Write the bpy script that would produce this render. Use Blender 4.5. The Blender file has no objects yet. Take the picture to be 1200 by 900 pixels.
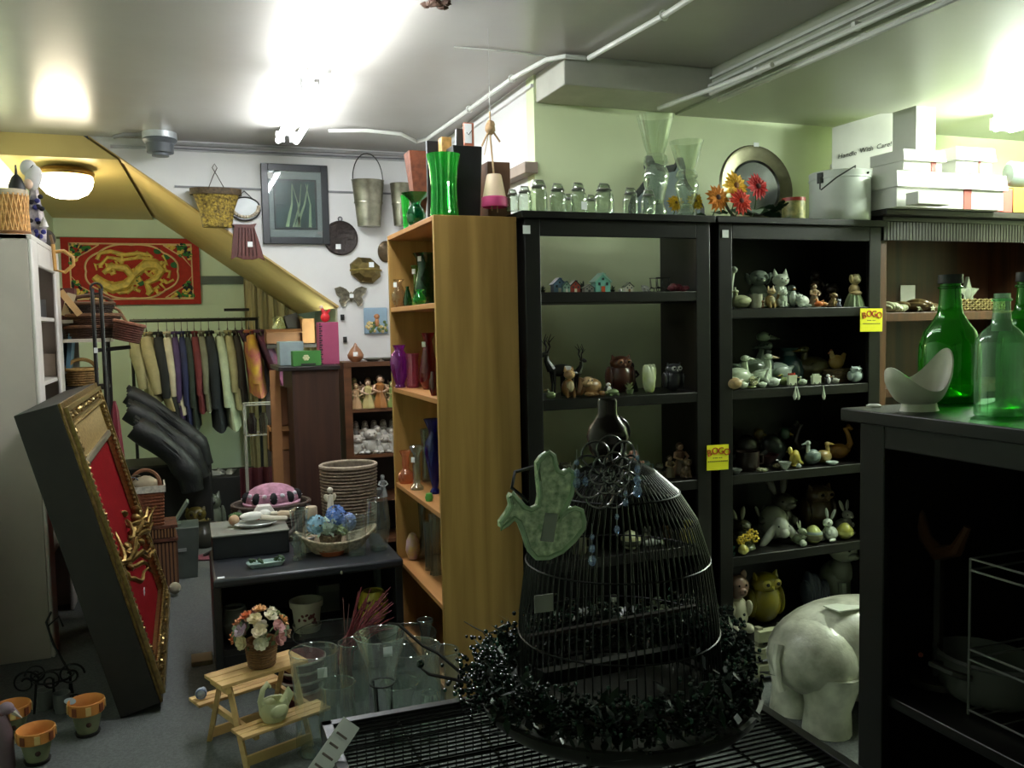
import bpy, bmesh, math, random
from mathutils import Vector, Matrix, Euler
random.seed(7)
PI = math.pi
S = bpy.context.scene
COL = S.collection
# ---------------------------------------------------------------- camera
YAW, PITCH, ROLL, F, CH = map(math.radians, (20.5, -3.9, -1.2, 0, 0))
F = 1020.0
CAM = Vector((0, 0, 1.51))
w_ = Vector((math.sin(YAW) * math.cos(PITCH), math.cos(YAW) * math.cos(PITCH), math.sin(PITCH)))
r0 = Vector((math.cos(YAW), -math.sin(YAW), 0)); u0 = r0.cross(w_)
r_ = r0 * math.cos(ROLL) + u0 * math.sin(ROLL); u_ = r_.cross(w_)
cd = bpy.data.cameras.new('camera'); cam = bpy.data.objects.new('camera', cd); COL.objects.link(cam)
m = Matrix((r_, u_, -w_)).transposed().to_4x4(); m.translation = CAM; cam.matrix_world = m
cd.sensor_width = 36; cd.lens = 36 * F / 1200; cd.clip_start = .05; S.camera = cam
# ---------------------------------------------------------------- world, view
wd = bpy.data.worlds.new('world'); S.world = wd; wd.use_nodes = True
wd.node_tree.nodes['Background'].inputs[0].default_value = (.8, .85, 1, 1)
wd.node_tree.nodes['Background'].inputs[1].default_value = .02
S.view_settings.view_transform = 'Standard'; S.view_settings.look = 'None'
S.view_settings.exposure = 0.45; S.view_settings.gamma = 1; S.view_settings.use_curve_mapping = False
S.cycles.max_bounces = 8; S.cycles.transparent_max_bounces = 32
TUBE_E, RIGHT_E, DOME_E = 46.0, 190.0, 24.0
FL = -.07            # floor height

def at(px, py, X=None, Y=None, Z=None):      # where the line of sight of a pixel meets a plane of the room
    d = w_ * F + r_ * (px - 600) - u_ * (py - 450)
    t = (X - CAM.x) / d.x if X is not None else (Y - CAM.y) / d.y if Y is not None else (Z - CAM.z) / d.z
    return CAM + d * t
def dep(p): return (Vector(p) - CAM).dot(w_)
def fX(px, Y, Z):
    k = px - 600; z = Z - CAM.z
    return (k * (Y * w_.y + z * w_.z) - F * (Y * r_.y + z * r_.z)) / (F * r_.x - k * w_.x)
def fY(px, X, Z):
    k = px - 600; z = Z - CAM.z
    return (k * (X * w_.x + z * w_.z) - F * (X * r_.x + z * r_.z)) / (F * r_.y - k * w_.y)
# ---------------------------------------------------------------- materials
def lin(h):
    h = h.lstrip('#'); c = [int(h[i:i+2], 16) / 255 for i in (0, 2, 4)]
    return tuple((x / 12.92 if x <= .04045 else ((x + .055) / 1.055) ** 2.4) for x in c) + (1,)
MC = {}
def mat(col, rough=.55, metal=0, noise=.12, scale=12, bump=0, bscale=60, coat=0, spec=.5, stretch=None, col2=None):
    key = ('m', col, rough, metal, noise, scale, bump, bscale, coat, spec, stretch, col2)
    if key in MC: return MC[key]
    mt = bpy.data.materials.new('mat_' + col.strip('#')); mt.use_nodes = True; nt = mt.node_tree; N = nt.nodes; L = nt.links
    b = N['Principled BSDF']; b.inputs['Roughness'].default_value = rough; b.inputs['Metallic'].default_value = metal
    b.inputs['Specular IOR Level'].default_value = spec; b.inputs['Coat Weight'].default_value = coat
    c = lin(col)
    tc = N.new('ShaderNodeTexCoord'); mp = N.new('ShaderNodeMapping'); L.new(tc.outputs['Object'], mp.inputs[0])
    if stretch: mp.inputs['Scale'].default_value = stretch
    no = N.new('ShaderNodeTexNoise'); no.inputs['Scale'].default_value = scale; no.inputs['Detail'].default_value = 4
    L.new(mp.outputs[0], no.inputs['Vector'])
    rp = N.new('ShaderNodeValToRGB'); L.new(no.outputs['Fac'], rp.inputs[0])
    rp.color_ramp.elements[0].position = .3; rp.color_ramp.elements[1].position = .7
    if col2: rp.color_ramp.elements[0].color = lin(col2); rp.color_ramp.elements[1].color = c
    else:
        rp.color_ramp.elements[0].color = tuple(x * (1 - noise) for x in c[:3]) + (1,)
        rp.color_ramp.elements[1].color = tuple(min(1, x * (1 + noise)) for x in c[:3]) + (1,)
    L.new(rp.outputs[0], b.inputs['Base Color'])
    if bump:
        n2 = N.new('ShaderNodeTexNoise'); n2.inputs['Scale'].default_value = bscale; L.new(mp.outputs[0], n2.inputs['Vector'])
        bp = N.new('ShaderNodeBump'); bp.inputs['Strength'].default_value = bump; bp.inputs['Distance'].default_value = .01
        L.new(n2.outputs['Fac'], bp.inputs['Height']); L.new(bp.outputs[0], b.inputs['Normal'])
    MC[key] = mt; return mt
def glass(col='#f4f8f6', edge=.55, rough=.03, milk=None):
    c = lin(col)
    if milk is None: milk = .03 + .32 * (max(c[:3]) - min(c[:3]))
    key = ('g', col, edge, rough, milk)
    if key in MC: return MC[key]
    mt = bpy.data.materials.new('glass_' + col.strip('#')); mt.use_nodes = True; nt = mt.node_tree; N = nt.nodes; L = nt.links
    N.remove(N['Principled BSDF']); out = N['Material Output']
    tr = N.new('ShaderNodeBsdfTransparent'); gl = N.new('ShaderNodeBsdfGlossy'); gl.inputs['Roughness'].default_value = rough
    tr.inputs[0].default_value = lin(col)
    c = lin(col); gl.inputs[0].default_value = tuple(.5 + .5 * x for x in c[:3]) + (1,)
    lw = N.new('ShaderNodeLayerWeight'); lw.inputs[0].default_value = .3
    mr = N.new('ShaderNodeMapRange'); mr.inputs['To Min'].default_value = .06; mr.inputs['To Max'].default_value = edge
    L.new(lw.outputs['Facing'], mr.inputs['Value'])
    mx = N.new('ShaderNodeMixShader'); L.new(mr.outputs[0], mx.inputs[0]); L.new(tr.outputs[0], mx.inputs[1]); L.new(gl.outputs[0], mx.inputs[2])
    df = N.new('ShaderNodeBsdfDiffuse'); df.inputs[0].default_value = c; tl = N.new('ShaderNodeBsdfTranslucent'); tl.inputs[0].default_value = c
    m1 = N.new('ShaderNodeMixShader'); m1.inputs[0].default_value = .5; L.new(df.outputs[0], m1.inputs[1]); L.new(tl.outputs[0], m1.inputs[2])
    m2 = N.new('ShaderNodeMixShader'); m2.inputs[0].default_value = milk; L.new(mx.outputs[0], m2.inputs[1]); L.new(m1.outputs[0], m2.inputs[2])
    L.new(m2.outputs[0], out.inputs[0]); MC[key] = mt; return mt
def emit(col, s):
    mt = bpy.data.materials.new('lamp_glow'); mt.use_nodes = True; b = mt.node_tree.nodes['Principled BSDF']
    b.inputs['Base Color'].default_value = lin(col); b.inputs['Emission Color'].default_value = lin(col); b.inputs['Emission Strength'].default_value = s
    return mt
def wood(c1, c2, ax='z', rough=.45, sc=5, knots=False):
    key = ('w', c1, c2, ax, rough, sc, knots)
    if key in MC: return MC[key]
    mt = bpy.data.materials.new('wood_' + c1.strip('#')); mt.use_nodes = True; nt = mt.node_tree; N = nt.nodes; L = nt.links
    b = N['Principled BSDF']; b.inputs['Roughness'].default_value = rough
    tc = N.new('ShaderNodeTexCoord'); mp = N.new('ShaderNodeMapping'); L.new(tc.outputs['Object'], mp.inputs[0])
    s = [4, 4, 4]; s['xyz'.index(ax)] = .22; mp.inputs['Scale'].default_value = s
    no = N.new('ShaderNodeTexNoise'); no.inputs['Scale'].default_value = sc; no.inputs['Detail'].default_value = 5; no.inputs['Distortion'].default_value = .4
    L.new(mp.outputs[0], no.inputs['Vector'])
    rp = N.new('ShaderNodeValToRGB'); rp.color_ramp.elements[0].position = .35; rp.color_ramp.elements[1].position = .65
    rp.color_ramp.elements[0].color = lin(c1); rp.color_ramp.elements[1].color = lin(c2)
    L.new(no.outputs['Fac'], rp.inputs[0]); last = rp.outputs[0]
    if knots:
        vo = N.new('ShaderNodeTexVoronoi'); vo.inputs['Scale'].default_value = 4.2; mp2 = N.new('ShaderNodeMapping'); L.new(tc.outputs['Object'], mp2.inputs[0])
        mp2.inputs['Scale'].default_value = (.9, 0, .55); L.new(mp2.outputs[0], vo.inputs['Vector'])
        r2 = N.new('ShaderNodeValToRGB'); r2.color_ramp.elements[0].position = .025; r2.color_ramp.elements[1].position = .075
        r2.color_ramp.elements[0].color = (.25, .15, .08, 1); r2.color_ramp.elements[1].color = (1, 1, 1, 1)
        L.new(vo.outputs['Distance'], r2.inputs[0]); mm = N.new('ShaderNodeMixRGB'); mm.blend_type = 'MULTIPLY'; mm.inputs[0].default_value = .8
        L.new(last, mm.inputs[1]); L.new(r2.outputs[0], mm.inputs[2]); last = mm.outputs[0]
    L.new(last, b.inputs['Base Color']); MC[key] = mt; return mt
# ---------------------------------------------------------------- mesh builder
class M:
    def __init__(s): s.v = []; s.f = []; s.m = []
    def add(s, vs, fs, m=0):
        o = len(s.v); s.v += [tuple(v) for v in vs]
        s.f += [tuple(i + o for i in f) for f in fs]; s.m += [m] * len(fs); return s
    def box(s, x0, x1, y0, y1, z0, z1, m=0, rot=None, piv=None):
        vs = [Vector((x, y, z)) for z in (z0, z1) for y in (y0, y1) for x in (x0, x1)]
        if rot:
            c = Vector(piv) if piv else Vector(((x0+x1)/2, (y0+y1)/2, (z0+z1)/2)); R = Euler(rot).to_matrix(); vs = [c + R @ (v - c) for v in vs]
        return s.add(vs, [(0,2,3,1),(4,5,7,6),(0,1,5,4),(2,6,7,3),(0,4,6,2),(1,3,7,5)], m)
    def cb(s, c, d, m=0, rot=None):
        return s.box(c[0]-d[0]/2, c[0]+d[0]/2, c[1]-d[1]/2, c[1]+d[1]/2, c[2]-d[2]/2, c[2]+d[2]/2, m, rot)
    def tube(s, pts, r, n=6, m=0, cap=True, closed=False):
        P = [Vector(p) for p in pts]; k = len(P)
        if k < 2: return s
        R = r if isinstance(r, (list, tuple)) else [r] * k
        vs = []; prev = None
        for i in range(k):
            if closed: t = P[(i+1) % k] - P[i-1]
            else: t = P[min(i+1, k-1)] - P[max(i-1, 0)]
            if t.length < 1e-9: t = Vector((0, 0, 1))
            t.normalize()
            if prev is None: a = Vector((0, 0, 1)) if abs(t.z) < .9 else Vector((1, 0, 0))
            else: a = prev
            x = (a - t * a.dot(t))
            if x.length < 1e-6: x = Vector((1, 0, 0)).cross(t)
            x.normalize(); prev = x; y = t.cross(x)
            for j in range(n):
                q = 2 * PI * j / n; vs.append(P[i] + (x * math.cos(q) + y * math.sin(q)) * R[i])
        fs = []
        for i in range(k if closed else k - 1):
            for j in range(n):
                a = i * n + j; b = i * n + (j + 1) % n; c = ((i+1) % k) * n + (j + 1) % n; d = ((i+1) % k) * n + j
                fs.append((a, b, c, d))
        if cap and not closed: fs.append(tuple(range(n-1, -1, -1))); fs.append(tuple((k-1)*n + j for j in range(n)))
        return s.add(vs, fs, m)
    def ring(s, c, R, r, n=24, k=5, m=0, ax='z', ry=None, a0=0, a1=2*PI):
        ry = ry or R; full = abs(a1 - a0 - 2*PI) < 1e-6; cnt = n if full else n + 1; pts = []
        for i in range(cnt):
            a = a0 + (a1 - a0) * i / n; x = R * math.cos(a); y = ry * math.sin(a)
            pts.append({'z': (c[0]+x, c[1]+y, c[2]), 'y': (c[0]+x, c[1], c[2]+y), 'x': (c[0], c[1]+x, c[2]+y)}[ax])
        return s.tube(pts, r, k, m, True, full)
    def lathe(s, prof, n=20, c=(0, 0, 0), m=0, sx=1, sy=1, rib=0, nr=0, twist=0, cap=False, sq=0):
        vs = []; k = len(prof)
        for (r, z) in prof:
            for j in range(n):
                a = 2 * PI * j / n; q = r * (1 + (rib * math.cos(nr * a) if nr else 0))
                ca, sa = math.cos(a), math.sin(a)
                if sq:
                    e = 1 / max(abs(ca), abs(sa)); q *= 1 + (e - 1) * sq
                vs.append((c[0] + q * ca * sx, c[1] + q * sa * sy, c[2] + z))
        fs = [(i*n+j, i*n+(j+1) % n, (i+1)*n+(j+1) % n, (i+1)*n+j) for i in range(k-1) for j in range(n)]
        if cap: fs.append(tuple(range(n-1, -1, -1))); fs.append(tuple((k-1)*n+j for j in range(n)))
        return s.add(vs, fs, m)
    def ell(s, c, r, rot=None, n=12, k=8, m=0, j=0):
        if not isinstance(r, (tuple, list)): r = (r, r, r)
        R = Euler(rot).to_matrix() if rot else None; vs = []
        for i in range(1, k):
            p = PI * i / k
            for q in range(n):
                a = 2 * PI * q / n; w = 1 + (random.uniform(-j, j) if j else 0)
                v = Vector((r[0]*math.sin(p)*math.cos(a)*w, r[1]*math.sin(p)*math.sin(a)*w, -r[2]*math.cos(p)*w))
                vs.append(v)
        vs.append(Vector((0, 0, -r[2]))); vs.append(Vector((0, 0, r[2])))
        if R: vs = [R @ v for v in vs]
        vs = [v + Vector(c) for v in vs]; b = (k-1)*n
        fs = [(i*n+q, i*n+(q+1) % n, (i+1)*n+(q+1) % n, (i+1)*n+q) for i in range(k-2) for q in range(n)]
        fs += [(b, (q+1) % n, q) for q in range(n)] + [(b+1, (k-2)*n+q, (k-2)*n+(q+1) % n) for q in range(n)]
        return s.add(vs, fs, m)
    def prism(s, pts, t, ax='y', m=0, o=(0, 0, 0)):      # outline in (a,b), thickness t about 0 along ax
        n = len(pts); vs = []
        for q in (-t/2, t/2):
            for a, b in pts:
                v = {'y': (a, q, b), 'x': (q, a, b), 'z': (a, b, q)}[ax]; vs.append(tuple(v[i] + o[i] for i in range(3)))
        fs = [tuple(range(n)), tuple(range(2*n-1, n-1, -1))] + [(i, i+n, (i+1) % n + n, (i+1) % n) for i in range(n)]
        return s.add(vs, fs, m)
    def rot(s, e, c=(0, 0, 0)):
        R = Euler(e).to_matrix(); c = Vector(c); s.v = [tuple(c + R @ (Vector(v) - c)) for v in s.v]; return s
    def mv(s, d): s.v = [(v[0]+d[0], v[1]+d[1], v[2]+d[2]) for v in s.v]; return s
    def sc(s, k):
        k = k if isinstance(k, tuple) else (k, k, k); s.v = [(v[0]*k[0], v[1]*k[1], v[2]*k[2]) for v in s.v]; return s
def mesh_obj(name, b, mats, parent=None, label=None, bevel=0, smooth=True, kind=None, loc=None, rz=0):
    me = bpy.data.meshes.new(name); me.from_pydata(b.v, [], b.f)
    if not isinstance(mats, (list, tuple)): mats = [mats]
    for q in mats: me.materials.append(q)
    if len(mats) > 1: me.polygons.foreach_set('material_index', b.m)
    bm = bmesh.new(); bm.from_mesh(me); bmesh.ops.recalc_face_normals(bm, faces=bm.faces); bm.to_mesh(me); bm.free()
    if smooth:
        me.polygons.foreach_set('use_smooth', [True] * len(me.polygons)); me.set_sharp_from_angle(angle=math.radians(38))
    me.update(); o = bpy.data.objects.new(name, me); COL.objects.link(o)
    if parent: o.parent = parent
    if loc is not None: o.location = loc
    if rz: o.rotation_euler[2] = rz
    if label: o['label'] = label
    if kind: o['kind'] = kind
    if bevel:
        d = o.modifiers.new('bevel', 'BEVEL'); d.width = bevel; d.segments = 2; d.limit_method = 'ANGLE'; d.angle_limit = .7
    return o
def struct(name, b, mats, **k): return mesh_obj(name, b, mats, kind='structure', **k)
def thing(name, label, cat, loc, rz=0, group=None):
    o = bpy.data.objects.new(name, None); o.empty_display_size = .05; COL.objects.link(o); o.location = loc; o.rotation_euler[2] = rz
    o['label'] = label; o['category'] = cat
    if group: o['group'] = group
    return o
def solo(name, b, mats, label, cat, loc, rz=0, group=None, **k):
    o = mesh_obj(name, b, mats, loc=loc, rz=rz, **k); o['label'] = label; o['category'] = cat
    if group: o['group'] = group
    return o
def text(name, s, size, mt, parent, loc, rot, shear=0, ext=.0006):
    cu = bpy.data.curves.new('t', 'FONT'); cu.body = s; cu.size = size; cu.shear = shear; cu.extrude = ext; cu.align_x = 'CENTER'; cu.align_y = 'CENTER'; cu.resolution_u = 3
    to = bpy.data.objects.new('t', cu); COL.objects.link(to)
    me = bpy.data.meshes.new_from_object(to.evaluated_get(bpy.context.evaluated_depsgraph_get()))
    bpy.data.objects.remove(to); bpy.data.curves.remove(cu); me.materials.clear(); me.materials.append(mt)
    o = bpy.data.objects.new(name, me); COL.objects.link(o); o.parent = parent; o.location = loc; o.rotation_euler = rot; return o
# common materials
WHITE = mat('#e9e7e0', .5); BLACKW = mat('#100e0c', .4, spec=.35, noise=.25, scale=6, stretch=(1, 1, .2)); TAG = mat('#e8eaea', .6, noise=.02)
INK = mat('#1c1c1c', .6); BRASS = mat('#8d7a45', .35, .9, noise=.3, scale=25); TIN = mat('#8b8876', .35, .85, noise=.35, scale=14)
CLEAR = glass(); PORC = mat('#e8e8dc', .2, noise=.05, coat=.4)
# ---------------------------------------------------------------- the room
H = 2.72; XL = -1.0; XS = 1.64; YB = 6.0; YA = 8.3; YG = 4.0; XR = 5.3; YF = -1.6; HB = 2.575; XB = 2.43
carpet = mat('#5c5f5d', .95, noise=.22, scale=90, bump=.5, bscale=260)
wall_w = mat('#d9d8d6', .6, noise=.03, scale=4, bump=.08, bscale=12)
wall_g = mat('#d3deb2', .45, noise=.04, scale=3, bump=.06, bscale=10)
wall_a = mat('#d8ead2', .6, noise=.05, scale=3)
ceil_m = mat('#a9a59e', .27, noise=.05, scale=2, bump=.10, bscale=7, spec=.6)
struct('floor', M().box(XL-.1, XR+.1, YF-.1, YA+.1, FL-.1, FL), carpet, smooth=False)
b = M().box(XL-.1, XB, YF-.1, YB, H, H+.1)
struct('ceiling', b, ceil_m, smooth=False)
b = M().box(XB, XR+.1, YF-.1, YG, HB, H+.1)
struct('ceiling_lowered', b, mat('#a6aa96', .38, noise=.05, scale=2, bump=.10, bscale=7, spec=.6), smooth=False)
struct('ceiling_soffit', M().box(XS+.01, XB, 3.66, YG, 2.585, H), mat('#b5b5a8', .45, noise=.08, scale=8, bump=.1, bscale=15), bevel=.006, smooth=False)
struct('wall_left', M().box(XL-.1, XL, YF, YA, FL, H+.1), wall_a, smooth=False)
struct('wall_side', M().box(XS, XS+.12, YG+.1, YB, FL, H), wall_w, smooth=False)
struct('wall_green', M().box(XS, XR, YG, YG+.1, FL, H), wall_g, smooth=False)
struct('wall_right', M().box(XR, XR+.1, YF, YG, FL, H), wall_g, smooth=False)
struct('wall_behind', M().box(XL, XR, YF-.1, YF, FL, H), wall_w, smooth=False)
# back wall with the slanted opening under the stair
sl = lambda x: 2.66 - .721 * (x + .417)
x0 = -.417 - (H - 2.66) / .721
pts = [(x0, H), (XS, H), (XS, FL), (.985, FL), (.985, sl(.985))]
b = M().prism(pts, .1, 'y', o=(0, YB + .05, 0)); struct('wall_back', b, wall_w, smooth=False)
tan = mat('#c2aa6c', .5, noise=.06, scale=5)
b = M().add([(x0, YB+.1, H), (.985, YB+.1, sl(.985)), (.985, YA, sl(.985)), (x0, YA, H), (x0, YB+.1, H+.05), (1.02, YB+.1, sl(.985)+.03), (1.02, YA, sl(.985)+.03), (x0, YA, H+.05)],
            [(0,1,2,3),(4,7,6,5),(0,4,5,1),(1,5,6,2),(2,6,7,3),(3,7,4,0)])
struct('ceiling_stair', b, tan, smooth=False)
struct('trim_1', M().add([(x0-.003, YB-.012, H-.004), (.985, YB-.012, sl(.985)), (.985, YB+.1, sl(.985)-.004), (x0-.003, YB+.1, H-.008), (x0, YB-.012, H+.0), (.993, YB-.012, sl(.985)+.012), (.993, YB+.1, sl(.985)+.01), (x0, YB+.1, H)],
            [(0,1,2,3),(4,7,6,5),(0,4,5,1),(1,5,6,2),(2,6,7,3),(3,7,4,0)]), mat('#b59a5c', .5), smooth=False)
b = M().add([(XL, YB, 2.585), (.6, YB, 2.585), (.6, YA, 2.49), (XL, YA, 2.49), (XL, YB, H+.05), (.6, YB, H+.05), (.6, YA, H+.05), (XL, YA, H+.05)],
            [(0,3,2,1),(4,5,6,7),(0,1,5,4),(1,2,6,5),(2,3,7,6),(3,0,4,7)])
b.v = [((x0 + (H-z)/.721 - .03) if v == .6 else v, y, z) for v, y, z in b.v]
struct('ceiling_alcove', b, mat('#c0aa68', .4, noise=.05, scale=3), smooth=False)  # the dome lamp's yellow glow is put into this ceiling colour
struct('wall_alcove', M().box(XL, 1.7, YA, YA+.1, FL, H), wall_a, smooth=False)
struct('wall_alcove_side', M().box(1.15, 1.25, YB+.1, YA, FL, 2.0), wall_a, smooth=False)
struct('trim_2', M().box(-.02, 1.1, YA-.03, YA, 1.93, 2.0), mat('#5f6b66', .6), smooth=False)
struct('trim_3', M().box(-.98, 1.2, YA-.025, YA, 2.315, 2.33), mat('#5d6b4a', .6), smooth=False)
struct('trim_4', M().box(x0+.48, XS, YB-.012, YB, 2.425, 2.437), mat('#77777a', .5), smooth=False)
struct('trim_5', M().box(x0+.12, XS, YB-.02, YB, 2.655, 2.672), mat('#a9a9a9', .5), smooth=False)
struct('trim_6', M().box(1.655, 1.67, YB-.01, YB, FL, FL+.001) if False else M().box(XS-.015, XS, YG, YB, 2.66, 2.675), wall_w, smooth=False)
# lintel beside the green wall
struct('trim_7', M().box(XS-.06, XS+.01, 3.985, 4.6, 2.245, 2.30), mat('#8a7b6c', .6), bevel=.004)
for i, (x, z) in enumerate(((2.415, 2.665), (2.405, 2.628))):
    struct('trim_%d' % (8 + i), M().box(x, XB, YF, 3.66, z, z+.012), mat('#c9cac4', .4))
# conduits on the ceiling
pipe_m = mat('#d9dad2', .35, noise=.06)
def run(name, pix, Z, r, label, extra=()):
    pts = [at(x, y, Z=Z) for x, y in pix]; c = pts[0].copy()
    t = thing(name, label, 'pipe', c)
    mesh_obj('tube', M().tube([p - c for p in pts], r, 8), pipe_m, t)
    for x, y in extra:
        p = at(x, y, Z=Z) - c; mesh_obj('clamp', M().ring(p, r*1.5, .004, 12, 5, ax='y').mv((0, 0, .0)), pipe_m, t)
run('conduit', [(850, -28), (780, 17), (690, 68)], 2.693, .012, 'white round conduit pipe crossing the ceiling to the boxed soffit', [(778, 18)])
run('conduit', [(686, 68), (663, 66), (640, 70), (600, 92), (550, 128), (500, 163), (488, 166), (470, 157), (430, 153), (385, 153)], 2.70, .011, 'thin white conduit bending along the side wall and back corner of the ceiling', [(600, 92), (550, 128)])
run('conduit', [(905, 76), (835, 104), (772, 127)], 2.565, .012, 'short white conduit under the soffit above the clear trumpet vases')
run('cable', [(532, 55), (570, 58), (605, 61), (640, 66)], 2.716, .003, 'thin dark cable stapled to the ceiling left of the soffit')
for z, x, r, l in ((2.588, 2.395, .011, 'upper of the two white conduits running along the lowered ceiling edge'), (2.56, 2.44, .013, 'lower thick white conduit running under the lowered ceiling edge')):
    t = thing('conduit', l, 'pipe', (x, 3.62, z)); mesh_obj('tube', M().tube([(0, 0, 0), (0, -5.1, 0)], r, 8), pipe_m, t)
    for y in (-.35, -.95, -1.6): mesh_obj('clamp', M().cb((.01, y, .01), (.03, .02, .03)), pipe_m, t)
t = thing('conduit', 'grey metal conduit running along the top of the white back wall', 'pipe', (-.05, 5.97, 2.695))
mesh_obj('tube', M().tube([(0, 0, 0), (1.5, 0, 0), (1.66, -.05, .0)], .012, 8), mat('#b9b9bb', .3, .6), t)
mesh_obj('tube', M().tube([(0, 0, -.028), (1.66, -.0, -.028)], .006, 6), mat('#77777a', .4, .4), t)
# hole in the ceiling with dark wires
p = at(512, 3, Z=2.71)
b = M()
for i in range(7): b.ell((random.uniform(-.04, .04), random.uniform(-.03, .03), random.uniform(-.012, 0)), (.02, .015, .01), j=.3)
solo('ceiling_hook', b, mat('#4a3426', .7), 'small broken brown fitting stuck in the ceiling beside the tube light', 'fitting', p)
# ---------------------------------------------------------------- lamps
tubeg = emit('#f6fbff', TUBE_E); housing = mat('#dcdcdc', .4, noise=.02)
def fixture(x, ya, yb, z, label, glow, n=2):
    t = thing('tube_light', label, 'ceiling light', (x, (ya+yb)/2, z))
    L = (yb - ya) / 2
    mesh_obj('housing', M().prism([(-.034, 0), (.034, 0), (.028, -.05), (-.028, -.05)], 2*L, 'y'), housing, t)
    for s in (-1, 1):
        k = M().box(-.12, .12, s*L-.02, s*L+.01, -.10, -.02); mesh_obj('end_cap', k, housing, t) if False else None
        e = mesh_obj('lamp_tube', M().tube([(s*.052, -L+.03, -.085), (s*.052, L-.03, -.085)], .017, 10), glow, t)
        for q in (-1, 1):
            mesh_obj('socket', M().cb((s*.04, q*(L-.015), -.06), (.05, .02, .06)), housing, t)
fixture(.625, 4.25, 5.45, H, 'bright twin tube ceiling light, the one nearer the white back wall', tubeg)
fixture(.625, 2.99, 4.19, H, 'bright twin tube ceiling light, the one passing out of the top of the picture', tubeg)
fixture(.625, 1.73, 2.93, H, 'weak twin tube ceiling light added unseen in line with the others, to light the shelf fronts', emit('#f6fbff', 5))  # added lamp out of view, brightens the shelf fronts
fixture(4.1, 2.3, 3.5, HB, 'twin tube light under the lowered ceiling beside the stacked white boxes', emit('#f2fff0', RIGHT_E))
p = at(77, 203, Z=2.535)
t = thing('dome_light', 'glowing white glass dome light on the alcove ceiling coloured with its yellow glow', 'ceiling light', p)
mesh_obj('ring', M().lathe([(.0, .02), (.155, .02), (.17, 0), (.165, -.02), (.14, -.03)], 28), mat('#8a6a32', .3, .8), t)
mesh_obj('shade', M().lathe([(.155, -.02), (.16, -.05), (.15, -.09), (.12, -.13), (.07, -.155), (.0, -.165)], 28), emit('#fff0d0', DOME_E), t)
t = thing('unseen_tube_light', 'short unseen tube light added behind the white back wall to light the alcove', 'light', (1.12, 6.45, 1.42))  # unseen lamp inferred from the bright alcove wall, added to light it
mesh_obj('housing', M().box(0, .03, -.3, .3, -.03, .03), housing, t); mesh_obj('lamp_tube', M().tube([(-.03, -.28, 0), (-.03, .28, 0)], .015, 8), emit('#f0fff2', 75), t)
p = at(188, 168, Z=2.70)
t = thing('smoke_alarm', 'round grey ceiling detector with a white metal band beside the slanted stair edge', 'detector', (p.x, 5.8, H))
mesh_obj('collar', M().lathe([(0, 0), (.1, 0), (.1, -.035), (.085, -.045)], 24), mat('#c9ced0', .3, .5), t)
mesh_obj('base', M().lathe([(.095, -.03), (.1, -.045), (.09, -.06), (.08, -.065)], 24), mat('#53585c', .5), t)
mesh_obj('body', M().lathe([(.08, -.06), (.078, -.12), (.05, -.125), (.05, -.14), (0, -.14)], 24), mat('#565b60', .5), t)
mesh_obj('arm', M().tube([(-.1, 0, -.015), (-.2, 0, -.02), (-.26, 0, -.04)], .012, 6), mat('#8d8d88', .4, .5), t)
# ---------------------------------------------------------------- generic furniture
def bookcase(name, label, x0, x1, y0, y1, top, shelves, mt, crown=.018, back=None, st=.07, post=.0, basez=.05, thick=.045):
    t = thing(name, label, 'bookcase', ((x0+x1)/2, (y0+y1)/2, FL)); ox, oy = (x0+x1)/2, (y0+y1)/2
    def B(n, *a, mt2=None): mesh_obj(n, M().box(a[0]-ox, a[1]-ox, a[2]-oy, a[3]-oy, a[4]-FL, a[5]-FL), mt2 or mt, t, bevel=.003)
    B('side_panel', x0+.01, x0+.035, y0+.02, y1, FL, top-.03); B('side_panel', x1-.035, x1-.01, y0+.02, y1, FL, top-.03)
    B('stile', x0, x0+st, y0, y0+.022, FL, top-.03); B('stile', x1-st, x1, y0, y0+.022, FL, top-.03)
    B('top', x0-crown, x1+crown, y0-crown, y1, top-.03, top); B('top_rail', x0+st, x1-st, y0, y0+.022, top-.10, top-.03)
    for z in shelves: B('shelf', x0+.035, x1-.035, y0+.003, y1-.01, z-thick, z)
    B('plinth', x0+st, x1-st, y0+.01, y0+.03, FL, basez-thick)
    if back:
        for (a, c) in back: B('back_panel', x0+.035, x1-.035, y1-.008, y1, a, c)
    return t
bookcase('black_bookcase', 'tall black bookcase with open upper back showing the green wall, under the glass jars', 1.325, 2.215, 3.36, 3.74, 1.975,
         [1.642, 1.19, .793, .492, .05], BLACKW, back=[(FL+.05, .79)])
bookcase('black_bookcase', 'tall black bookcase full of duck, cat and rabbit figurines, under the round tray', 2.262, 3.185, 3.36, 3.74, 1.975,
         [1.561, 1.19, .796, .412, .03], BLACKW, back=[(FL+.05, 1.94)])
# price tags on the stiles
for px, py, l in ((617, 269, 'small white price sticker on the top corner of the jar-topped black bookcase'), (850, 274, 'small white price sticker on the top corner of the figurine bookcase')):
    p = at(px, py, Y=3.357); solo('price_sticker', M().cb((0, 0, 0), (.032, .003, .034)), TAG, l, 'sticker', p)
bw = wood('#3d2617', '#5a3820', 'z')
t = bookcase('brown_bookcase', 'brown wooden bookcase with dark beaded cornice, beside the figurine bookcase', 3.22, 4.4, 3.40, 3.78, 2.02, [1.53, 1.15, .8, .4, .05], bw, crown=0, back=[(FL, 1.98)], st=.04)
db = mat('#26221f', .4)
mesh_obj('cornice', M().box(-.63, .63, -.27, .19, 2.0-FL, 2.03-FL).box(-.6, .6, -.215, .19, 1.975-FL, 2.0-FL), db, t, bevel=.004)
b = M()
for i in range(58): b.box(-.59+i*.0203, -.59+i*.0203+.016, -.212, -.19, 1.885-FL, 1.975-FL)
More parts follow.
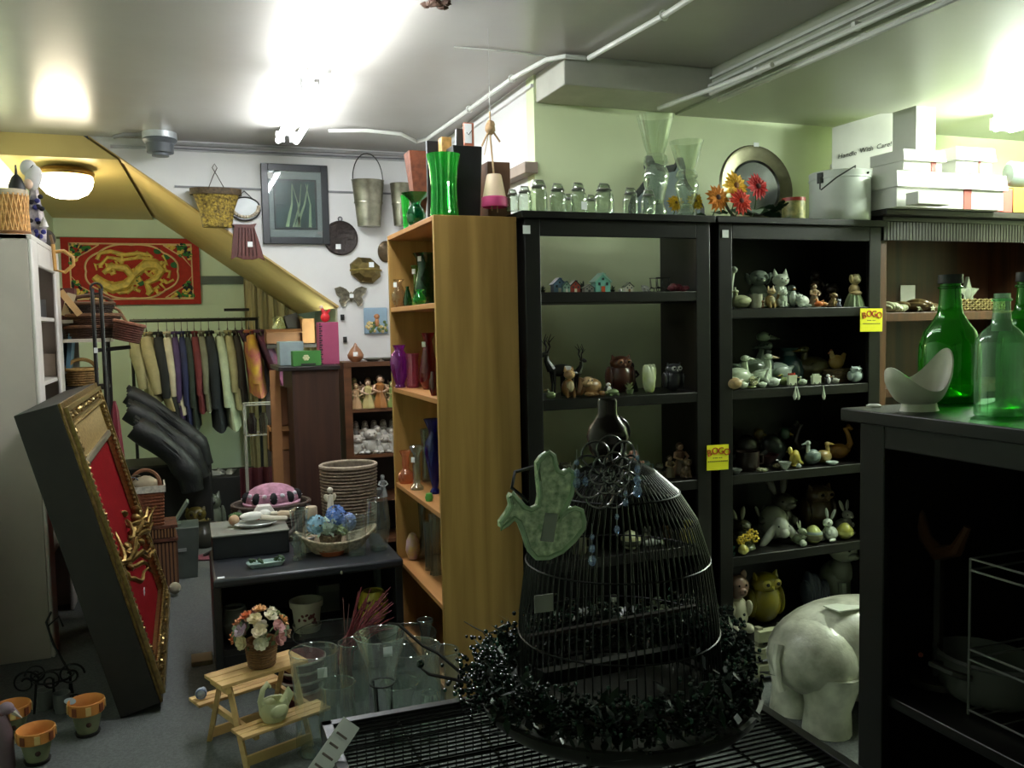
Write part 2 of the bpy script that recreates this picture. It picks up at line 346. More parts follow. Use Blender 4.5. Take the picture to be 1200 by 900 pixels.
mesh_obj('beaded_frieze', b, db, t, kind='stuff')
# pine bookcase, its open side towards the aisle
pine = wood('#94713a', '#b08b4e', 'z', .4, 4, True); pine_o = wood('#9c6a38', '#b88450', 'y', .4, 4)
px0, px1, py0, py1, pt = .95, 1.306, 3.40, 4.25, 1.955
t = thing('pine_bookcase', 'tall knotty pine bookcase standing end-on beside the black bookcase, coloured glass on its shelves', 'bookcase', ((px0+px1)/2, (py0+py1)/2, FL))
ox, oy = (px0+px1)/2, (py0+py1)/2
def B(n, x0, x1, y0, y1, z0, z1, mt=pine, **k): return mesh_obj(n, M().box(x0-ox, x1-ox, y0-oy, y1-oy, z0-FL, z1-FL), mt, t, bevel=.002, **k)
B('side_panel', px0, px1, py0, py0+.02, FL, pt); B('side_panel', px0, px1, py1-.02, py1, FL, pt)
B('top', px0, px1-.0, py0+.02, py1-.02, pt-.022, pt, pine_o); B('back_panel', px1-.008, px1, py0+.02, py1-.02, FL, pt-.022, pine_o)
for z in (1.605, 1.213, .739, .353, .0): B('shelf', px0+.004, px1-.008, py0+.02, py1-.02, z-.022, z, pine_o)
p = at(577, 735, Y=3.397)
b = M().tube([(-.05, 0, .06), (-.02, 0, .03), (.0, 0, .0), (.025, 0, -.02), (.035, 0, -.055)], .003, 5)
solo('dark_twig', M().tube([(-.13, 0, .05), (-.09, 0, .02), (-.05, 0, -.005), (-.025, 0, -.045), (.01, 0, -.08)], [.002, .003, .003, .003, .002], 5), mat('#241a12', .6), 'thin dark twig reaching across the pine panel above the wreath', 'twig', p + Vector((0, -.02, 0)))
# grey cabinet on the left
GX = -.66; gy0 = fY(38, GX, 1.9); gy1 = fY(69, GX, 1.9); gt = at(38, 275, X=GX).z
grey = mat('#b5aaa0', .5, noise=.05, scale=6); greyw = mat('#cfc8c0', .45, noise=.04)
t = thing('grey_cabinet', 'tall pale grey open cabinet against the left wall, behind the leaning frame', 'cabinet', (GX-.2, (gy0+gy1)/2, FL)); hh = (gy1-gy0)/2; zt = gt - FL
mesh_obj('side_panel', M().box(-.14, .18, -hh, -hh+.02, 0, zt), grey, t, bevel=.002); mesh_obj('side_panel', M().box(-.14, .18, hh-.02, hh, 0, zt), grey, t, bevel=.002)
mesh_obj('back_panel', M().box(-.14, -.13, -hh+.02, hh-.02, 0, zt), grey, t)
mesh_obj('top', M().box(-.14, .2, -hh, hh, zt-.025, zt), greyw, t, bevel=.003)
w = .16
for s, n in ((-1, w), (1, w)): mesh_obj('stile', M().box(.18, .2, s*hh if s < 0 else hh-w, (s*hh+w) if s < 0 else hh, 0, zt-.02), greyw, t, bevel=.008)
mesh_obj('top_rail', M().box(.18, .2, -hh+w, hh-w, zt-.14, zt-.025), greyw, t, bevel=.008)
for z in (1.60, 1.27, .85, .4): mesh_obj('shelf', M().box(-.13, .18, -hh+.02, hh-.02, z-FL-.02, z-FL), greyw, t)
# ---------------------------------------------------------------- leaning gilt frame
A = at(190, 835, Z=FL); D = at(200, 710, Z=FL); Bn = at(75, 470, Y=A.y); E_ = at(110, 450, Y=D.y)
yv = Vector((0, 1, 0)); A.x = D.x = (A.x + D.x)/2; topx = (Bn.x + E_.x)/2; topz = (Bn.z + E_.z)/2
up = Vector((topx - A.x, 0, topz - FL - .045)); HL = up.length; up.normalize(); nrm = up.cross(yv) * -1
if nrm.x < 0: nrm = -nrm
WL = D.y - A.y
fr = thing('gilt_shadow_box', 'large deep gilt frame with red velvet lining leaning against the grey cabinet', 'frame', A)
fr.location = A + Vector((0, 0, .045))
def FP(a, b, c): return tuple(yv * a * WL + up * b * HL + nrm * c)      # along, up, out
def fbox(a0, a1, b0, b1, c0, c1, m=0, bb=None):
    bb = bb or M(); vs = [FP(a, q, c) for c in (c0, c1) for q in (b0, b1) for a in (a0, a1)]
    return bb.add(vs, [(0,2,3,1),(4,5,7,6),(0,1,5,4),(2,6,7,3),(0,4,6,2),(1,3,7,5)], m)
shell = mat('#1c1813', .75, noise=.2); gold = mat('#6f5830', .35, .75, noise=.45, scale=40, bump=.4, bscale=120); red = mat('#780a12', .9, spec=.1, noise=.08, scale=20, bump=.15, bscale=200)
ta = .045 / WL; tb = .045 / HL; T_ = .17
for nme, ar in (('side_board', (0, ta, 0, 1)), ('side_board', (1-ta, 1, 0, 1)), ('side_board', (ta, 1-ta, 0, tb)), ('side_board', (ta, 1-ta, 1-tb, 1))):
    mesh_obj(nme, fbox(*ar, -T_, -.012), shell, fr, bevel=.003)
mesh_obj('backing', fbox(ta, 1-ta, tb, 1-tb, -.05, -.035), red, fr, label='red velvet lining')
# moulding: stepped gilt border
wa = .10 / WL; wb = .10 / HL
for k, (a0, a1, b0, b1) in enumerate(((0, wa, 0, 1), (1-wa, 1, 0, 1), (wa, 1-wa, 0, wb), (wa, 1-wa, 1-wb, 1))):
    mesh_obj('moulding', fbox(a0, a1, b0, b1, -.012, .0), gold, fr, bevel=.003)
b = M()
for a0, a1, b0, b1 in ((.018, .03, .018, .982), (.97, .982, .018, .982), (.03, .97, .018, .032), (.03, .97, .968, .982)): fbox(a0, a1, b0, b1, 0, .016, 0, b)
for a0, a1, b0, b1 in ((.062, .068, .068, .932), (.932, .938, .068, .932), (.068, .932, .066, .074), (.068, .932, .926, .934)): fbox(a0, a1, b0, b1, -.03, .008, 0, b)
mesh_obj('raised_bead', b, mat('#a08a55', .3, .8, noise=.3, scale=60), fr)
b = M()
for i in range(46):
    q = .04 + .92 * i / 45
    for a in (.074, .926): b.ell(FP(a, q, .004), (.011, .011, .011), n=6, k=4)
for i in range(52):
    a = .04 + .92 * i / 51
    for q in (.078, .922): b.ell(FP(a, q, .004), (.011, .011, .011), n=6, k=4)
for i in range(110):
    a, q = (random.choice((.045, .955)), random.uniform(.04, .96)) if i % 2 else (random.uniform(.04, .96), random.choice((.048, .952)))
    b.ell(FP(a + random.uniform(-.008, .008), q, .004), (.012, .022, .012), (random.random()*3, random.random()*3, 0), n=6, k=4)
mesh_obj('carved_leaves', b, mat('#8c7648', .3, .8, noise=.4, scale=50), fr, kind='stuff')
# basket-weave inner slope and the carved gilt cluster in the middle
b = M(); fbox(.075, .925, .80, .925, -.034, -.012, 0, b); mesh_obj('inner_slope', b, mat('#b9a068', .45, .3, noise=.5, scale=70, col2='#7d6436'), fr)
b = M(); fbox(.075, .925, .775, .80, -.034, .0, 0, b); mesh_obj('inner_rail', b, mat('#8d8674', .35, .6), fr, bevel=.008)
b = M()
for i in range(15):
    c0 = Vector(FP(.12 + .05*i + random.uniform(-.03, .03), .40 + random.uniform(-.035, .035) , -.02)); pts = []; d = Vector((random.uniform(-.2, .9), random.uniform(.2, 1), random.uniform(-.2, .9))).normalized()
    for k in range(6):
        pts.append(c0 + d * .034 * k + Vector((.02*math.sin(k), 0, .02*math.cos(k*1.3+i))))
    b.tube(pts, [.008, .012, .011, .009, .007, .004], 6)
for i in range(26): b.ell(FP(random.uniform(.1, .9), .40 + random.gauss(0, .03), -.02 + random.uniform(-.01, .03)), (.022, .03, .014), (random.random()*3, random.random()*3, 0), n=8, k=5)
fbox(.075, .925, .385, .405, -.034, -.01, 0, b)
mesh_obj('carved_crest', b, mat('#8c7442', .35, .8, noise=.4, scale=40), fr, label='carved gilt scrollwork across the red lining')
p = Vector(FP(.55, .2, -.032)); mesh_obj('price_tag', M().cb(p, (.004, .05, .03)), TAG, fr)
# ---------------------------------------------------------------- builders for small things
def MT(c, r=.35, **k): return mat(c, r, **k) if isinstance(c, str) else c
EYE = mat('#0c0c0c', .2, noise=.0)
def fig(kind, h, c1, c2=None, c3=None):
    """pieces of a figurine of height h standing on 0 and looking to -y: list of (part name, mesh, material)"""
    a = M(); b = M(); c = M(); out = []; n1, n2, n3 = 'body', 'head', 'detail'
    def eyes(x, y, z, r=.018):
        [out.append(('eye', M().ell((q, y, z), r, n=6, k=4), EYE)) for q in (-x, x)]
    if kind == 'cat':
        a.ell((0, .05, .26), (.19, .2, .27)); a.ell((0, -.04, .42), (.14, .13, .2)); a.ell((-.09, -.14, .06), (.06, .1, .06)); a.ell((.09, -.14, .06), (.06, .1, .06))
        a.tube([(-.07, -.12, .3), (-.07, -.14, .05)], [.055, .045], 8); a.tube([(.07, -.12, .3), (.07, -.14, .05)], [.055, .045], 8)
        a.tube([(.12, .18, .06), (.22, .1, .05), (.24, -.04, .05)], [.045, .04, .02], 8)
        b.ell((0, -.08, .70), (.19, .16, .16)); b.ell((0, -.21, .65), (.08, .06, .055))
        for s in (-1, 1): b.tube([(s*.12, -.06, .8), (s*.15, -.06, .99)], [.075, .005], 8)
        c.ell((0, -.265, .67), .02, n=6, k=4); n3 = 'nose'; eyes(.075, -.225, .73); c3 = c3 or '#a0604f'
    elif kind == 'dog':
        a.ell((0, .06, .25), (.2, .24, .25)); a.ell((0, -.05, .42), (.16, .14, .2))
        for s in (-1, 1): a.tube([(s*.09, -.12, .36), (s*.09, -.16, .04)], [.07, .05], 8); a.ell((s*.09, -.19, .035), (.055, .08, .035)); a.ell((s*.17, .0, .08), (.07, .16, .08))
        b.ell((0, -.08, .74), (.19, .18, .18)); b.ell((0, -.25, .68), (.09, .1, .075))
        for s in (-1, 1): c.ell((s*.19, -.05, .72), (.05, .08, .15), (0, s*.25, 0))
        n3 = 'ears'; c.ell((0, -.35, .70), .03, n=6, k=4); eyes(.08, -.23, .78)
    elif kind == 'bear':
        a.ell((0, 0, .3), (.25, .2, .3))
        for s in (-1, 1): a.ell((s*.2, -.1, .38), (.08, .1, .16), (.5, 0, 0)); a.ell((s*.15, -.18, .08), (.1, .16, .08))
        b.ell((0, -.04, .75), (.23, .2, .2)); b.ell((0, -.22, .7), (.09, .08, .07))
        for s in (-1, 1): b.ell((s*.17, 0, .92), (.07, .04, .08))
        c.ell((0, -.3, .72), .03, n=6, k=4); n3 = 'nose'; eyes(.08, -.22, .8, .022)
    elif kind == 'lying':
        a.ell((0, .1, .45), (.55, .35, .42)); 
        for s in (-.4, -.15, .3): a.ell((s, -.25, .12), (.1, .28, .12))
        b.ell((-.45, -.2, .72), (.24, .22, .25)); b.ell((-.5, -.4, .62), (.12, .12, .1))
        for s in (-1, 1): c.ell((-.45+s*.2, -.15, .78), (.06, .1, .18), (0, s*.4, 0))
        n3 = 'ears'; out += [('eye', M().ell(q, .035, n=6, k=4), EYE) for q in ((-.55, -.4, .8), (-.38, -.42, .8))]
    elif kind in ('goose', 'duck', 'swan', 'duckling'):
        nk = {'goose': .5, 'duck': .22, 'swan': .5, 'duckling': .12}[kind]; bz = {'goose': .26, 'duck': .32, 'swan': .24, 'duckling': .36}[kind]
        rb = {'goose': .24, 'duck': .3, 'swan': .22, 'duckling': .34}[kind]
        a.ell((.04, 0, bz), (rb*1.35, rb*.85, bz*.98)); a.tube([(rb*1.1, 0, bz*1.2), (rb*1.9, 0, bz*1.55)], [.1, .02], 8)
        a.ell((.06, -.7*rb, bz*1.1), (rb*.9, rb*.3, bz*.6), (0, -.15, 0)); a.ell((.06, .7*rb, bz*1.1), (rb*.9, rb*.3, bz*.6), (0, -.15, 0))
        hx, hz = -.2, .9
        if kind == 'swan': b.tube([(-.2, 0, bz), (-.33, 0, .45), (-.25, 0, .72), (-.16, 0, .9), (-.26, 0, .96), (-.36, 0, .86)], [.1, .075, .055, .055, .07, .05], 8); hx, hz = -.36, .85
        else: b.tube([(-.12, 0, bz*1.25), (-.2, 0, bz*1.25+nk*.6), (-.17, 0, hz-.1)], [.15, .085, .08], 8); b.ell((-.19, 0, hz), (.13, .1, .1))
        c.tube([(hx-.08, 0, hz), (hx-.27, 0, hz-.04)], [.055, .03], 8); c.ell((hx-.28, 0, hz-.045), (.06, .05, .02)); n3 = 'beak'; c3 = c3 or '#c98a3a'
        out += [('eye', M().ell((hx-.05, q, hz+.03), .018, n=6, k=4), EYE) for q in (-.09, .09)]
    elif kind == 'bird':
        a.ell((0, 0, .42), (.5, .26, .36), (0, -.35, 0)); a.tube([(.35, 0, .3), (.85, 0, .12)], [.16, .05], 8); a.ell((.1, -.2, .45), (.36, .1, .2), (0, .3, 0))
        b.ell((-.42, 0, .78), (.2, .17, .18)); c.tube([(-.58, 0, .78), (-.8, 0, .72)], [.06, .01], 6); n3 = 'beak'; c3 = c3 or '#b08030'
        a.ell((0, 0, .06), (.3, .2, .07))
    elif kind == 'rabbit':
        a.ell((0, .05, .22), (.19, .24, .22)); a.ell((0, -.06, .34), (.13, .13, .16)); a.ell((0, .3, .14), .07)
        for s in (-1, 1): a.ell((s*.13, -.08, .06), (.07, .16, .06)); a.ell((s*.08, -.17, .3), (.035, .07, .08))
        b.ell((0, -.1, .58), (.13, .16, .13)); b.ell((0, -.22, .55), (.07, .06, .06))
        for s in (-1, 1): c.ell((s*.09, .02, .83), (.05, .03, .17), (-.2, s*.25, 0))
        n3 = 'ears'; eyes(.09, -.2, .61)
    elif kind == 'lop':
        a.ell((.05, .35, .45), (.42, .5, .44)); b.ell((0, -.15, .42), (.24, .3, .26)); b.ell((0, -.38, .32), (.14, .14, .13))
        for s in (-1, 1): c.ell((s*.36, -.18, .24), (.12, .1, .42), (0, -s*.75, 0))
        n3 = 'ears'; eyes(.15, -.34, .48, .03)
    elif kind == 'person':
        a.lathe([(0, 0), (.2, 0), (.21, .05), (.15, .3), (.09, .5), (.12, .62), (.13, .7), (.05, .78), (0, .78)], 14, rib=.06, nr=7)
        b.ell((0, -.01, .86), (.085, .09, .1)); b.ell((0, -.1, .85), (.015, .02, .02), n=6, k=4)
        for s in (-1, 1): b.tube([(s*.13, 0, .7), (s*.2, -.06, .56), (s*.07, -.18, .5)], [.045, .04, .03], 6); b.ell((s*.05, -.19, .5), .035, n=6, k=4)
        c.ell((0, .025, .90), (.1, .095, .1)); c.ell((0, .08, .8), (.08, .04, .1)); n3 = 'hair'; c3 = c3 or '#4a3020'
        eyes(.035, -.085, .88, .012)
    elif kind == 'penguin':
        a.ell((0, .02, .42), (.26, .22, .42)); b.ell((0, -.02, .82), (.17, .17, .17)); c.ell((0, -.12, .4), (.18, .12, .33)); n3 = 'belly'; c3 = c3 or '#e8e8e0'
        for s in (-1, 1): a.ell((s*.27, 0, .42), (.05, .12, .26), (0, s*.2, 0)); a.ell((s*.1, -.14, .03), (.08, .12, .03))
        k = M(); k.tube([(0, -.18, .8), (0, -.3, .77)], [.05, .01], 6); out.append(('beak', k, MT('#c9862c')))
    elif kind == 'owl':
        a.ell((0, 0, .42), (.3, .26, .42)); b.ell((0, -.03, .8), (.26, .22, .2))
        for s in (-1, 1): b.tube([(s*.18, -.04, .9), (s*.22, -.04, 1.03)], [.07, .01], 6); c.ell((s*.1, -.22, .83), (.085, .03, .085)); a.ell((s*.28, .0, .42), (.07, .17, .3))
        n3 = 'eye_rings'; c.tube([(0, -.24, .78), (0, -.29, .72)], [.035, .005], 6); eyes(.1, -.255, .83, .035)
    elif kind == 'house':
        a.box(-.36, .36, -.25, .25, 0, .6); a.prism([(-.36, .6), (.36, .6), (0, .95)], .5, 'y'); b.prism([(-.46, .54), (-.4, .5), (0, .92), (.4, .5), (.46, .54), (0, 1.02)], .58, 'y'); n2 = 'roof'
        c.box(-.09, .09, -.27, -.24, 0, .3); n3 = 'door'
        k = M()
        for x in (-.24, .14): k.box(x, x+.11, -.265, -.245, .34, .5)
        k.box(-.05, .05, -.265, -.245, .62, .74); out.append(('window', k, MT('#2c3a40')))
        b.box(.15, .24, -.05, .05, .75, 1.0)
    elif kind == 'egg':
        a.lathe([(.0, 0), (.2, .02), (.36, .18), (.43, .4), (.38, .64), (.24, .86), (.1, .97), (0, 1)], 18); b.lathe([(.375, .2), (.44, .3), (.445, .42), (.44, .5)], 18); n2 = 'band'
        c.lathe([(.43, .53), (.42, .6), (.37, .68)], 18); n3 = 'upper_band'
    elif kind == 'jug':
        a.lathe([(0, 0), (.25, 0), (.38, .15), (.42, .35), (.34, .6), (.2, .78), (.2, .9), (.27, 1), (.24, 1), (.16, .9), (.16, .8)], 18); b.tube([(.2, 0, .9), (.42, 0, .88), (.52, 0, .65), (.4, 0, .4)], .04, 6); n2 = 'handle'
    elif kind == 'bowl':
        a.lathe([(0, .05), (.3, .05), (.3, 0), (.35, .0), (.36, .1), (.75, .5), (1, 1), (.94, 1), (.7, .55), (.3, .17), (0, .14)], 20)
    elif kind == 'cup':
        a.lathe([(0, .02), (.3, 0), (.38, .3), (.42, 1), (.38, 1), (.33, .3), (0, .1)], 18); b.tube([(.4, 0, .85), (.65, 0, .8), (.65, 0, .4), (.37, 0, .25)], .05, 6); n2 = 'handle'
    elif kind == 'plant':
        a.lathe([(0, 0), (.2, 0), (.28, .35), (.25, .35), (.2, .1)], 14)
        for i in range(16):
            q = random.random()*6.3; r = random.uniform(.08, .4); z = random.uniform(.35, .95); b.tube([(0, 0, .3), (r*.5*math.cos(q), r*.5*math.sin(q), z*.8), (r*math.cos(q), r*math.sin(q), z)], [.015, .05, .005], 5)
        n2 = 'leaves'
    elif kind == 'flowers':
        for i in range(12):
            q = random.random()*6.3; r = random.uniform(.0, .4); z = random.uniform(.35, .9); a.tube([(0, 0, 0), (r*math.cos(q), r*math.sin(q), z)], .015, 4)
            for k in range(6): b.ell((r*math.cos(q)+.1*math.cos(k), r*math.sin(q)-.04, z+.1*math.sin(k*1.05)), (.06, .02, .05), (0, k, 0), n=6, k=4)
        a.ell((0, 0, .1), (.3, .2, .14)); n1 = 'leaves'; n2 = 'petals'
    elif kind == 'fox':
        a.ell((0, .05, .3), (.2, .16, .3)); a.tube([(.1, .1, .1), (.35, .05, .12), (.42, 0, .4), (.34, 0, .62)], [.07, .12, .13, .03], 8)
        b.ell((-.02, -.08, .74), (.16, .16, .15)); b.tube([(-.02, -.18, .72), (-.04, -.36, .68)], [.08, .02], 8)
        for s in (-1, 1): b.tube([(-.02+s*.1, -.04, .84), (-.02+s*.12, -.04, 1)], [.06, .01], 6); a.tube([(s*.1, -.1, .3), (s*.1, -.14, 0)], [.06, .04], 6)
        c.ell((0, -.1, .35), (.11, .1, .18)); n3 = 'chest'; eyes(.06, -.2, .78)
    elif kind == 'deer':
        a.ell((.05, 0, .42), (.22, .09, .1)); a.tube([(-.12, 0, .44), (-.2, 0, .58), (-.2, 0, .66)], [.08, .045, .035], 8)
        for x in (-.1, .2):
            for s in (-1, 1): a.tube([(x, s*.05, .42), (x+.015, s*.05, .2), (x, s*.05, 0)], [.035, .018, .014], 6)
        b.ell((-.24, 0, .68), (.085, .04, .04), (0, -.3, 0))
        for s in (-1, 1):
            c.tube([(-.2, s*.02, .7), (-.17, s*.07, .8), (-.2, s*.09, .9), (-.16, s*.1, 1)], [.014, .012, .01, .004], 5); c.tube([(-.17, s*.07, .8), (-.24, s*.1, .9)], [.01, .004], 5); c.tube([(-.19, s*.085, .87), (-.12, s*.13, .96)], [.01, .004], 5)
        n3 = 'antlers'
    elif kind == 'fish':
        a.ell((0, 0, .5), (1, .25, .42)); b.prism([(.85, .5), (1.4, .95), (1.3, .5), (1.4, .05)], .1); n2 = 'tail'; c.prism([(-.3, .85), (.4, .82), (.2, 1.1)], .06); n3 = 'fin'
    elif kind == 'turtle':
        a.ell((0, 0, .55), (.8, .6, .45)); b.ell((-.9, -.1, .5), (.25, .2, .22))
        for x in (-.5, .5):
            for y in (-.5, .5): a.ell((x, y, .15), (.2, .15, .15))
    elif kind == 'shell':
        for i in range(7): a.ell((-.6+i*.2, 0, .3+.12*math.sin(i)), (.28-.02*abs(i-3), .5, .3+.08*(i % 2)), (0, (i-3)*.2, 0))
    elif kind == 'star':
        p = [((1 if i % 2 == 0 else .42)*math.sin(i*PI/5)*.52, .5 + (1 if i % 2 == 0 else .42)*math.cos(i*PI/5)*.5) for i in range(10)]
        a.prism(p, .14); a.ell((0, 0, .5), (.22, .12, .22))
    elif kind == 'mug':
        a.lathe([(0, 0), (.36, 0), (.4, .1), (.4, 1), (.35, 1), (.34, .1), (0, .08)], 18); b.tube([(.38, 0, .8), (.62, 0, .75), (.62, 0, .3), (.38, 0, .25)], .05, 6); n2 = 'handle'
    elif kind == 'planter':
        a.box(-.8, .8, -.3, .3, .1, 1); a.box(-.85, .85, -.35, .35, .8, .95)
        for x in (-.5, .5): b.ring((x, -.34, .12), .13, .06, 10, 5, ax='y')
        n2 = 'wheels'
        for i in range(6): c.ell((-.6+i*.24, random.uniform(-.1, .1), 1.05), (.14, .14, .16))
        n3 = 'flowers'
    elif kind == 'block':
        a.box(-.5, .5, -.4, .4, 0, 1)
    elif kind == 'disc':
        a.lathe([(0, 0), (.5, 0), (1, .7), (1, 1), (.9, .9), (.5, .35), (0, .3)], 20)
    elif kind == 'hen':
        a.ell((0, 0, .4), (.42, .28, .36)); a.tube([(.3, 0, .5), (.5, 0, .8)], [.18, .08], 8); b.tube([(-.2, 0, .55), (-.3, 0, .82)], [.17, .1], 8); b.ell((-.31, 0, .86), .11); c.ell((-.31, 0, .98), (.08, .03, .05)); c.tube([(-.4, 0, .86), (-.52, 0, .83)], [.04, .01], 6); n3 = 'comb'; c3 = c3 or '#b03020'
    elif kind == 'candle':
        a.lathe([(.0, 0), (.12, 0), (.12, .02), (.03, .05), (.025, .5), (.04, .55), (.025, .6), (.025, .82), (.06, .85), (.0, .85)], 12); b.ell((0, 0, .92), (.07, .07, .08)); n2 = 'candle_cup'
    c1 = c1; c2 = c2 or c1; c3 = c3 or c2
    res = []
    for nme, q, cc in ((n1, a, c1), (n2, b, c2), (n3, c, c3)):
        if q.v: res.append((nme, q, MT(cc, .3, coat=.25, noise=.1) if isinstance(cc, str) else cc))
    res += out
    for _, q, _ in res: q.sc(h)
    return res
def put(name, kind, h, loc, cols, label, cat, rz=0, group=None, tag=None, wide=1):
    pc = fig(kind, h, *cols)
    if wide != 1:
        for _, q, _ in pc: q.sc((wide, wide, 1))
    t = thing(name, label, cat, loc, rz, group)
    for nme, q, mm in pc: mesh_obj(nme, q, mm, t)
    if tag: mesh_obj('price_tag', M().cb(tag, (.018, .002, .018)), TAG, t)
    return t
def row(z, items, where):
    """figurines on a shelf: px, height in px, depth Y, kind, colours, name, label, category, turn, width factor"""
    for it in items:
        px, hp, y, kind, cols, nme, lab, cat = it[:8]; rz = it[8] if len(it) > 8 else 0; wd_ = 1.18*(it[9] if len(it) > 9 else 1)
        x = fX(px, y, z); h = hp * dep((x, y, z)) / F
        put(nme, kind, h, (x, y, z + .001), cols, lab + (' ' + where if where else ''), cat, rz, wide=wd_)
def vase(name, prof, loc, mt, label, cat='vase', n=24, rib=0, nr=0, tag=None, sq=0, scale=1, rz=0, group=None, ext=None, part='body'):
    t = thing(name, label, cat, loc, rz, group)
    b = M().lathe([(r*scale, z*scale) for r, z in prof], n, rib=rib, nr=nr, sq=sq); mesh_obj(part, b, mt, t)
    if tag: mesh_obj('price_tag', M().cb(tag, (.02, .003, .022)), TAG, t)
    return t
def jar(loc, r, h, label, group, tag=False):
    t = thing('mason_jar', label, 'jar', loc, random.random()*.4, group)
    mesh_obj('glass_body', M().lathe([(0, .004), (r*.9, .004), (r, .012), (r, h*.55), (r*.92, h*.66), (r*.7, h*.72), (r*.7, h*.8)], 20), glass('#dfe8dc', .75), t)
    mesh_obj('lid', M().lathe([(0, h*1.0), (r*.45, h*.99), (r*.62, h*.93), (r*.68, h*.84)], 18), glass('#d4ddd0', .8), t)
    mesh_obj('seal', M().lathe([(r*.7, h*.79), (r*.76, h*.81), (r*.7, h*.84)], 18), mat('#8a8c80', .4, .4), t)
    mesh_obj('wire_clasp', M().ring((0, 0, h*.78), r*.78, .0022, 18, 4).tube([(r*.8, 0, h*.55), (r*.95, 0, h*.78), (r*.6, 0, h*1.0), (-r*.6, 0, h*1.0), (-r*.8, 0, h*.78)], .0022, 4), mat('#9a9a92', .3, .9), t)
    if tag: mesh_obj('price_tag', M().cb((0, -r-.002, h*.25), (.03, .002, .034)), TAG, t)
# ---------------------------------------------------------------- on top of the black bookcases
ZT = 1.976
JG = 'glass jars on top of the black bookcase'
for px, hp, y, rr, lab, tg in ((601, 26, 3.42, .026, 'smallest clip-top glass jar at the pine end of the jar row', 0), (615, 31, 3.44, .030, 'clip-top glass jar second from the pine bookcase end of the row', 0),
      (631, 38, 3.42, .038, 'tall domed clip-top glass jar third in the jar row from the pine bookcase', 0), (654, 35, 3.44, .036, 'clip-top glass jar fourth from the pine bookcase, with shiny dark lid', 0),
      (666, 28, 3.56, .028, 'small glass jar tucked behind the fourth and fifth jars', 0), (678, 36, 3.43, .036, 'clip-top glass jar with a white price square on its front', 1),
      (693, 28, 3.58, .028, 'small glass jar half hidden between the price-tagged jar and the widest jar', 0), (708, 36, 3.43, .042, 'widest clip-top glass jar in the row, before the gap', 0),
      (739, 32, 3.43, .034, 'glass jar just after the gap in the jar row', 0), (760, 30, 3.43, .033, 'last glass jar of the row, beside the tall trumpet vase', 0)):
    x = fX(px, y, ZT); d = dep((x, y, ZT)); jar((x, y, ZT), rr, hp*d/F, lab, None, tg)
def trumpet(px, y, hp, wpx, label, waist=.35):
    x = fX(px, y, ZT); k = dep((x, y, ZT))/F; h = hp*k; R = wpx*k/2
    prof = [(0, .01), (R*.55, .004), (R*.6, .02), (R*.3, .07*h/.4), (R*.38, h*.14), (R*.62, h*.32), (R*.7, h*.42), (R*.62, h*.47), (R*.52, h*.5), (R*.66, h*.54), (R*.6, h*.6), (R*.45, h*.625), (R*.62, h*.72), (R*.8, h*.86), (R, h)]
    vase('trumpet_vase', prof, (x, y, ZT), glass('#e8f0e2', .8), label, n=28)
trumpet(769, 3.47, 117, 44, 'taller clear glass trumpet vase in front of the scalloped mirror')
trumpet(805, 3.45, 88, 40, 'shorter clear glass trumpet vase in front of the scalloped mirror')
# scalloped mirror
x = fX(785, 3.66, ZT); k = dep((x, 3.66, ZT))/F
t = thing('scalloped_mirror', 'dark scalloped mirror leaning behind the two trumpet vases', 'mirror', (x, 3.68, ZT), 0)
half = [(50, 0), (50, 20), (45, 32), (37, 40), (29, 49), (26, 58), (27, 68), (24, 79), (18, 79), (14, 71), (0, 68)]
o = [(a*k, q*k) for a, q in half]; o = o + [(-a, q) for a, q in o[::-1][1:]]
mesh_obj('frame', M().prism(o, .018).rot((-.08, 0, 0)), mat('#0e1614', .5), t)
mesh_obj('mirror', M().prism([(a*.86, .012+q*.83) for a, q in o], .004, o=(0, -.012, 0)).rot((-.08, 0, 0)), mat('#6a7878', .4, 0, noise=.1), t)
# round tray
x = fX(893, 3.64, ZT); k = dep((x, 3.64, ZT))/F; R = 51*k; t = thing('round_tray', 'large round bronze tray standing on edge behind the flowers', 'tray', (x, 3.62, ZT))
bm_ = M().lathe([(0, 0), (.62*R, 0), (.66*R, .006), (.9*R, .012), (.97*R, .02), (R, .012), (R, .006), (.9*R, .0), (0, -.004)], 48)
mesh_obj('rim', bm_.rot((PI/2, 0, 0)).mv((0, .05, R-.02)).rot((-.12, 0, 0)), mat('#75725a', .35, .7, noise=.2, scale=20), t)
mesh_obj('centre', M().lathe([(0, .004), (.6*R, .004), (.64*R, .012), (.66*R, .004)], 40).rot((PI/2, 0, 0)).mv((0, .048, R-.02)).rot((-.12, 0, 0)), mat('#6a6c6c', .22, .85, noise=.1), t)
mesh_obj('price_tag', M().cb((-.04, .01, R*1.80), (.03, .002, .02)), TAG, t)
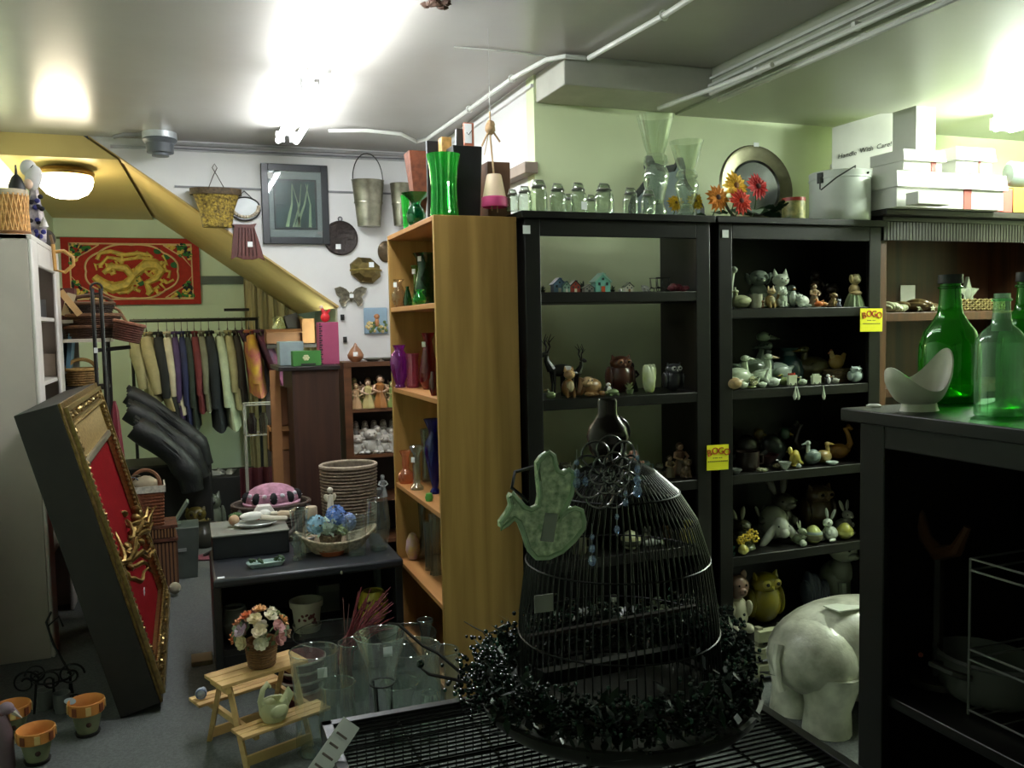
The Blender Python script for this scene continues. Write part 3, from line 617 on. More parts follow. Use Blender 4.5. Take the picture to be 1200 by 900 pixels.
# silk flowers
def blossom(b, bc, c, R, n=14, face=(0, -1, .2)):
    f = Vector(face).normalized(); u = f.orthogonal().normalized(); v = f.cross(u)
    for i in range(n):
        a = 2*PI*i/n + random.random()*.2; d = (u*math.cos(a) + v*math.sin(a)); q = Vector(c); rr = R * random.uniform(1.1, 1.45)
        w = d.cross(f) * R * .24
        b.add([q + d*R*.2, q + d*rr*.6 + w + f*.004, q + d*rr - f*.002, q + d*rr*.6 - w + f*.004], [(0, 1, 2, 3)])
    bc.ell(Vector(c) + f*.004, (R*.3, R*.18, R*.3), n=8, k=5)
def flower(px, py, y, R, col, ccol, lab, n=16):
    p = at(px, py, Y=y); t = thing('silk_flower', lab, 'flower', (p.x, y, ZT)); b = M(); c = M(); z = p.z - ZT
    for q in (1, .8, .6): blossom(b, c if q == 1 else M(), (0, -.002*(1-q)*10, z), R*q, n, (random.uniform(-.2, .2), -1, .25))
    mesh_obj('petals', b, mat(col, .7, noise=.25, scale=40), t, smooth=False); mesh_obj('centre', c, mat(ccol, .8), t)
    mesh_obj('stem', M().tube([(0, .01, z), (.01, .03, z*.5), (0, .04, .01)], .003, 5), mat('#3c5a2c', .6), t)
    l = M()
    for i in range(3): l.add([(0, .02, z*.3), (.03+.01*i, .0, z*.4-.01*i), (.05*(-1)**i, -.01, z*.25), (.01, 0, z*.15)], [(0, 1, 2, 3)])
    mesh_obj('leaf', l, mat('#2f4a26', .6), t, smooth=False)
flower(862, 218, 3.42, .058, '#e8b426', '#7a4a10', 'yellow silk sunflower at the top of the bouquet before the round tray')
flower(841, 232, 3.40, .052, '#d98a28', '#3a1c0c', 'orange silk sunflower with dark centre at the near end of the bouquet')
flower(868, 236, 3.38, .05, '#d2381c', '#5a1408', 'orange-red silk daisy low in the middle of the bouquet')
flower(888, 219, 3.42, .052, '#b81c1e', '#4a0c0c', 'crimson silk daisy on the tray side of the bouquet')
flower(815, 236, 3.50, .035, '#e2c02c', '#8a6a18', 'small yellow silk flower between the vases and the orange sunflower')
flower(792, 238, 3.54, .035, '#d8b02a', '#6a4812', 'small yellow silk flower seen between the two trumpet vases')
x = fX(905, 3.44, ZT)
t = thing('foliage_sprig', 'dark green silk leaves trailing at the end of the flower bouquet', 'foliage', (x, 3.44, ZT)); b = M()
for i in range(26):
    q = random.uniform(-.08, .1); z = random.uniform(.01, .08); d = random.uniform(-.03, .03); b.add([(q, d, z), (q+.02, d-.02, z+.012), (q+.045, d-.01, z-.005), (q+.02, d+.012, z-.008)], [(0, 1, 2, 3)])
mesh_obj('leaves', b, mat('#1f3d26', .5), t, kind='stuff', smooth=False)
# tin, pail
x = fX(930, 3.42, ZT); k = dep((x, 3.42, ZT))/F
t = thing('painted_tin', 'small yellow tin painted with green leaves and a red lid', 'tin', (x, 3.42, ZT))
mesh_obj('body', M().lathe([(0, 0), (13*k, 0), (13*k, 22*k), (0, 22*k)], 24), mat('#c9bc74', .4, noise=.5, scale=30, col2='#3f5a2c'), t); mesh_obj('lid', M().lathe([(13.6*k, 21*k), (13.6*k, 25*k), (0, 25.5*k)], 24), mat('#9c2a1c', .35), t)
x = fX(984, 3.5, ZT); k = dep((x, 3.5, ZT))/F; R = 34*k; h = 58*k
t = thing('enamel_pail', 'white enamel pail with lowered wire handle beside the stacked boxes', 'pail', (x, 3.5, ZT), .2)
en = mat('#e2e8df', .3, noise=.04, coat=.3)
mesh_obj('body', M().lathe([(0, 0), (R*.97, 0), (R, .01), (R, h*.84), (R*1.03, h*.85), (R*1.03, h*.87), (R, h*.88), (R*1.02, h*.99), (R*1.0, h), (R*.97, h*.98), (R*.97, .02), (0, .015)], 36), en, t)
mesh_obj('handle', M().tube([(-R*1.02, 0, h*.9), (-R*1.3, -.03, h*.62), (-R*1.5, -.06, h*.58), (-R*1.2, -R*.8, h*.8), (-R*.6, -R*1.06, h*1.02), (0, -R*.6, h*1.03), (R*.6, -.03, h*1.03), (R*1.02, 0, h*.9)], .0035, 5), mat('#4a4d48', .35, .7), t)
for s in (-1, 1): mesh_obj('handle_lug', M().cb((s*R*1.02, 0, h*.86), (.012, .03, .05)), mat('#2d312c', .5), t)
mesh_obj('rivet', M().ell((R*.1, -R*1.03, h*.92), .006, n=8, k=5), mat('#22261f', .4), t)
# ---------------------------------------------------------------- boxes on the brown bookcase
ZB = 2.031; cw = mat('#dcdcd4', .6, noise=.04, scale=8); cr = mat('#a04438', .6)
def carton(name, x0, x1, y0, y1, z0, z1, label, rz=0, lid=.0, red_=None, mt=cw, red_x=0):
    t = thing(name, label, 'box', ((x0+x1)/2, (y0+y1)/2, z0), rz); a, b_ = (x1-x0)/2, (y1-y0)/2; h = z1-z0
    mesh_obj('box_body', M().box(-a, a, -b_, b_, 0, h-.002), mt, t, bevel=.002)
    if lid:
        o = .008; mesh_obj('lid', M().add([(-a-o-.004, -b_-o-.01, h-lid), (a+o+.004, -b_-o-.01, h-lid), (a+o, b_+o, h-lid), (-a-o, b_+o, h-lid), (-a-o, -b_-o, h+.004), (a+o, -b_-o, h+.004), (a+o, b_+o, h+.004), (-a-o, b_+o, h+.004)], [(0,3,2,1),(4,5,6,7),(0,1,5,4),(1,2,6,5),(2,3,7,6),(3,0,4,7)]), mt, t)
    if red_: mesh_obj('red_stripe', M().box(red_x*a-red_/2, red_x*a+red_/2, -b_-.003, -b_, 0, h-lid), cr, t)
    return t
def zat(py, px, y): return at(px, py, Y=y).z
X = lambda px, y=3.35, z=2.2: fX(px, y, z)
# big carton turned so its lettered flap faces the room
A1 = at(975, 195, Y=3.80); A2 = at(1085, 170, Y=3.56); ang = math.atan2(A2.y-A1.y, A2.x-A1.x)
t = thing('lettered_carton', 'big white carton lettered in italics with a care notice, its flap rising to the ceiling', 'box', (A1.x, A1.y, ZB), ang)
Lb = (A2 - A1).xy.length
z1 = zat(150, 978, A1.y)-ZB; z2 = zat(118, 1070, 3.56)-ZB
mesh_obj('lettered_side', M().prism([(0, 0), (Lb*.72, 0), (Lb*.72, .30), (Lb*.93, .36), (Lb*.93, z2), (0, z1)], .006), cw, t)
mesh_obj('box_body', M().box(.0, Lb*.70, .006, .06, 0, .30), cw, t)
xw = Lb*.05
for wd_ in ('Handle', 'With', 'Care!'):
    o_ = text('lettering', wd_, .034, INK, t, (0, 0, 0), (PI/2, -.17, 0), .3); wid = max(v.co.x for v in o_.data.vertices)*2
    o_.location = (xw+wid/2, -.005, .335+xw*.2); xw += wid+.009
mesh_obj('ink_line', M().box(Lb*.42, Lb*.62, -.0045, -.003, .19, .215), mat('#55554f', .6), t)
carton('gift_box', X(1069), X(1092), 3.33, 3.48, ZB+.277, zat(124, 1085, 3.33), 'small white box with a red edge on top of the box pile')
carton('gift_box', X(1049), X(1094), 3.30, 3.5, ZB+.18, ZB+.275, 'white lidded box directly under the small red-edged box', lid=.05, red_=.03, red_x=.55)
carton('gift_box', X(1036), X(1160), 3.27, 3.5, ZB+.0, ZB+.165, 'wide low white box at the bottom of the pile by the pail', lid=.07, red_=.05, red_x=.3)
carton('gift_box', X(1108), X(1150), 3.29, 3.46, ZB+.18, ZB+.30, 'white lidded box on the lamp side of the pile', lid=.06, red_=.012, red_x=.3)
carton('slim_box', X(1040), X(1078), 3.16, 3.235, ZB, ZB+.06, 'flat white box with a scribbled lid lying in front of the wide low box')
carton('red_box', X(1163), X(1181), 3.32, 3.45, ZB, ZB+.12, 'upright red box beside the white box pile', mt=mat('#9a4a40', .6))
carton('ochre_box', X(1182), X(1206), 3.32, 3.45, ZB, ZB+.13, 'ochre yellow box next to the upright red box', mt=mat('#9a7a30', .6))
carton('glare_panel', X(1072, 3.55, 2.4), X(1104, 3.55, 2.4), 3.64, 3.72, ZB, HB-.01, 'tall narrow white panel standing in for lamp glare up to the lowered ceiling behind the gift boxes')  # white panel added where lamp glare shows, not a real box
p = at(1180, 185, Y=3.4); 
solo('rolled_blanket', M().lathe([(0, -.22), (.05, -.21), (.065, -.19), (.065, .19), (.05, .21), (0, .22)], 16, sy=.6).rot((0, PI/2, .15)), mat('#5f6a62', .8), 'grey-green rolled cloth on the boxes under the lamp', 'cloth', (X(1215), 3.38, ZB+.20))
# ---------------------------------------------------------------- things hanging on the back wall
def wallp(px, py): p = at(px, py, Y=YB-.004); return p
kw = dep(wallp(345, 240))/F
# framed picture
p = wallp(346, 240); t = thing('framed_picture', 'black framed picture of green leaf blades hung on the white back wall', 'picture', p); hw, hh = 38*kw, 46*kw
fm = mat('#23262a', .35)
for a in ((-hw, -hw+.045, -hh, hh), (hw-.045, hw, -hh, hh), (-hw+.045, hw-.045, -hh, -hh+.045), (-hw+.045, hw-.045, hh-.045, hh)): mesh_obj('frame', M().box(a[0], a[1], -.03, 0, a[2], a[3]), fm, t, bevel=.003)
mesh_obj('mat_board', M().box(-hw+.03, hw-.03, -.012, -.006, -hh+.03, hh-.03), mat('#a8acaa', .3, noise=.03), t)
iw, ih = 24.5*kw, 29*kw
mesh_obj('inner_frame', M().box(-iw, iw, -.022, -.012, -ih, ih), fm, t, bevel=.002)
mesh_obj('print', M().box(-iw+.012, iw-.012, -.024, -.021, -ih+.012, ih-.012), mat('#3a5a58', .25, noise=.5, scale=7, col2='#27403e'), t)
b = M()
for x0_, x1_, w0 in ((-.06, -.02, .012), (.02, -.02, .008), (-.02, .04, .007), (.09, .07, .010), (.0, .085, .012)):
    b.add([(x0_-w0, -.0255, -ih+.015), (x0_+w0, -.0255, -ih+.015), ((x0_+x1_)/2+w0*.5+.015, -.0255, 0), (x1_+w0*.2, -.0255, ih-.03), (x1_-w0*.2, -.0255, ih-.03), ((x0_+x1_)/2-w0*.5+.015, -.0255, 0)], [(0, 1, 2, 5), (5, 2, 3, 4)])
mesh_obj('leaf_blades', b, mat('#9fb48a', .3, noise=.3, scale=10), t, smooth=False)
mesh_obj('glass', M().box(-hw+.04, hw-.04, -.029, -.028, -hh+.04, hh-.04), glass('#eef2f2', .35), t)
mesh_obj('price_tag', M().cb((-hw+.06, -.03, hh-.08), (.035, .002, .04)), TAG, t)
# bucket shapes
def wall_bucket(px, py, w, h, lab, handle=True, mt=TIN, taper=.72, basket=False, name='tin_bucket'):
    p = at(px, py, Y=YB-.08); k = dep(p)/F; R = w*k/2; hh = h*k; t = thing(name, lab, 'basket' if basket else 'bucket', (p.x, YB-.08 if not basket else YB-.07, p.z))
    prof = [(0, -hh), (R*taper, -hh), (R*(taper+.12), -hh*.55), (R*(taper+.14), -hh*.5), (R, 0), (R*1.03, .004), (R*.96, 0), (R*(taper+.1), -hh*.5), (R*taper*.9, -hh+.01), (0, -hh+.01)]
    mesh_obj('body', M().lathe(prof, 24, sy=min(1, .075/R)), mt, t)
    if basket: mesh_obj('rim', M().lathe([(R*.98, -.03), (R*1.06, -.03), (R*1.06, .01), (R*.98, .01)], 24, sy=.075/R), mat('#4a3a22', .7, noise=.5, scale=60, bump=.6), t)
    else: mesh_obj('band', M().lathe([(R*(taper+.17), -hh*.5), (R*(taper+.19), -hh*.48), (R*(taper+.17), -hh*.46)], 24, sy=min(1, .075/R)), mt, t)
    if handle: mesh_obj('handle', M().ring((0, 0, .01), R*.93, .004, 16, 5, ax='y', ry=30*k, a0=0, a1=PI), mat('#3a3833', .4, .7), t)
    return t, R, hh, k
wall_bucket(431, 212, 38, 53, 'tarnished tin bucket with raised wire handle hung beside the framed picture')
wall_bucket(469, 216, 24, 48, 'narrow tin bucket half hidden behind the green glass on the pine bookcase', False)
t, R, hh, k = wall_bucket(253, 223, 55, 43, 'woven gold-brown wall basket hanging from a twisted wire loop', False, mat('#b59a3e', .6, .3, noise=.75, scale=55, bump=1, bscale=90, col2='#3a2c12'), .6, True, 'wall_basket')
mesh_obj('wire_loop', M().tube([(-.05, 0, .0), (-.01, .03, .1), (.015, .04, .15), (0, .04, .175), (-.015, .04, .15), (.012, .03, .1), (.06, 0, 0)], .003, 5), mat('#3a2a20', .5), t)
# little shaped mirror
p = wallp(287, 243); t = thing('shell_mirror', 'small oval mirror edged with shells hanging from two cords', 'mirror', p)
pts = [(17*kw*math.cos(a)*(1 if math.sin(a) < 0 else .95), 15*kw*math.sin(a) if math.sin(a) < 0 else 11*kw*math.sin(a)) for a in [2*PI*i/24 for i in range(24)]]
mesh_obj('mirror', M().prism(pts, .008, o=(0, -.012, 0)), mat('#a9adab', .35, .2, noise=.1), t)
mesh_obj('rim', M().tube([(a, -.016, q) for a, q in pts], .006, 5, closed=True), mat('#2a2824', .4), t)
b = M()
for i in range(16): a = PI + PI*i/15; b.ell((15*kw*math.cos(a), -.022, 12*kw*math.sin(a)+.004), (.013, .008, .011), n=6, k=4)
mesh_obj('shell_edging', b, mat('#a89a80', .4, noise=.5, scale=60), t)
mesh_obj('cord', M().tube([(-.05, -.012, .055), (0, -.004, .105), (.06, -.012, .045)], .003, 4), INK, t)
# wooden carved plaque
p = wallp(289, 284); t = thing('wooden_plaque', 'dark red flared wooden plaque with a curled top edge on the slanted stair trim', 'plaque', (p.x, p.y-.012, p.z))
o = [(-15, 20), (-18, 21.5), (-14, 18), (-17, -19), (-12, -17), (-4, -20), (6, -20), (13, -19), (18, -21), (14, -4), (9, 18), (13, 22), (4, 20.5), (-6, 20.5)]
o = [(-15, 20), (-18, 21.5), (-13, 17), (-16, 0), (-18, -20), (-12, -17), (-4, -20), (6, -20), (13, -18), (19, -21), (15, -4), (9, 17), (12, 21.5), (4, 20)]
mesh_obj('board', M().prism([(a*kw, q*kw) for a, q in o], .025, o=(0, 0, 0)), wood('#4a1a12', '#5f2418', 'z'), t, bevel=.003)
b = M()
for i in range(6): b.tube([(-.06+i*.024, -.014, -.09), (-.045+i*.018, -.014, .09)], .003, 4)
mesh_obj('carved_line', b, mat('#3a120c', .5), t); mesh_obj('price_tag', M().cb((.02, -.016, -.015), (.032, .002, .034)), TAG, t)
# round plate, brass basket, butterfly, tile
p = wallp(399, 279); t = thing('iron_griddle', 'round dark carved metal disc with a hanging ring and white price square', 'plaque', p)
mesh_obj('disc', M().lathe([(0, .012), (17*kw, .012), (19*kw, .016), (20.5*kw, .012), (20.5*kw, 0), (0, 0)], 32).rot((PI/2, 0, 0)), mat('#2c2320', .45, .4, noise=.5, scale=40, bump=.8, bscale=50), t)
mesh_obj('hanging_ring', M().ring((0, -.01, 22.5*kw), 2.4*kw, .003, 12, 4, ax='y'), INK, t); mesh_obj('price_tag', M().cb((-.02, -.02, -.06), (.034, .002, .034)), TAG, t)
p = wallp(428, 317); t = thing('brass_wall_pocket', 'brass many-sided wall pocket with a raised middle band, below the dark disc', 'wall pocket', p)
mesh_obj('body', M().lathe([(0, .07), (11*kw, .065), (19*kw, .03), (20*kw, 0)], 8, sy=.82).rot((PI/2, PI/8, 0)), mat('#77683f', .35, .85, noise=.4, scale=20), t, smooth=False)
mesh_obj('band', M().tube([(-19*kw, -.02, .0), (-8*kw, -.068, .005), (8*kw, -.07, .005), (19*kw, -.02, 0)], .007, 6), BRASS, t); mesh_obj('price_tag', M().cb((.03, -.07, .035), (.034, .002, .034)), TAG, t)
p = wallp(452, 295); t = thing('hanging_plate', 'small brown disc on the wall cut off by the pine bookcase edge', 'plaque', p)
mesh_obj('disc', M().lathe([(0, .02), (8*kw, .02), (10*kw, .01), (10*kw, 0)], 24, sy=1.3).rot((PI/2, 0, 0)), mat('#5a4a34', .4, .5, noise=.4, scale=30), t)
p = wallp(411, 347); t = thing('metal_butterfly', 'pewter butterfly wall ornament with pierced wings', 'ornament', (p.x, p.y-.012, p.z)); pw = mat('#8d8878', .35, .8, noise=.4, scale=40)
for s in (-1, 1):
    w = [(0, 1), (-6, 8), (-13, 11), (-19, 9), (-17, 3), (-12, -1), (-14, -6), (-11, -12), (-8, -12), (-7, -9), (-4, -5), (0, -3)]
    w = [(a*kw*-s, q*kw) for a, q in w]; mesh_obj('wing', M().prism(w, .004).tube([(a, -.003, q) for a, q in w], .004, 5, closed=True), pw, t)
    b = M()
    for e in ((-15, 7), (-10, 8), (-14, 3), (-8, 3), (-10, -6), (-6, -4)): b.ring((e[0]*kw*-s, -.004, e[1]*kw), 2.2*kw, .0022, 10, 4, ax='y').tube([(0, -.004, 0), (e[0]*kw*-s, -.004, e[1]*kw)], .002, 4)
    mesh_obj('wing_vein', b, pw, t)
mesh_obj('body', M().ell((0, -.01, -.005), (.013, .012, .035)), pw, t); mesh_obj('price_tag', M().cb((0, -.024, .0), (.028, .002, .026)), TAG, t)
p = wallp(440, 376); t = thing('relief_tile', 'painted relief tile of a small figure among flowers under blue sky', 'tile', p); hw, hh = 14.5*kw, 16*kw
mesh_obj('slab', M().box(-hw, hw, -.02, 0, -hh, hh), mat('#8aa2b4', .4, noise=.1), t, bevel=.008)
b = M(); b2 = M(); b3 = M()
for i in range(26): (b if i % 2 else b2).ell((random.uniform(-hw*.85, hw*.85), -.022, random.uniform(-hh*.85, -hh*.1)), (.012, .007, .012), n=6, k=4)
b3.ell((.005, -.024, .03), (.02, .012, .018)); b3.ell((.005, -.024, -.01), (.016, .012, .03))
mesh_obj('leaves', b, mat('#5a6a34', .5), t, kind='stuff'); mesh_obj('blossoms', b2, mat('#c8b078', .5), t, kind='stuff'); mesh_obj('figure', b3, mat('#b07a52', .5), t)
for px, py, lab in ((398, 372, 'upper black hook on the wall corner beside the tile'), (401, 398, 'lower black latch on the wall edge above the gourd vase')):
    p = wallp(px+3, py); solo('wall_hook', M().box(-.012, .012, -.02, 0, -.02, .02).ell((0, -.02, 0), (.008, .01, .014), n=6, k=4), INK, lab, 'hook', p)
# ---------------------------------------------------------------- pine bookcase: coloured glass, items placed along y by pixel column
def pv(px, hp, x, z, prof, mt, label, name='vase', cat='vase', wide=None, n=22, tag=None, sq=0, rib=0, nr=0, extra=None, part='body'):
    """a lathe vase with profile in units of its height; wide = width in px if given"""
    y = fY(px, x, z); k = dep((x, y, z))/F; h = hp*k
    R = max(r for r, _ in prof); sr = (wide*k/2/R) if wide else h
    if y > 4.215 - R*sr and z < 1.9: y = 4.215 - R*sr; x = fX(px, y, z)
    if y > 4.23 - R*sr: y = 4.23 - R*sr; x = fX(px, y, z)
    t = vase(name, [(r*sr, q*h) for r, q in prof], (x, y, z), mt, label, cat, n, rib=rib, nr=nr, sq=sq, part=part)
    if tag: mesh_obj('price_tag', M().cb((-R*sr*.7, -R*sr*.85, tag*h), (.018, .003, .024)).rot((0, 0, -.8), (-R*sr*.7, -R*sr*.85, tag*h)), TAG, t)
    return t, h, k
BUD = [(0, .01), (.16, 0), (.16, .02), (.10, .08), (.12, .5), (.2, 1), (.17, 1), (.09, .5)]
URN = [(0, .01), (.25, 0), (.28, .03), (.22, .08), (.42, .35), (.5, .6), (.42, .78), (.25, .86), (.24, .9), (.34, 1), (.3, 1)]
BULB = [(0, .01), (.3, 0), (.32, .04), (.5, .3), (.5, .45), (.3, .68), (.2, .8), (.22, .9), (.4, 1), (.36, 1)]
CYL = [(0, .02), (.4, .0), (.42, .03), (.42, .06), (.36, .5), (.5, 1), (.46, 1), (.34, .5), (.38, .05)]
GR = glass('#4fd06a', .5); GRD = glass('#2a9a55', .55)
# top of the pine bookcase
t, h, k = pv(476, 46, 1.03, pt, [(0, .01), (.5, 0), (.5, .04), (.28, .12), (.4, .6), (.55, 1), (.5, 1), (.34, .6)], glass('#58e070', .45), 'tall narrow bright green bud vase at the far end of the pine bookcase top', wide=11, n=8)
t, h, k = pv(488, 40, 1.0, pt, [(0, .0), (.3, 0), (.62, .18), (.68, .38), (.5, .55), (.32, .68), (.4, .78), (.95, .98), (1, 1), (.9, .98), (.36, .78)], glass('#1f9a60', .6), 'round emerald glass vase with a wide ruffled rim on the pine bookcase', wide=33, rib=.06, nr=6, n=36)
k_ = 3.6/F
x_ = fX(484, 3.98, pt); put('porcelain_bird', 'duckling', .11, (1.13, 3.92, pt), ('#e8e2d0', '#e8e2d0', '#c8b48a'), 'small cream porcelain bird behind the green ruffled vase', 'figurine')
# rust-coloured cone vase
y = fY(486, 1.16, pt); t = thing('cone_vase', 'tall rust-brown flared square cone vase on the pine bookcase', 'vase', (fX(491, 3.93, pt+.15), 3.93, pt)); kk = dep((1.1, 3.93, pt))/F
mesh_obj('body', M().lathe([(0, .0), (6*kk, 0), (6*kk, .01), (19*kk, 88*kk), (18*kk, 88*kk), (6*kk, 3*kk)], 4).rot((0, 0, PI/4)), mat('#6c3820', .65, .0, noise=.4, scale=30, bump=.3), t, smooth=False)
# black slab, bag, bamboo, frames
def slab(name, px0, px1, y, py0, z, th, mt, label, cat, taper=1, lean=0):
    xa, xb = fX(px0, y, z+.1), fX(px1, y, z+.1); h = at((px0+px1)/2, py0, Y=y).z - z; t = thing(name, label, cat, ((xa+xb)/2, y, z)); a = (xb-xa)/2
    mesh_obj('body', M().add([(-a*taper, -th/2*taper, 0), (a*taper, -th/2*taper, 0), (a*taper, th/2*taper, 0), (-a*taper, th/2*taper, 0), (-a+lean, -th/2, h), (a+lean, -th/2, h), (a+lean, th/2, h), (-a+lean, th/2, h)],
        [(0,3,2,1),(4,5,6,7),(0,1,5,4),(1,2,6,5),(2,3,7,6),(3,0,4,7)]), mt, t, bevel=.003); return t, a, h
BL = mat('#0d0d0f', .5, noise=.2)
t, a, h = slab('black_board', 501, 528, 3.66, 166, pt, .02, BL, 'flat black panel standing behind the fluted green vase', 'board')
t, a, h = slab('black_planter', 527, 561, 3.52, 174, pt, .12, BL, 'tapering square black planter beside the fluted green vase', 'planter', .82)
mesh_obj('opening_shade', M().box(-a*.9, a*.9, -.05, .05, h-.004, h+.001), mat('#050505', .9), t)  # near-black sheet on the solid top paints the shade of a hollow
t, a, h = slab('bamboo_cup', 517, 529, 3.58, 162, pt+.0, .05, mat('#b88a4c', .5, noise=.35, scale=40), 'bamboo-coloured narrow box rising behind the fluted green vase', 'box')
t, a, h = slab('dark_board', 531, 543, 3.75, 151, pt, .02, mat('#30302c', .4), 'dark framed board leaning behind the black planter', 'frame', 1, .02)
t, a, h = slab('card_frame', 545, 557, 3.72, 144, pt, .012, mat('#b06a50', .5), 'terracotta-edged white card with a tick mark behind the black planter', 'card')
mesh_obj('card', M().box(-a+.004, a-.012, -.009, -.006, h-.09, h-.006), TAG, t)
mesh_obj('tick_mark', M().tube([(-.012, -.011, h-.045), (-.004, -.011, h-.055), (.012, -.011, h-.035)], .0015, 4), INK, t)
# fluted green vase
y = 3.46; x = fX(521, y, pt); kk = dep((x, y, pt))/F; h = 72*kk
vase('fluted_vase', [(0, .006), (.024, 0), (16*kk, .006), (16*kk, .02), (15*kk, h*.25), (14.5*kk, h*.5), (16*kk, h*.8), (19*kk, h), (17.6*kk, h), (14.6*kk, h*.8), (13*kk, h*.5), (13.6*kk, .03)], (x, y, pt), GR, 'large fluted bright green glass vase on the near end of the pine bookcase', n=64, rib=.045, nr=16)
# brown block and hanging bell pot
t, a, h = slab('brown_box', 566, 592, 3.60, 193, pt, .14, mat('#6a4a34', .6, noise=.15), 'dark brown box on the pine bookcase behind the hanging bell pot', 'box')
y = 3.44; x = fX(579, y, 2.1); kk = dep((x, y, 2.1))/F; zb = at(579, 243, Y=y).z
t = thing('hanging_bell_pot', 'cream and pink clay pot hung upside down on a string as a wind chime', 'wind chime', (x, y, zb))
mesh_obj('pot', M().lathe([(0, 38*kk), (8*kk, 38*kk), (9*kk, 36*kk), (13.9*kk, 11*kk)], 24), mat('#e2c8a8', .6, noise=.06), t)
mesh_obj('rim', M().lathe([(13.8*kk, 12*kk), (15*kk, 11*kk), (15.6*kk, 2*kk), (14.6*kk, 0), (12.6*kk, 9*kk), (8*kk, 34*kk)], 24), mat('#c8437a', .55, noise=.08), t)
zz = H - zb
mesh_obj('string', M().tube([(0, 0, 38*kk), (-.012, 0, 80*kk), (-.012, 0, 110*kk)], .004, 6).tube([(-.012, 0, 95*kk), (-.04, 0, 60*kk)], .002, 4), mat('#c2a27c', .8), t)
mesh_obj('knot', M().ell((-.012, 0, 92*kk), (.022, .018, .03), j=.12).tube([(-.012, 0, 92*kk), (-.05, 0, 70*kk)], .004, 4).tube([(-.012, 0, 92*kk), (.03, 0, 76*kk)], .004, 4), mat('#b08f68', .85, noise=.3, scale=60), t)
mesh_obj('hanging_cord', M().tube([(-.012, 0, 100*kk), (-.012, 0, min(zz, 140*kk))], .002, 4).tube([(-.012, 0, min(zz, 140*kk)), (-.012, .0, zz)], .0005, 4), mat('#b5b2ab', .7), t)
mesh_obj('clapper', M().tube([(.012, 0, 20*kk), (.012, 0, -6*kk)], .003, 5).tube([(-.012, 0, 20*kk), (-.012, 0, -4*kk)], .003, 5), mat('#b09070', .6), t)
# shelves of the pine bookcase
pv(468, 30, 1.06, 1.606, BULB, glass('#d8c49a', .6), 'squat amber glass flask at the far end of the upper pine shelf', wide=16, tag=.8)
pv(478, 24, 1.02, 1.606, [(0, .01), (.4, 0), (.5, .2), (.48, .4), (.3, .7), (.16, .9), (.2, 1)], glass('#3c8a48', .6), 'small dark green pear-shaped glass vase on the upper pine shelf', wide=11)
pv(489, 48, 1.06, 1.606, [(0, .01), (.42, 0), (.5, .08), (.4, .22), (.26, .4), (.28, .8), (.5, 1), (.44, 1)], glass('#b8e070', .5), 'tall slender yellow-green glass vase on the upper pine shelf', wide=13, tag=.85)
pv(500, 62, 1.1, 1.606, [(0, .01), (.4, 0), (.5, .3), (.42, .5), (.32, .7), (.36, .9), (.5, 1), (.46, 1)], glass('#1d7d3c', .6), 'biggest dark green glass vase near the upper pine shelf end', wide=30, tag=.88)
pv(492, 18, .99, 1.606, BULB, glass('#3fc05a', .6), 'tiny bright green glass bulb vase in front on the upper pine shelf', wide=16)
pv(469, 46, 1.06, 1.214, URN, glass('#b040b8', .6), 'shiny purple glass urn vase on the second pine shelf', wide=21)
pv(484, 40, 1.03, 1.214, [(0, .03), (.42, 0), (.44, .06), (.42, .8), (.5, 1), (.46, 1), (.4, .8), (.4, .08)], glass('#e898b0', .6), 'pale pink fluted glass tumbler vase between the purple and red vases', wide=16, rib=.05, nr=10, n=40)
pv(503, 66, 1.07, 1.214, [(0, .01), (.3, 0), (.5, .15), (.5, .35), (.32, .65), (.22, .85), (.36, 1), (.32, 1)], glass('#b0183a', .6), 'tall ruby red glass vase on the second pine shelf', wide=22, tag=.8)
pv(509, 28, .99, 1.214, [(0, .01), (.3, 0), (.5, .3), (.5, .6), (.35, .8), (.3, 1)], glass('#8a1024', .6), 'small dark red glass pot in front of the tall ruby vase', wide=12)
pv(476, 36, 1.06, .740, [(0, .01), (.4, 0), (.5, .1), (.5, .3), (.2, .45), (.24, .6), (.22, .8), (.4, 1), (.36, 1)], glass('#f0b890', .5), 'peach tinted clear glass decanter on the third pine shelf', wide=17)
pv(489, 52, 1.0, .740, [(0, .01), (.5, 0), (.5, .06), (.25, .14), (.3, .5), (.24, .8), (.5, .92), (.55, .97), (.4, 1)], glass('#d8e4dc', .8), 'clear glass pillar candlestick on the third pine shelf', name='candlestick', cat='candlestick', wide=17, tag=.7)
pv(500, 60, 1.12, .740, CYL, glass('#dfe8e4', .7), 'clear glass cylinder behind the cobalt vase', wide=13)
pv(510, 88, 1.05, .740, [(0, .01), (.22, 0), (.25, .03), (.14, .08), (.3, .3), (.48, .55), (.42, .7), (.24, .78), (.24, .84), (.48, 1), (.44, 1)], glass('#2430b8', .55), 'tall cobalt blue glass vase with flared mouth on the third pine shelf', wide=23)
pv(503, 9, .98, .740, [(0, 0), (.4, .0), (.5, .5), (.35, 1), (0, 1)], mat('#4f9a44', .3), 'small green glass frog-shaped lump beside the cobalt vase', name='glass_frog', cat='ornament', wide=10)
pv(484, 32, 1.02, .354, [(0, 0), (.3, .02), (.5, .35), (.42, .7), (.2, .95), (0, 1)], mat('#c8a8c0', .4, noise=.7, scale=22, col2='#d8c070'), 'pastel pink, yellow and lilac openwork egg on the fourth pine shelf', name='lattice_egg', cat='egg', wide=17)
pv(496, 66, 1.1, .354, CYL, glass('#dfe6e4', .75), 'tall clear glass column vase behind the pastel egg', wide=10, n=8)
pv(503, 58, 1.04, .354, CYL, glass('#dfe6e4', .75), 'clear glass tumbler vase in the middle of the fourth pine shelf', wide=12)
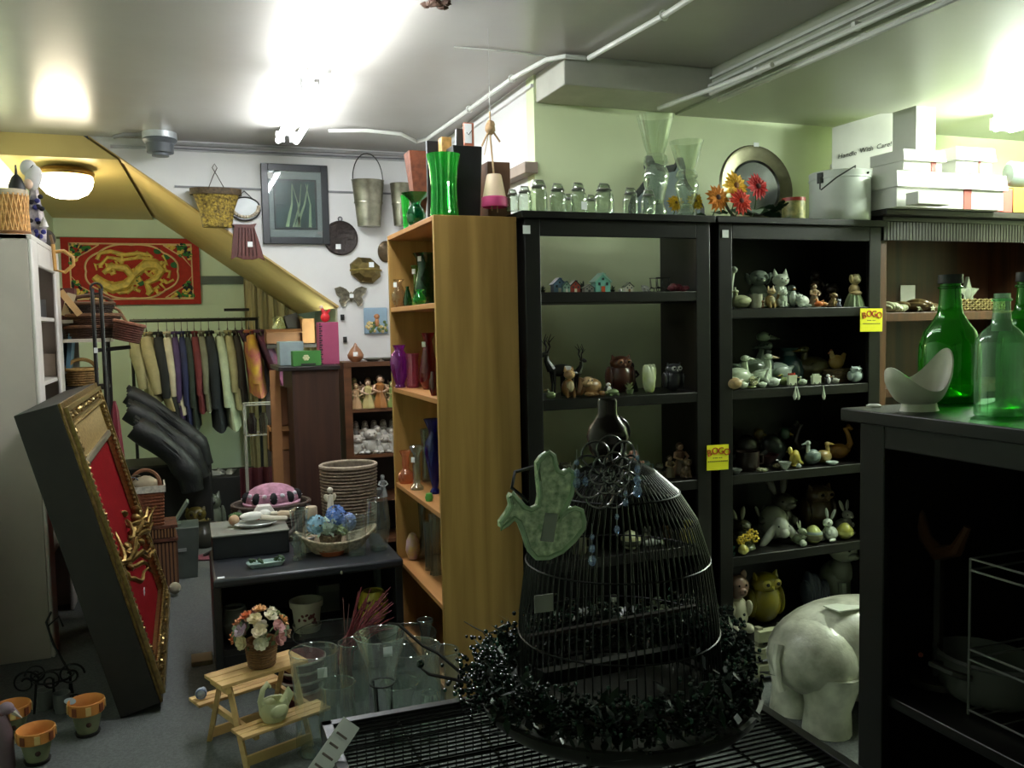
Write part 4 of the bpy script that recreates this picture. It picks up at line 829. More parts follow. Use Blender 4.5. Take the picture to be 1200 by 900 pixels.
pv(511, 72, 1.05, .354, [(0, .02), (.5, 0), (.4, .1), (.3, .5), (.5, 1), (.45, 1)], glass('#dfe6e4', .8), 'clear fluted glass vase at the near end of the fourth pine shelf', wide=14, rib=.08, nr=8, n=32)
# ---------------------------------------------------------------- black bookcase under the jars
A = 'figurine'
w1 = 'on the miniature houses shelf'
row(1.643, [
 (627, 14, 3.46, 'person', ('#c9c9b4', '#d8c8a8', '#8a8a70'), 'tiny_figure', 'pale little figure beside the stile', A),
 (636, 10, 3.5, 'plant', ('#20301c', '#2c4a26'), 'toy_bush', 'dark green toy bush', 'ornament'),
 (654, 17, 3.46, 'house', ('#6f90a8', '#3a5a78', '#c8c8b0'), 'miniature_house', 'small blue gabled house', 'miniature house'),
 (663, 13, 3.44, 'house', ('#8fae9c', '#4a6a60', '#e0e0d0'), 'miniature_house', 'tiny sea-green terraced house', 'miniature house', 0, .8),
 (673, 14, 3.46, 'house', ('#a83a2c', '#2a1a12', '#e0d8c0'), 'miniature_house', 'red shop front with a dark roof', 'miniature house'),
 (684, 17, 3.56, 'plant', ('#142014', '#1a3420'), 'toy_tree', 'dark toy fir tree behind the grey cottage row', 'ornament'),
 (689, 9, 3.45, 'house', ('#9a9a90', '#6a6a68', '#404040'), 'miniature_house', 'low grey cottage row', 'miniature house', 0, 1.5),
 (704, 22, 3.45, 'house', ('#7fc4b4', '#9ac8b4', '#c8542c'), 'miniature_house', 'tall mint-green house with orange shutters', 'miniature house'),
 (718, 9, 3.5, 'plant', ('#182416', '#2a4422'), 'toy_bush', 'small dark toy bush next to the mint house', 'ornament'),
 (727, 4, 3.42, 'egg', ('#e8e8e0',), 'white_pebble', 'tiny white egg', 'ornament'),
 (736, 11, 3.45, 'house', ('#d8d4c0', '#1c2018', '#7a5230'), 'miniature_house', 'tiny white chapel with arched brown door', 'miniature house', 0, 1.1),
 (757, 8, 3.45, 'lying', ('#b8b8b0', '#c8c8c0', '#706860'), 'lying_lamb', 'tiny grey lying lamb', A),
 (795, 13, 3.46, 'shell', ('#8a3a44', '#c89a9a'), 'pink_shell', 'pink and dark red shell', 'shell')], w1)
x = fX(773, 3.5, 1.643); t = thing('wire_carriage', 'small dark open wire carriage on the top shelf between lamb and pink shell', 'ornament', (x, 3.5, 1.643)); b = M()
for s in (-.03, .03):
    b.tube([(-.035, s, .065), (.035, s, .065), (.03, s, .02), (-.03, s, .02)], .0022, 4, closed=True)
    for q in (-.025, 0, .025): b.tube([(q, s, .02), (q*1.2, s, .065)], .0018, 4)
mesh_obj('frame', b, mat('#3a3c3a', .4, .5), t); b = M()
for s in (-.03, .03):
    for q in (-.022, .022): b.ring((q, s, .012), .011, .002, 12, 4, ax='y')
mesh_obj('wheels', b, mat('#2c2c2a', .4, .5), t)
w2 = 'on the black deer shelf'
row(1.191, [
 (645, 12, 3.40, 'duckling', ('#8fa070', '#a8b488', '#c8a060'), 'green_chick', 'little pale green chick', A),
 (667, 36, 3.43, 'fox', ('#8a6238', '#c09a6a', '#d8c49a'), 'squirrel_figurine', 'tan squirrel with raised bushy tail', A),
 (694, 24, 3.44, 'lying', ('#9a7850', '#c4a478', '#7a5a38'), 'lying_dog', 'tan dog bending forward', A, .3),
 (713, 15, 3.42, 'penguin', ('#1c1c1c', '#e0e0d8', '#e8e8e0'), 'panda_figurine', 'small black and white panda', A),
 (718, 8, 3.39, 'turtle', ('#6a7a52', '#8a9468'), 'turtle_figurine', 'flat grey-green turtle', A),
 (727, 44, 3.50, 'owl', ('#4a2418', '#5a3020', '#8a5a40'), 'totem_owl', 'dark red-brown carved owl', A),
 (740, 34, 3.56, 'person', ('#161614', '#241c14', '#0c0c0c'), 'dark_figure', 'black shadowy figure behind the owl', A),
 (738, 15, 3.44, 'plant', ('#7a8a60', '#b8c090'), 'little_plant', 'small pale plant in a pot', 'ornament'),
 (789, 33, 3.44, 'owl', ('#2c2c30', '#4a4c50', '#c8c8c8'), 'raccoon_figurine', 'dark grey raccoon with pale mask', A)], w2)
x = fX(761, 3.44, 1.191); t = thing('leaf_vase', 'white and lime leaf-shaped vase on the second shelf beside the raccoon', 'vase', (x, 3.44, 1.191)); b = M(); kk = 3.9/F
for i in range(7): b.ell((math.sin(i*.9)*.012, math.cos(i*.9)*.01, 17*kk), (.02, .016, 17*kk), (math.cos(i)*.12, math.sin(i)*.22, 0))
mesh_obj('leaves', b, mat('#c8d868', .3, noise=.5, scale=12, col2='#e8ecd8'), t)
for px, hp, y, lab, rz in ((655, 74, 3.46, 'taller black deer statuette with upright antlers and a price square', 0), (671, 60, 3.50, 'shorter black deer statuette behind the squirrel', PI)):
    x = fX(px, y, 1.191); h = hp*dep((x, y, 1.191))/F; t = put('deer_statuette', 'deer', h, (x, y, 1.192), ('#14130f', '#14130f', '#14130f'), lab + ' ' + w2, 'statuette', rz, wide=1)
    if not rz: mesh_obj('price_tag', M().cb((h*.12, -h*.1, h*.43), (.03, .002, .034)), TAG, t)
w3 = 'on the shelf below the black deer'
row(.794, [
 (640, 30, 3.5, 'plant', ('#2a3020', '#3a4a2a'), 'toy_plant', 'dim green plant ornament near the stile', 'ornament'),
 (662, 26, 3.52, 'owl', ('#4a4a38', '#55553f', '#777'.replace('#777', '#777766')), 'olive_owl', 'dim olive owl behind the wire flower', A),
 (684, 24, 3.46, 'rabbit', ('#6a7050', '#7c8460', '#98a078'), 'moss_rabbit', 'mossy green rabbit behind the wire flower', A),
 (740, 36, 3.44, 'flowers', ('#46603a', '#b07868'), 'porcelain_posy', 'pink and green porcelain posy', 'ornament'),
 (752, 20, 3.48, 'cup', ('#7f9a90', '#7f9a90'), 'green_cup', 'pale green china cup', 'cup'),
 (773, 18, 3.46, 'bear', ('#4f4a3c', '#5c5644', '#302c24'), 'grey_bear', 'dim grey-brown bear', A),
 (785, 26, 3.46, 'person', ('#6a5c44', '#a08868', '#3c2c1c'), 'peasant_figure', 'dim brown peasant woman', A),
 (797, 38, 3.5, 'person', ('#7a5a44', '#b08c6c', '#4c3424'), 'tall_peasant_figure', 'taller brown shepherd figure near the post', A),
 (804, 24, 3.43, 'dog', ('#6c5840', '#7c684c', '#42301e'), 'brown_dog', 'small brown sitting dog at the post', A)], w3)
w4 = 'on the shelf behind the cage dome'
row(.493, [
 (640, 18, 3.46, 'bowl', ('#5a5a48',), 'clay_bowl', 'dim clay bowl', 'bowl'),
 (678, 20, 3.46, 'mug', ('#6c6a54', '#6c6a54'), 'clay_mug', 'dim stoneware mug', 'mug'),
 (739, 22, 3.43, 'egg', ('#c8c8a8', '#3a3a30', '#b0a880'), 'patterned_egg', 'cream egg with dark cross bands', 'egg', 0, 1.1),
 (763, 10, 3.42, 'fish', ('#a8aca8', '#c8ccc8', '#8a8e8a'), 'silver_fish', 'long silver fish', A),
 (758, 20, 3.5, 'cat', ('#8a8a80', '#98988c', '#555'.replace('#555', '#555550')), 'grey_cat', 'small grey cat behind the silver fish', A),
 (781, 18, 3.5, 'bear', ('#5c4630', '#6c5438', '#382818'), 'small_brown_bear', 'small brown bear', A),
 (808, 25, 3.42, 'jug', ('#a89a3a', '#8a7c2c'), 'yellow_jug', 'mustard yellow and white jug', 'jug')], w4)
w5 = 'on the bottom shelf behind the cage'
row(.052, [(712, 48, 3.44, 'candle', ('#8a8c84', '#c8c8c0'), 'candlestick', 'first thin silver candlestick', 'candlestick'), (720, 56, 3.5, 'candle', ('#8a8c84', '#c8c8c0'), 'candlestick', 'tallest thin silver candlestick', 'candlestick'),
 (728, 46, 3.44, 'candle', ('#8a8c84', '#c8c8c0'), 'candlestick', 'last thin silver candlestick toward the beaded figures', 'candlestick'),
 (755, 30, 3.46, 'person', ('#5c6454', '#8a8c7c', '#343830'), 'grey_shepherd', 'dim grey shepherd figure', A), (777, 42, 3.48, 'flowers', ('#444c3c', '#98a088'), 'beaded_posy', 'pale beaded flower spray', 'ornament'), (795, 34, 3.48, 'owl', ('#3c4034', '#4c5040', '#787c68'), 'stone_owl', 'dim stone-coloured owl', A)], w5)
# ---------------------------------------------------------------- figurine bookcase
w1 = 'on the white cat shelf'
row(1.562, [
 (867, 22, 3.42, 'duckling', ('#b4b890', '#c0c49c', '#a0986c'), 'sleeping_duck', 'yellow-green sleeping duck', A, 0, 1.2),
 (888, 48, 3.54, 'dog', ('#8f9c8c', '#97a494', '#7f8c7c'), 'big_grey_dog', 'largest grey-white dog', A, -.4, 1.1),
 (912, 46, 3.47, 'cat', ('#c9d2bd', '#cfd8c4', '#a88070'), 'white_cat', 'big white cat with pointed ears', A),
 (886, 16, 3.40, 'mug', ('#a8a890', '#a8a890'), 'grey_mug', 'small stone-coloured mug', 'mug'),
 (893, 10, 3.38, 'dog', ('#6a4a2c', '#7a5634', '#4a301c'), 'tiny_brown_dog', 'tiny brown dog in front of the mug', A),
 (903, 26, 3.40, 'fox', ('#b49a60', '#c8b080', '#d8cca0'), 'golden_fox', 'golden standing fox', A),
 (916, 25, 3.39, 'cat', ('#b4c0ac', '#c0ccb8', '#a08878'), 'white_kitten', 'white kitten in front of the big cat', A),
 (927, 27, 3.46, 'penguin', ('#5a645c', '#38403a', '#c0c8bc'), 'puffin_figurine', 'grey and white puffin', A),
 (941, 16, 3.40, 'lying', ('#d0d8c8', '#dce4d4', '#c0c8b8'), 'white_lying_lamb', 'white curly lamb lying down', A, 0, .9),
 (954, 28, 3.45, 'person', ('#a08c6c', '#b89c78', '#5c4028'), 'beige_lady', 'lady in a beige ruffled dress', A),
 (959, 10, 3.38, 'duckling', ('#c86a2c', '#d87c3c', '#e0a040'), 'orange_chick', 'orange chick', A, 0, 1.1),
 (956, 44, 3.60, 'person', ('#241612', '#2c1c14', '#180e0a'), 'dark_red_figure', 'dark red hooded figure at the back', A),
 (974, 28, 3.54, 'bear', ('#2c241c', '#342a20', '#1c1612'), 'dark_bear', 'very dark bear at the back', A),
 (976, 18, 3.42, 'dog', ('#8a7448', '#9a8458', '#6a5430'), 'small_tan_dog', 'small tan dog', A),
 (983, 10, 3.39, 'cat', ('#8c90a0', '#9ca0b0', '#606470'), 'tiny_grey_cat', 'tiny grey-blue cat', A),
 (966, 8, 3.38, 'duckling', ('#b88048', '#c89058', '#d8a860'), 'tiny_tan_chick', 'tiny tan chick beside the orange one', A)], w1)
x = fX(858, 3.44, 1.562); kk = dep((x, 3.44, 1.562))/F
t = thing('tall_white_dog', 'tall white dog statuette at the stile on the top figurine shelf', 'statuette', (x, 3.44, 1.562)); h = 50*kk
mesh_obj('body', M().tube([(0, .02, 0), (0, .02, h*.5), (0, 0, h*.85)], [.012, .016, .014], 8).tube([(.012, -.01, 0), (.012, -.005, h*.5)], .006, 6), mat('#c0c8b4', .3), t)
mesh_obj('head', M().ell((0, -.012, h*.9), (.016, .024, .016)).tube([(0, .0, h*.92), (0, .008, h)], [.008, .003], 5), mat('#c0c8b4', .3), t)
x = fX(1001, 3.42, 1.562); h = 40*dep((x, 3.42, 1.562))/F
t = thing('dressed_dog', 'cream dog in a green pleated skirt at the end of the top figurine shelf', A, (x, 3.42, 1.562), .3)
mesh_obj('skirt', M().lathe([(0, 0), (h*.27, 0), (h*.22, h*.2), (h*.14, h*.4), (0, h*.45)], 24, rib=.12, nr=12), mat('#a0b488', .5, noise=.1), t)
mesh_obj('jacket', M().ell((0, 0, h*.5), (h*.18, h*.15, h*.18)).ell((0, -.01, h*.4), (h*.19, h*.16, h*.08)), mat('#c0a878', .5, noise=.3, scale=60), t)
mesh_obj('head', M().ell((0, -.005, h*.8), (h*.17, h*.16, h*.16)).ell((-.006, -.02, h*.76), (h*.08, h*.1, h*.07)), mat('#c8bc88', .4), t)
mesh_obj('ears', M().ell((-h*.17, 0, h*.82), (h*.06, h*.06, h*.12)).ell((h*.19, 0, h*.85), (h*.07, h*.06, h*.12)), mat('#b8a870', .4), t); [mesh_obj('eye', M().ell((q, -.025, h*.84), .003, n=6, k=4), EYE, t) for q in (-.012, .008)]
w2 = 'on the white goose shelf'
row(1.191, [
 (858, 28, 3.39, 'goose', ('#c4ccb4', '#ccd4bc', '#b87a44'), 'white_goose', 'white goose pressed against the stile', A),
 (866, 38, 3.44, 'duck', ('#b8c4a8', '#c4d0b4', '#8a9a6c'), 'open_billed_duck', 'white duck with open bill', A, PI),
 (859, 20, 3.37, 'duckling', ('#b09468', '#c8c8b0', '#b8783c'), 'brown_duckling', 'brown and white duckling', A),
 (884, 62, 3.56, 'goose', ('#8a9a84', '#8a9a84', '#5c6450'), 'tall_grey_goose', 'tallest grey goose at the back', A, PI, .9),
 (893, 38, 3.46, 'goose', ('#b4c2a8', '#bccab0', '#b0986c'), 'middle_white_goose', 'middle-sized white goose looking away', A, PI),
 (908, 50, 3.54, 'goose', ('#9aa69c', '#3c4640', '#2c3430'), 'dark_headed_goose', 'goose with dark head and black collar', A),
 (905, 24, 3.39, 'swan', ('#ccd6c4', '#ccd6c4', '#bcc6b4'), 'white_swan', 'white swan with arched neck', A),
 (893, 15, 3.38, 'swan', ('#c0ccb4', '#c0ccb4', '#a8b498'), 'little_swan', 'little swan dish between flowers and big swan', A),
 (870, 12, 3.38, 'duckling', ('#c8d0b8', '#c8d0b8', '#c09050'), 'white_duckling', 'tiny white duckling', A),
 (881, 14, 3.39, 'flowers', ('#8c9a60', '#d0d0a0'), 'cream_flower_basket', 'cream porcelain flower basket', 'ornament', 0, 1.3),
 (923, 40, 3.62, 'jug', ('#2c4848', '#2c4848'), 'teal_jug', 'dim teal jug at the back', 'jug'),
 (919, 14, 3.42, 'duckling', ('#7a8a50', '#8c9c60', '#c8a040'), 'green_duckling', 'olive green duckling', A),
 (928, 13, 3.38, 'planter', ('#ccd4b4', '#30342a', '#b03c28'), 'cart_ornament', 'white toy cart with red and green flowers', 'ornament', 0, .45),
 (940, 11, 3.39, 'duckling', ('#c4d0b8', '#d0dcc4', '#c0a060'), 'tiny_white_chick', 'tiny white chick between the toy carts', A),
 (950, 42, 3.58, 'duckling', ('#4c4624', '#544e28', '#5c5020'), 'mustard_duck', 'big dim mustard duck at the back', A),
 (956, 11, 3.38, 'planter', ('#c4ccb0', '#30342a', '#c4ccb0'), 'cart_ornament', 'plain white toy cart', 'ornament', 0, .55),
 (970, 12, 3.38, 'penguin', ('#3c3c3c', '#e0e0dc', '#e4e4e0'), 'tiny_panda', 'tiny black and white bird', A),
 (978, 10, 3.38, 'duckling', ('#8c8c80', '#a8a89c', '#b87c50'), 'tiny_grey_chick', 'tiny grey chick beside the nest basket', A),
 (1002, 19, 3.40, 'owl', ('#b4c4bc', '#c0d0c8', '#90a098'), 'white_round_owl', 'round white owl on a foot', A, 0, 1.2)], w2)
x = fX(980, 3.50, 1.191); kk = dep((x, 3.5, 1.191))/F
t = thing('nest_basket', 'brown woven nest basket on the duck shelf', 'basket', (x, 3.5, 1.191)); b = M()
for i in range(7): b.ring((0, 0, .006+i*.009), 17*kk+.004*math.sin(i), .006, 20, 5, ry=.05)
mesh_obj('weave', b, mat('#5a482a', .8, noise=.4, scale=60), t, kind='stuff'); mesh_obj('base', M().lathe([(0, 0), (16*kk, 0), (16*kk, .05), (0, .052)], 18, sy=.8), mat('#4a3a22', .8), t)
put('hen_figurine', 'hen', 24*kk, (x, 3.5, 1.191+.058), ('#b0904c', '#b89c5c', '#a04a30'), 'golden hen sitting in the nest basket on the duck shelf', A)
for px, a in ((933, 1), (965, 0)):
    p = at(px, 452, Y=3.345); t = thing('hanging_spoon_pair' if a else 'hanging_drop', ('pair of small white feet-shaped' if a else 'single long white drop-shaped') + ' legs dangling over the duck shelf edge', 'ornament', (p.x, p.y, p.z))
    for s in ((-.011, .011) if a else (0,)):
        mesh_obj('leg', M().tube([(s*.2, 0, .0), (s*.6, -.002, -.02), (s*.9, -.002, -.05), (s, -.004, -.066)], [.0015, .003, .009, .004], 8), mat('#c4ccb8', .3), t)
w3 = 'on the wooden swan shelf'
row(.797, [
 (862, 6, 3.39, 'disc', ('#6c7068',), 'grey_dish', 'flat grey dish at the stile', 'dish'),
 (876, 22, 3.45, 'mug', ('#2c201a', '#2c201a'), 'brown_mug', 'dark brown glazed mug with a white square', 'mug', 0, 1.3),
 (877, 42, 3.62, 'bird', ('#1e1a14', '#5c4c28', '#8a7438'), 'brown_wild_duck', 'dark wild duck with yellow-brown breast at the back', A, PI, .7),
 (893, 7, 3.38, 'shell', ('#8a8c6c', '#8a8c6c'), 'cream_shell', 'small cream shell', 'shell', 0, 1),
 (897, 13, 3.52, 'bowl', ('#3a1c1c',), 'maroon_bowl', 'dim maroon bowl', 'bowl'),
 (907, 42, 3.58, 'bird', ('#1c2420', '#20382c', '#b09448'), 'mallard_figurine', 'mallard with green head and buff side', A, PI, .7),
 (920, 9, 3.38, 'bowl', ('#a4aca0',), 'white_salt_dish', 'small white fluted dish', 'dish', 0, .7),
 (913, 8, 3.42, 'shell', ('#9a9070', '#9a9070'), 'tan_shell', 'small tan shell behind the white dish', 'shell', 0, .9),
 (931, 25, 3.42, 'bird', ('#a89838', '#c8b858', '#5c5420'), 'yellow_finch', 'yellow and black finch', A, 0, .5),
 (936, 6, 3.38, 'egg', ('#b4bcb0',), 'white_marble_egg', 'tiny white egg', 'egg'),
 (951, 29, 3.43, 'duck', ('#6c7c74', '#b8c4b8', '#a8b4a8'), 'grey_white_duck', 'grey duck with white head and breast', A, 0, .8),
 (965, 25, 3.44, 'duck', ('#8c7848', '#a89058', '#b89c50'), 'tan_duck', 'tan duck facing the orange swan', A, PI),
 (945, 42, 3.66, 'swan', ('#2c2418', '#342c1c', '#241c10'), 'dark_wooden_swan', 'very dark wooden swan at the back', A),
 (984, 40, 3.50, 'swan', ('#9a6c30', '#9a6c30', '#a87c3c'), 'wooden_swan', 'orange-brown wooden swan with straight neck', A, PI),
 (975, 4, 3.385, 'disc', ('#b8c4bc',), 'white_saucer', 'flat white saucer in front of the wooden swan', 'dish', 0, 1.5)], w3)
w4 = 'on the rabbit shelf'
row(.413, [
 (866, 46, 3.52, 'rabbit', ('#44442c', '#4c4c34', '#6c6a54'), 'straw_rabbit', 'big shaggy straw rabbit at the stile', A, 0, 1.3),
 (876, 30, 3.43, 'flowers', ('#586040', '#d0b030'), 'yellow_flower_spray', 'yellow flower spray', 'ornament'),
 (858, 12, 3.39, 'plant', ('#1c3c30', '#24604c'), 'green_leaf_ornament', 'dark green leaf ornament', 'ornament'),
 (871, 12, 3.385, 'egg', ('#b8b05c', '#c8c078', '#a89c48'), 'yellow_small_egg', 'little yellow egg', 'egg'),
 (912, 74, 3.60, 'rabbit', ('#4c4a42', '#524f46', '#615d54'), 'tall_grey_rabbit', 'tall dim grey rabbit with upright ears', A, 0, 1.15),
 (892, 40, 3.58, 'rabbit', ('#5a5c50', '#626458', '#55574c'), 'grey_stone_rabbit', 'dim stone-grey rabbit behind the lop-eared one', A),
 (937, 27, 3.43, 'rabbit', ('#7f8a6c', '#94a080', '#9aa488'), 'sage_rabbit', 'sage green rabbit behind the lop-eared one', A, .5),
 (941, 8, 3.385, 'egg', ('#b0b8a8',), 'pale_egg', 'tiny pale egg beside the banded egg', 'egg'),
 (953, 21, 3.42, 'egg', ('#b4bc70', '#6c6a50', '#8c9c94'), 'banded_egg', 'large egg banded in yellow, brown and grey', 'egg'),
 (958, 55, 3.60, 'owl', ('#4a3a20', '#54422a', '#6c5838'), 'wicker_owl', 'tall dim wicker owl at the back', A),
 (972, 38, 3.42, 'rabbit', ('#b8c0b0', '#c4ccbc', '#bcc4b4'), 'white_rabbit', 'white rabbit sitting up in profile', A, -1.2, .95),
 (990, 19, 3.42, 'egg', ('#a8a850', '#b8b868', '#989840'), 'yellow_egg', 'yellow egg with a rabbit ear behind it', 'egg'),
 (990, 40, 3.50, 'rabbit', ('#8a8a7c', '#949488', '#9c9c90'), 'long_eared_rabbit', 'pale long-eared rabbit behind the yellow egg', A)], w4)
x = fX(916, 3.47, .413); h = 46*dep((x, 3.47, .413))/F
put('lop_eared_rabbit', 'lop', h, (x, 3.50, .414), ('#a4a894', '#c8ccbc', '#c8ccbc'), 'biggest rabbit, white faced with long drooping ears, at the rabbit shelf edge', A, -.15, wide=.9)
w5 = 'behind the elephant stool'
row(.032, [
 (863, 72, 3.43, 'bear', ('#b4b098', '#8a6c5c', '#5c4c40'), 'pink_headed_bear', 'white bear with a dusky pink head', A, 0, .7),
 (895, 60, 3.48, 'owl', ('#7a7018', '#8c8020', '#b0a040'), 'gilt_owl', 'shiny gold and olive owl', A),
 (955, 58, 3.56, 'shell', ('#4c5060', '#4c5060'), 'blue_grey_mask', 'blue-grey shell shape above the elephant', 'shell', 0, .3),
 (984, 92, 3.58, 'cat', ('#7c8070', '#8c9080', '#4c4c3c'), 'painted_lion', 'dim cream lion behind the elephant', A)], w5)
# BOGO signs
YEL = mat('#f2ec1c', .6, noise=.02); RD = mat('#c0391c', .5)
def bogo(px, py, y, lab, w=.145, h=.125, rot=0):
    p = at(px, py, Y=y); t = thing('sale_sign', lab, 'sign', p); t.rotation_euler = (0, rot, 0)
    mesh_obj('card', M().box(-w/2, w/2, -.0015, .0015, -h/2, h/2), YEL, t)
    for i, (ch, dz, r) in enumerate((('B', -.004, .35), ('O', .004, .1), ('G', .004, -.1), ('O', -.003, -.3))):
        text('letter', ch, .044, RD, t, (-.046+i*.031, -.003, .025+dz), (PI/2, r*-.6, 0), 0, .001)
    b = M()
    for q in (-.022, -.012, -.004, .01, .02): b.box(q-.004, q+.003, -.0022, -.0015, -.004, .0)
    for q in range(11): b.box(-.052+q*.0098, -.045+q*.0098, -.0022, -.0015, -.02, -.015)
    mesh_obj('small_print', b, mat('#7a6a1c', .6), t, kind='stuff')
bogo(1021, 375, 3.35, 'yellow BOGO sale sign at the upper shelf end of the figurine bookcase', .135, .112, .01)
bogo(841, 536, 3.352, 'yellow BOGO sale sign on the post between the two black bookcases', .115, .115, .02)
# ---------------------------------------------------------------- brown bookcase contents
row(1.531, [
 (1047, 17, 3.46, 'shell', ('#b8bc98', '#b8bc98'), 'white_wicker_shell', 'white open-weave shell at the near end', 'shell'),
 (1065, 17, 3.52, 'shell', ('#6c5c38', '#6c5c38'), 'tan_wood_bundle', 'crumpled tan driftwood bundle', 'ornament', 0, 1.3),
 (1080, 20, 3.5, 'shell', ('#5c4a2c', '#5c4a2c'), 'brown_basket_shape', 'dark brown driftwood bundle', 'ornament', .4, 1.3),
 (1078, 9, 3.43, 'star', ('#c0c4a0',), 'white_starfish', 'small white starfish standing', 'starfish', 0, 1),
 (1093, 8, 3.43, 'star', ('#b8bc98',), 'grey_starfish', 'small grey-white starfish next to the bottle', 'starfish'),
 (1133, 40, 3.56, 'star', ('#8c9480',), 'tall_starfish', 'tall pale starfish behind the green bottle', 'starfish', 0, .7)], 'on the brown bookcase shelf')
x = fX(1063, 3.62, 1.531)
solo('white_card', M().box(-.05, .05, -.004, .004, 0, .10), mat('#a8a898', .6), 'white card standing behind the driftwood bundles', 'card', (x, 3.62, 1.575))
x = fX(1143, 3.5, 1.531); t = thing('woven_mat', 'rolled woven straw mat on the brown bookcase shelf between the bottles', 'mat', (x, 3.5, 1.533)); b = M()
for i in range(5):
    for j in range(18): b.ell((-.17+j*.02, -.03, .008+i*.012), (.012, .006, .006), (0, .5 if (i+j) % 2 else -.5, 0), n=6, k=4)
mesh_obj('weave', b.box(-.18, .18, -.025, .03, 0, .06), mat('#7a6c3c', .8, noise=.3, scale=50), t, kind='stuff')
# ---------------------------------------------------------------- near black cabinet with bottles
cz = 1.30; cx = at(985, 478, Z=cz).x; cy = at(985, 478, Z=cz).y
t = thing('near_black_cabinet', 'open black cabinet nearest the viewer carrying the green bottles', 'cabinet', (cx+.03+.25, cy-.75, FL)); L = .72; nb = mat('#0f0d0b', .38, spec=.35, noise=.3, scale=8, stretch=(1, .2, 1))
def B(n, x0, x1, y0, y1, z0, z1): mesh_obj(n, M().box(x0, x1, y0, y1, z0-FL, z1-FL), nb, t, bevel=.003)
B('top', -.28, .27, -.75, .75, cz-.03, cz); B('end_panel', -.24, .25, L-.02, L, FL, cz-.03); B('end_panel', -.24, .25, -L, -L+.02, FL, cz-.03)
B('stile', -.25, -.23, L-.075, L, FL, cz-.03); B('stile', -.25, -.23, -L, -L+.07, FL, cz-.03); B('top_rail', -.25, -.23, -L+.07, L-.075, cz-.085, cz-.03); B('back_panel', .24, .25, -L+.02, L-.02, FL, cz-.03)
zs = at(1009, 803, X=cx+.03).z
B('shelf', -.235, .24, -L+.02, L-.02, zs-.025, zs); B('shelf', -.235, .24, -L+.02, L-.02, .15, .175)
# things in the dark cabinet
x0_ = cx+.15
t = thing('wire_rack', 'chrome two-tier wire rack inside the near black cabinet', 'rack', (x0_+.1, .95, zs+.001)); ch = mat('#9a9a94', .3, .85); b = M()
yk = fY(1137, x0_-.02, zs+.3); P0 = Vector((x0_-.02 - (x0_+.1), yk-.95, 0)); z_t = at(1137, 655, X=x0_-.02).z - zs
mesh_obj('post', M().tube([P0, P0+Vector((0, 0, z_t))], .003, 6), ch, t); mesh_obj('post', M().tube([P0+Vector((.2, 0, 0)), P0+Vector((.2, 0, z_t))], .003, 6), ch, t)
for z in (z_t, z_t-.025, z_t*.42, z_t*.42-.022, .01):
    mesh_obj('rail', M().tube([P0+Vector((0, -.5, z)), P0+Vector((0, 0, z)), P0+Vector((.2, 0, z)), P0+Vector((.2, -.5, z))], .0026, 6), ch, t)
for i in range(8):
    mesh_obj('cross_wire', M().tube([P0+Vector((0, -.03-.05*i, .01)), P0+Vector((.2, -.03-.05*i, .01))], .002, 5), ch, t)
y = fY(1118, cx+.22, zs+.06); t = thing('grey_casserole', 'grey oval casserole dish in the dark cabinet behind the wire rack', 'dish', (cx+.24, y-.07, zs+.001))
mesh_obj('body', M().lathe([(0, 0), (.07, 0), (.085, .02), (.09, .09), (.098, .095), (.09, .1), (.08, .03), (0, .01)], 24, sy=1.25), mat('#5c5c58', .35), t); mesh_obj('handle', M().tube([(-.08, .05, .07), (-.12, .04, .08), (-.12, -.02, .08), (-.09, -.04, .07)], .008, 6), mat('#282420', .4), t)
y = fY(1045, cx+.2, zs+.08); t = thing('copper_pan', 'dark saucepan with a copper glint hidden in the near black cabinet', 'pan', (cx+.2, y, zs+.001))
mesh_obj('body', M().lathe([(0, 0), (.06, 0), (.065, .07), (.06, .07), (.055, .01), (0, .01)], 20), mat('#241a16', .3, .5), t); mesh_obj('handle', M().tube([(-.03, -.05, .06), (-.08, -.17, .09)], [.008, .006], 6), mat('#7a3c28', .25, .8), t)
y = fY(1100, cx+.2, zs+.33); t = thing('wooden_cradle', 'curved brown wooden handle shape in the dark of the near black cabinet', 'ornament', (cx+.2, y, zs+.001))
mesh_obj('arc', M().tube([(0, .06, .40), (0, .04, .34), (0, 0, .31), (0, -.05, .33), (0, -.08, .39)], [.012, .016, .02, .016, .008], 8), wood('#4a2c18', '#5c3820', 'y'), t); mesh_obj('post', M().tube([(0, 0, 0), (0, 0, .31)], .012, 6), mat('#1c1410', .5), t); mesh_obj('base', M().lathe([(0, 0), (.06, 0), (.06, .015), (0, .02)], 16), mat('#1c1410', .5), t)
# bottles
def bottle(px, pyb, pyt, wpx, prof, gl, capc, lab, liquid=None, tag=False):
    p = at(px, pyb, Z=cz+.002); k = dep(p)/F; h = (pyb-pyt)*k*.985; R = wpx*k/2
    t = thing('glass_bottle', lab, 'bottle', (p.x, p.y, cz+.001)); mesh_obj('glass_body', M().lathe([(r*R, q*h) for r, q in prof], 40), gl, t)
    cr_ = prof[-1][0]*R*1.18; 
    if capc: mesh_obj('cap', M().lathe([(cr_, h*.93), (cr_*1.06, h*.935), (cr_*1.02, h), (0, h)], 24), mat(capc, .4), t)
    mesh_obj('base_glass', M().lathe([(0, .004), (R*.92, .003), (R*.95, .02), (R*.6, .022), (0, .035)], 32), gl, t)
    mesh_obj('neck_ring', M().ring((0, 0, h*.90), prof[-1][0]*R*1.12, .003, 28, 6), gl, t)
    if tag: mesh_obj('paper_label', M().lathe([(prof[-3][0]*R*1.03+.001, h*.66), (prof[-2][0]*R*1.02+.001, h*.80)], 24), mat('#b8bcb4', .5), t)
    return t
G1 = glass('#4cb838', .5)
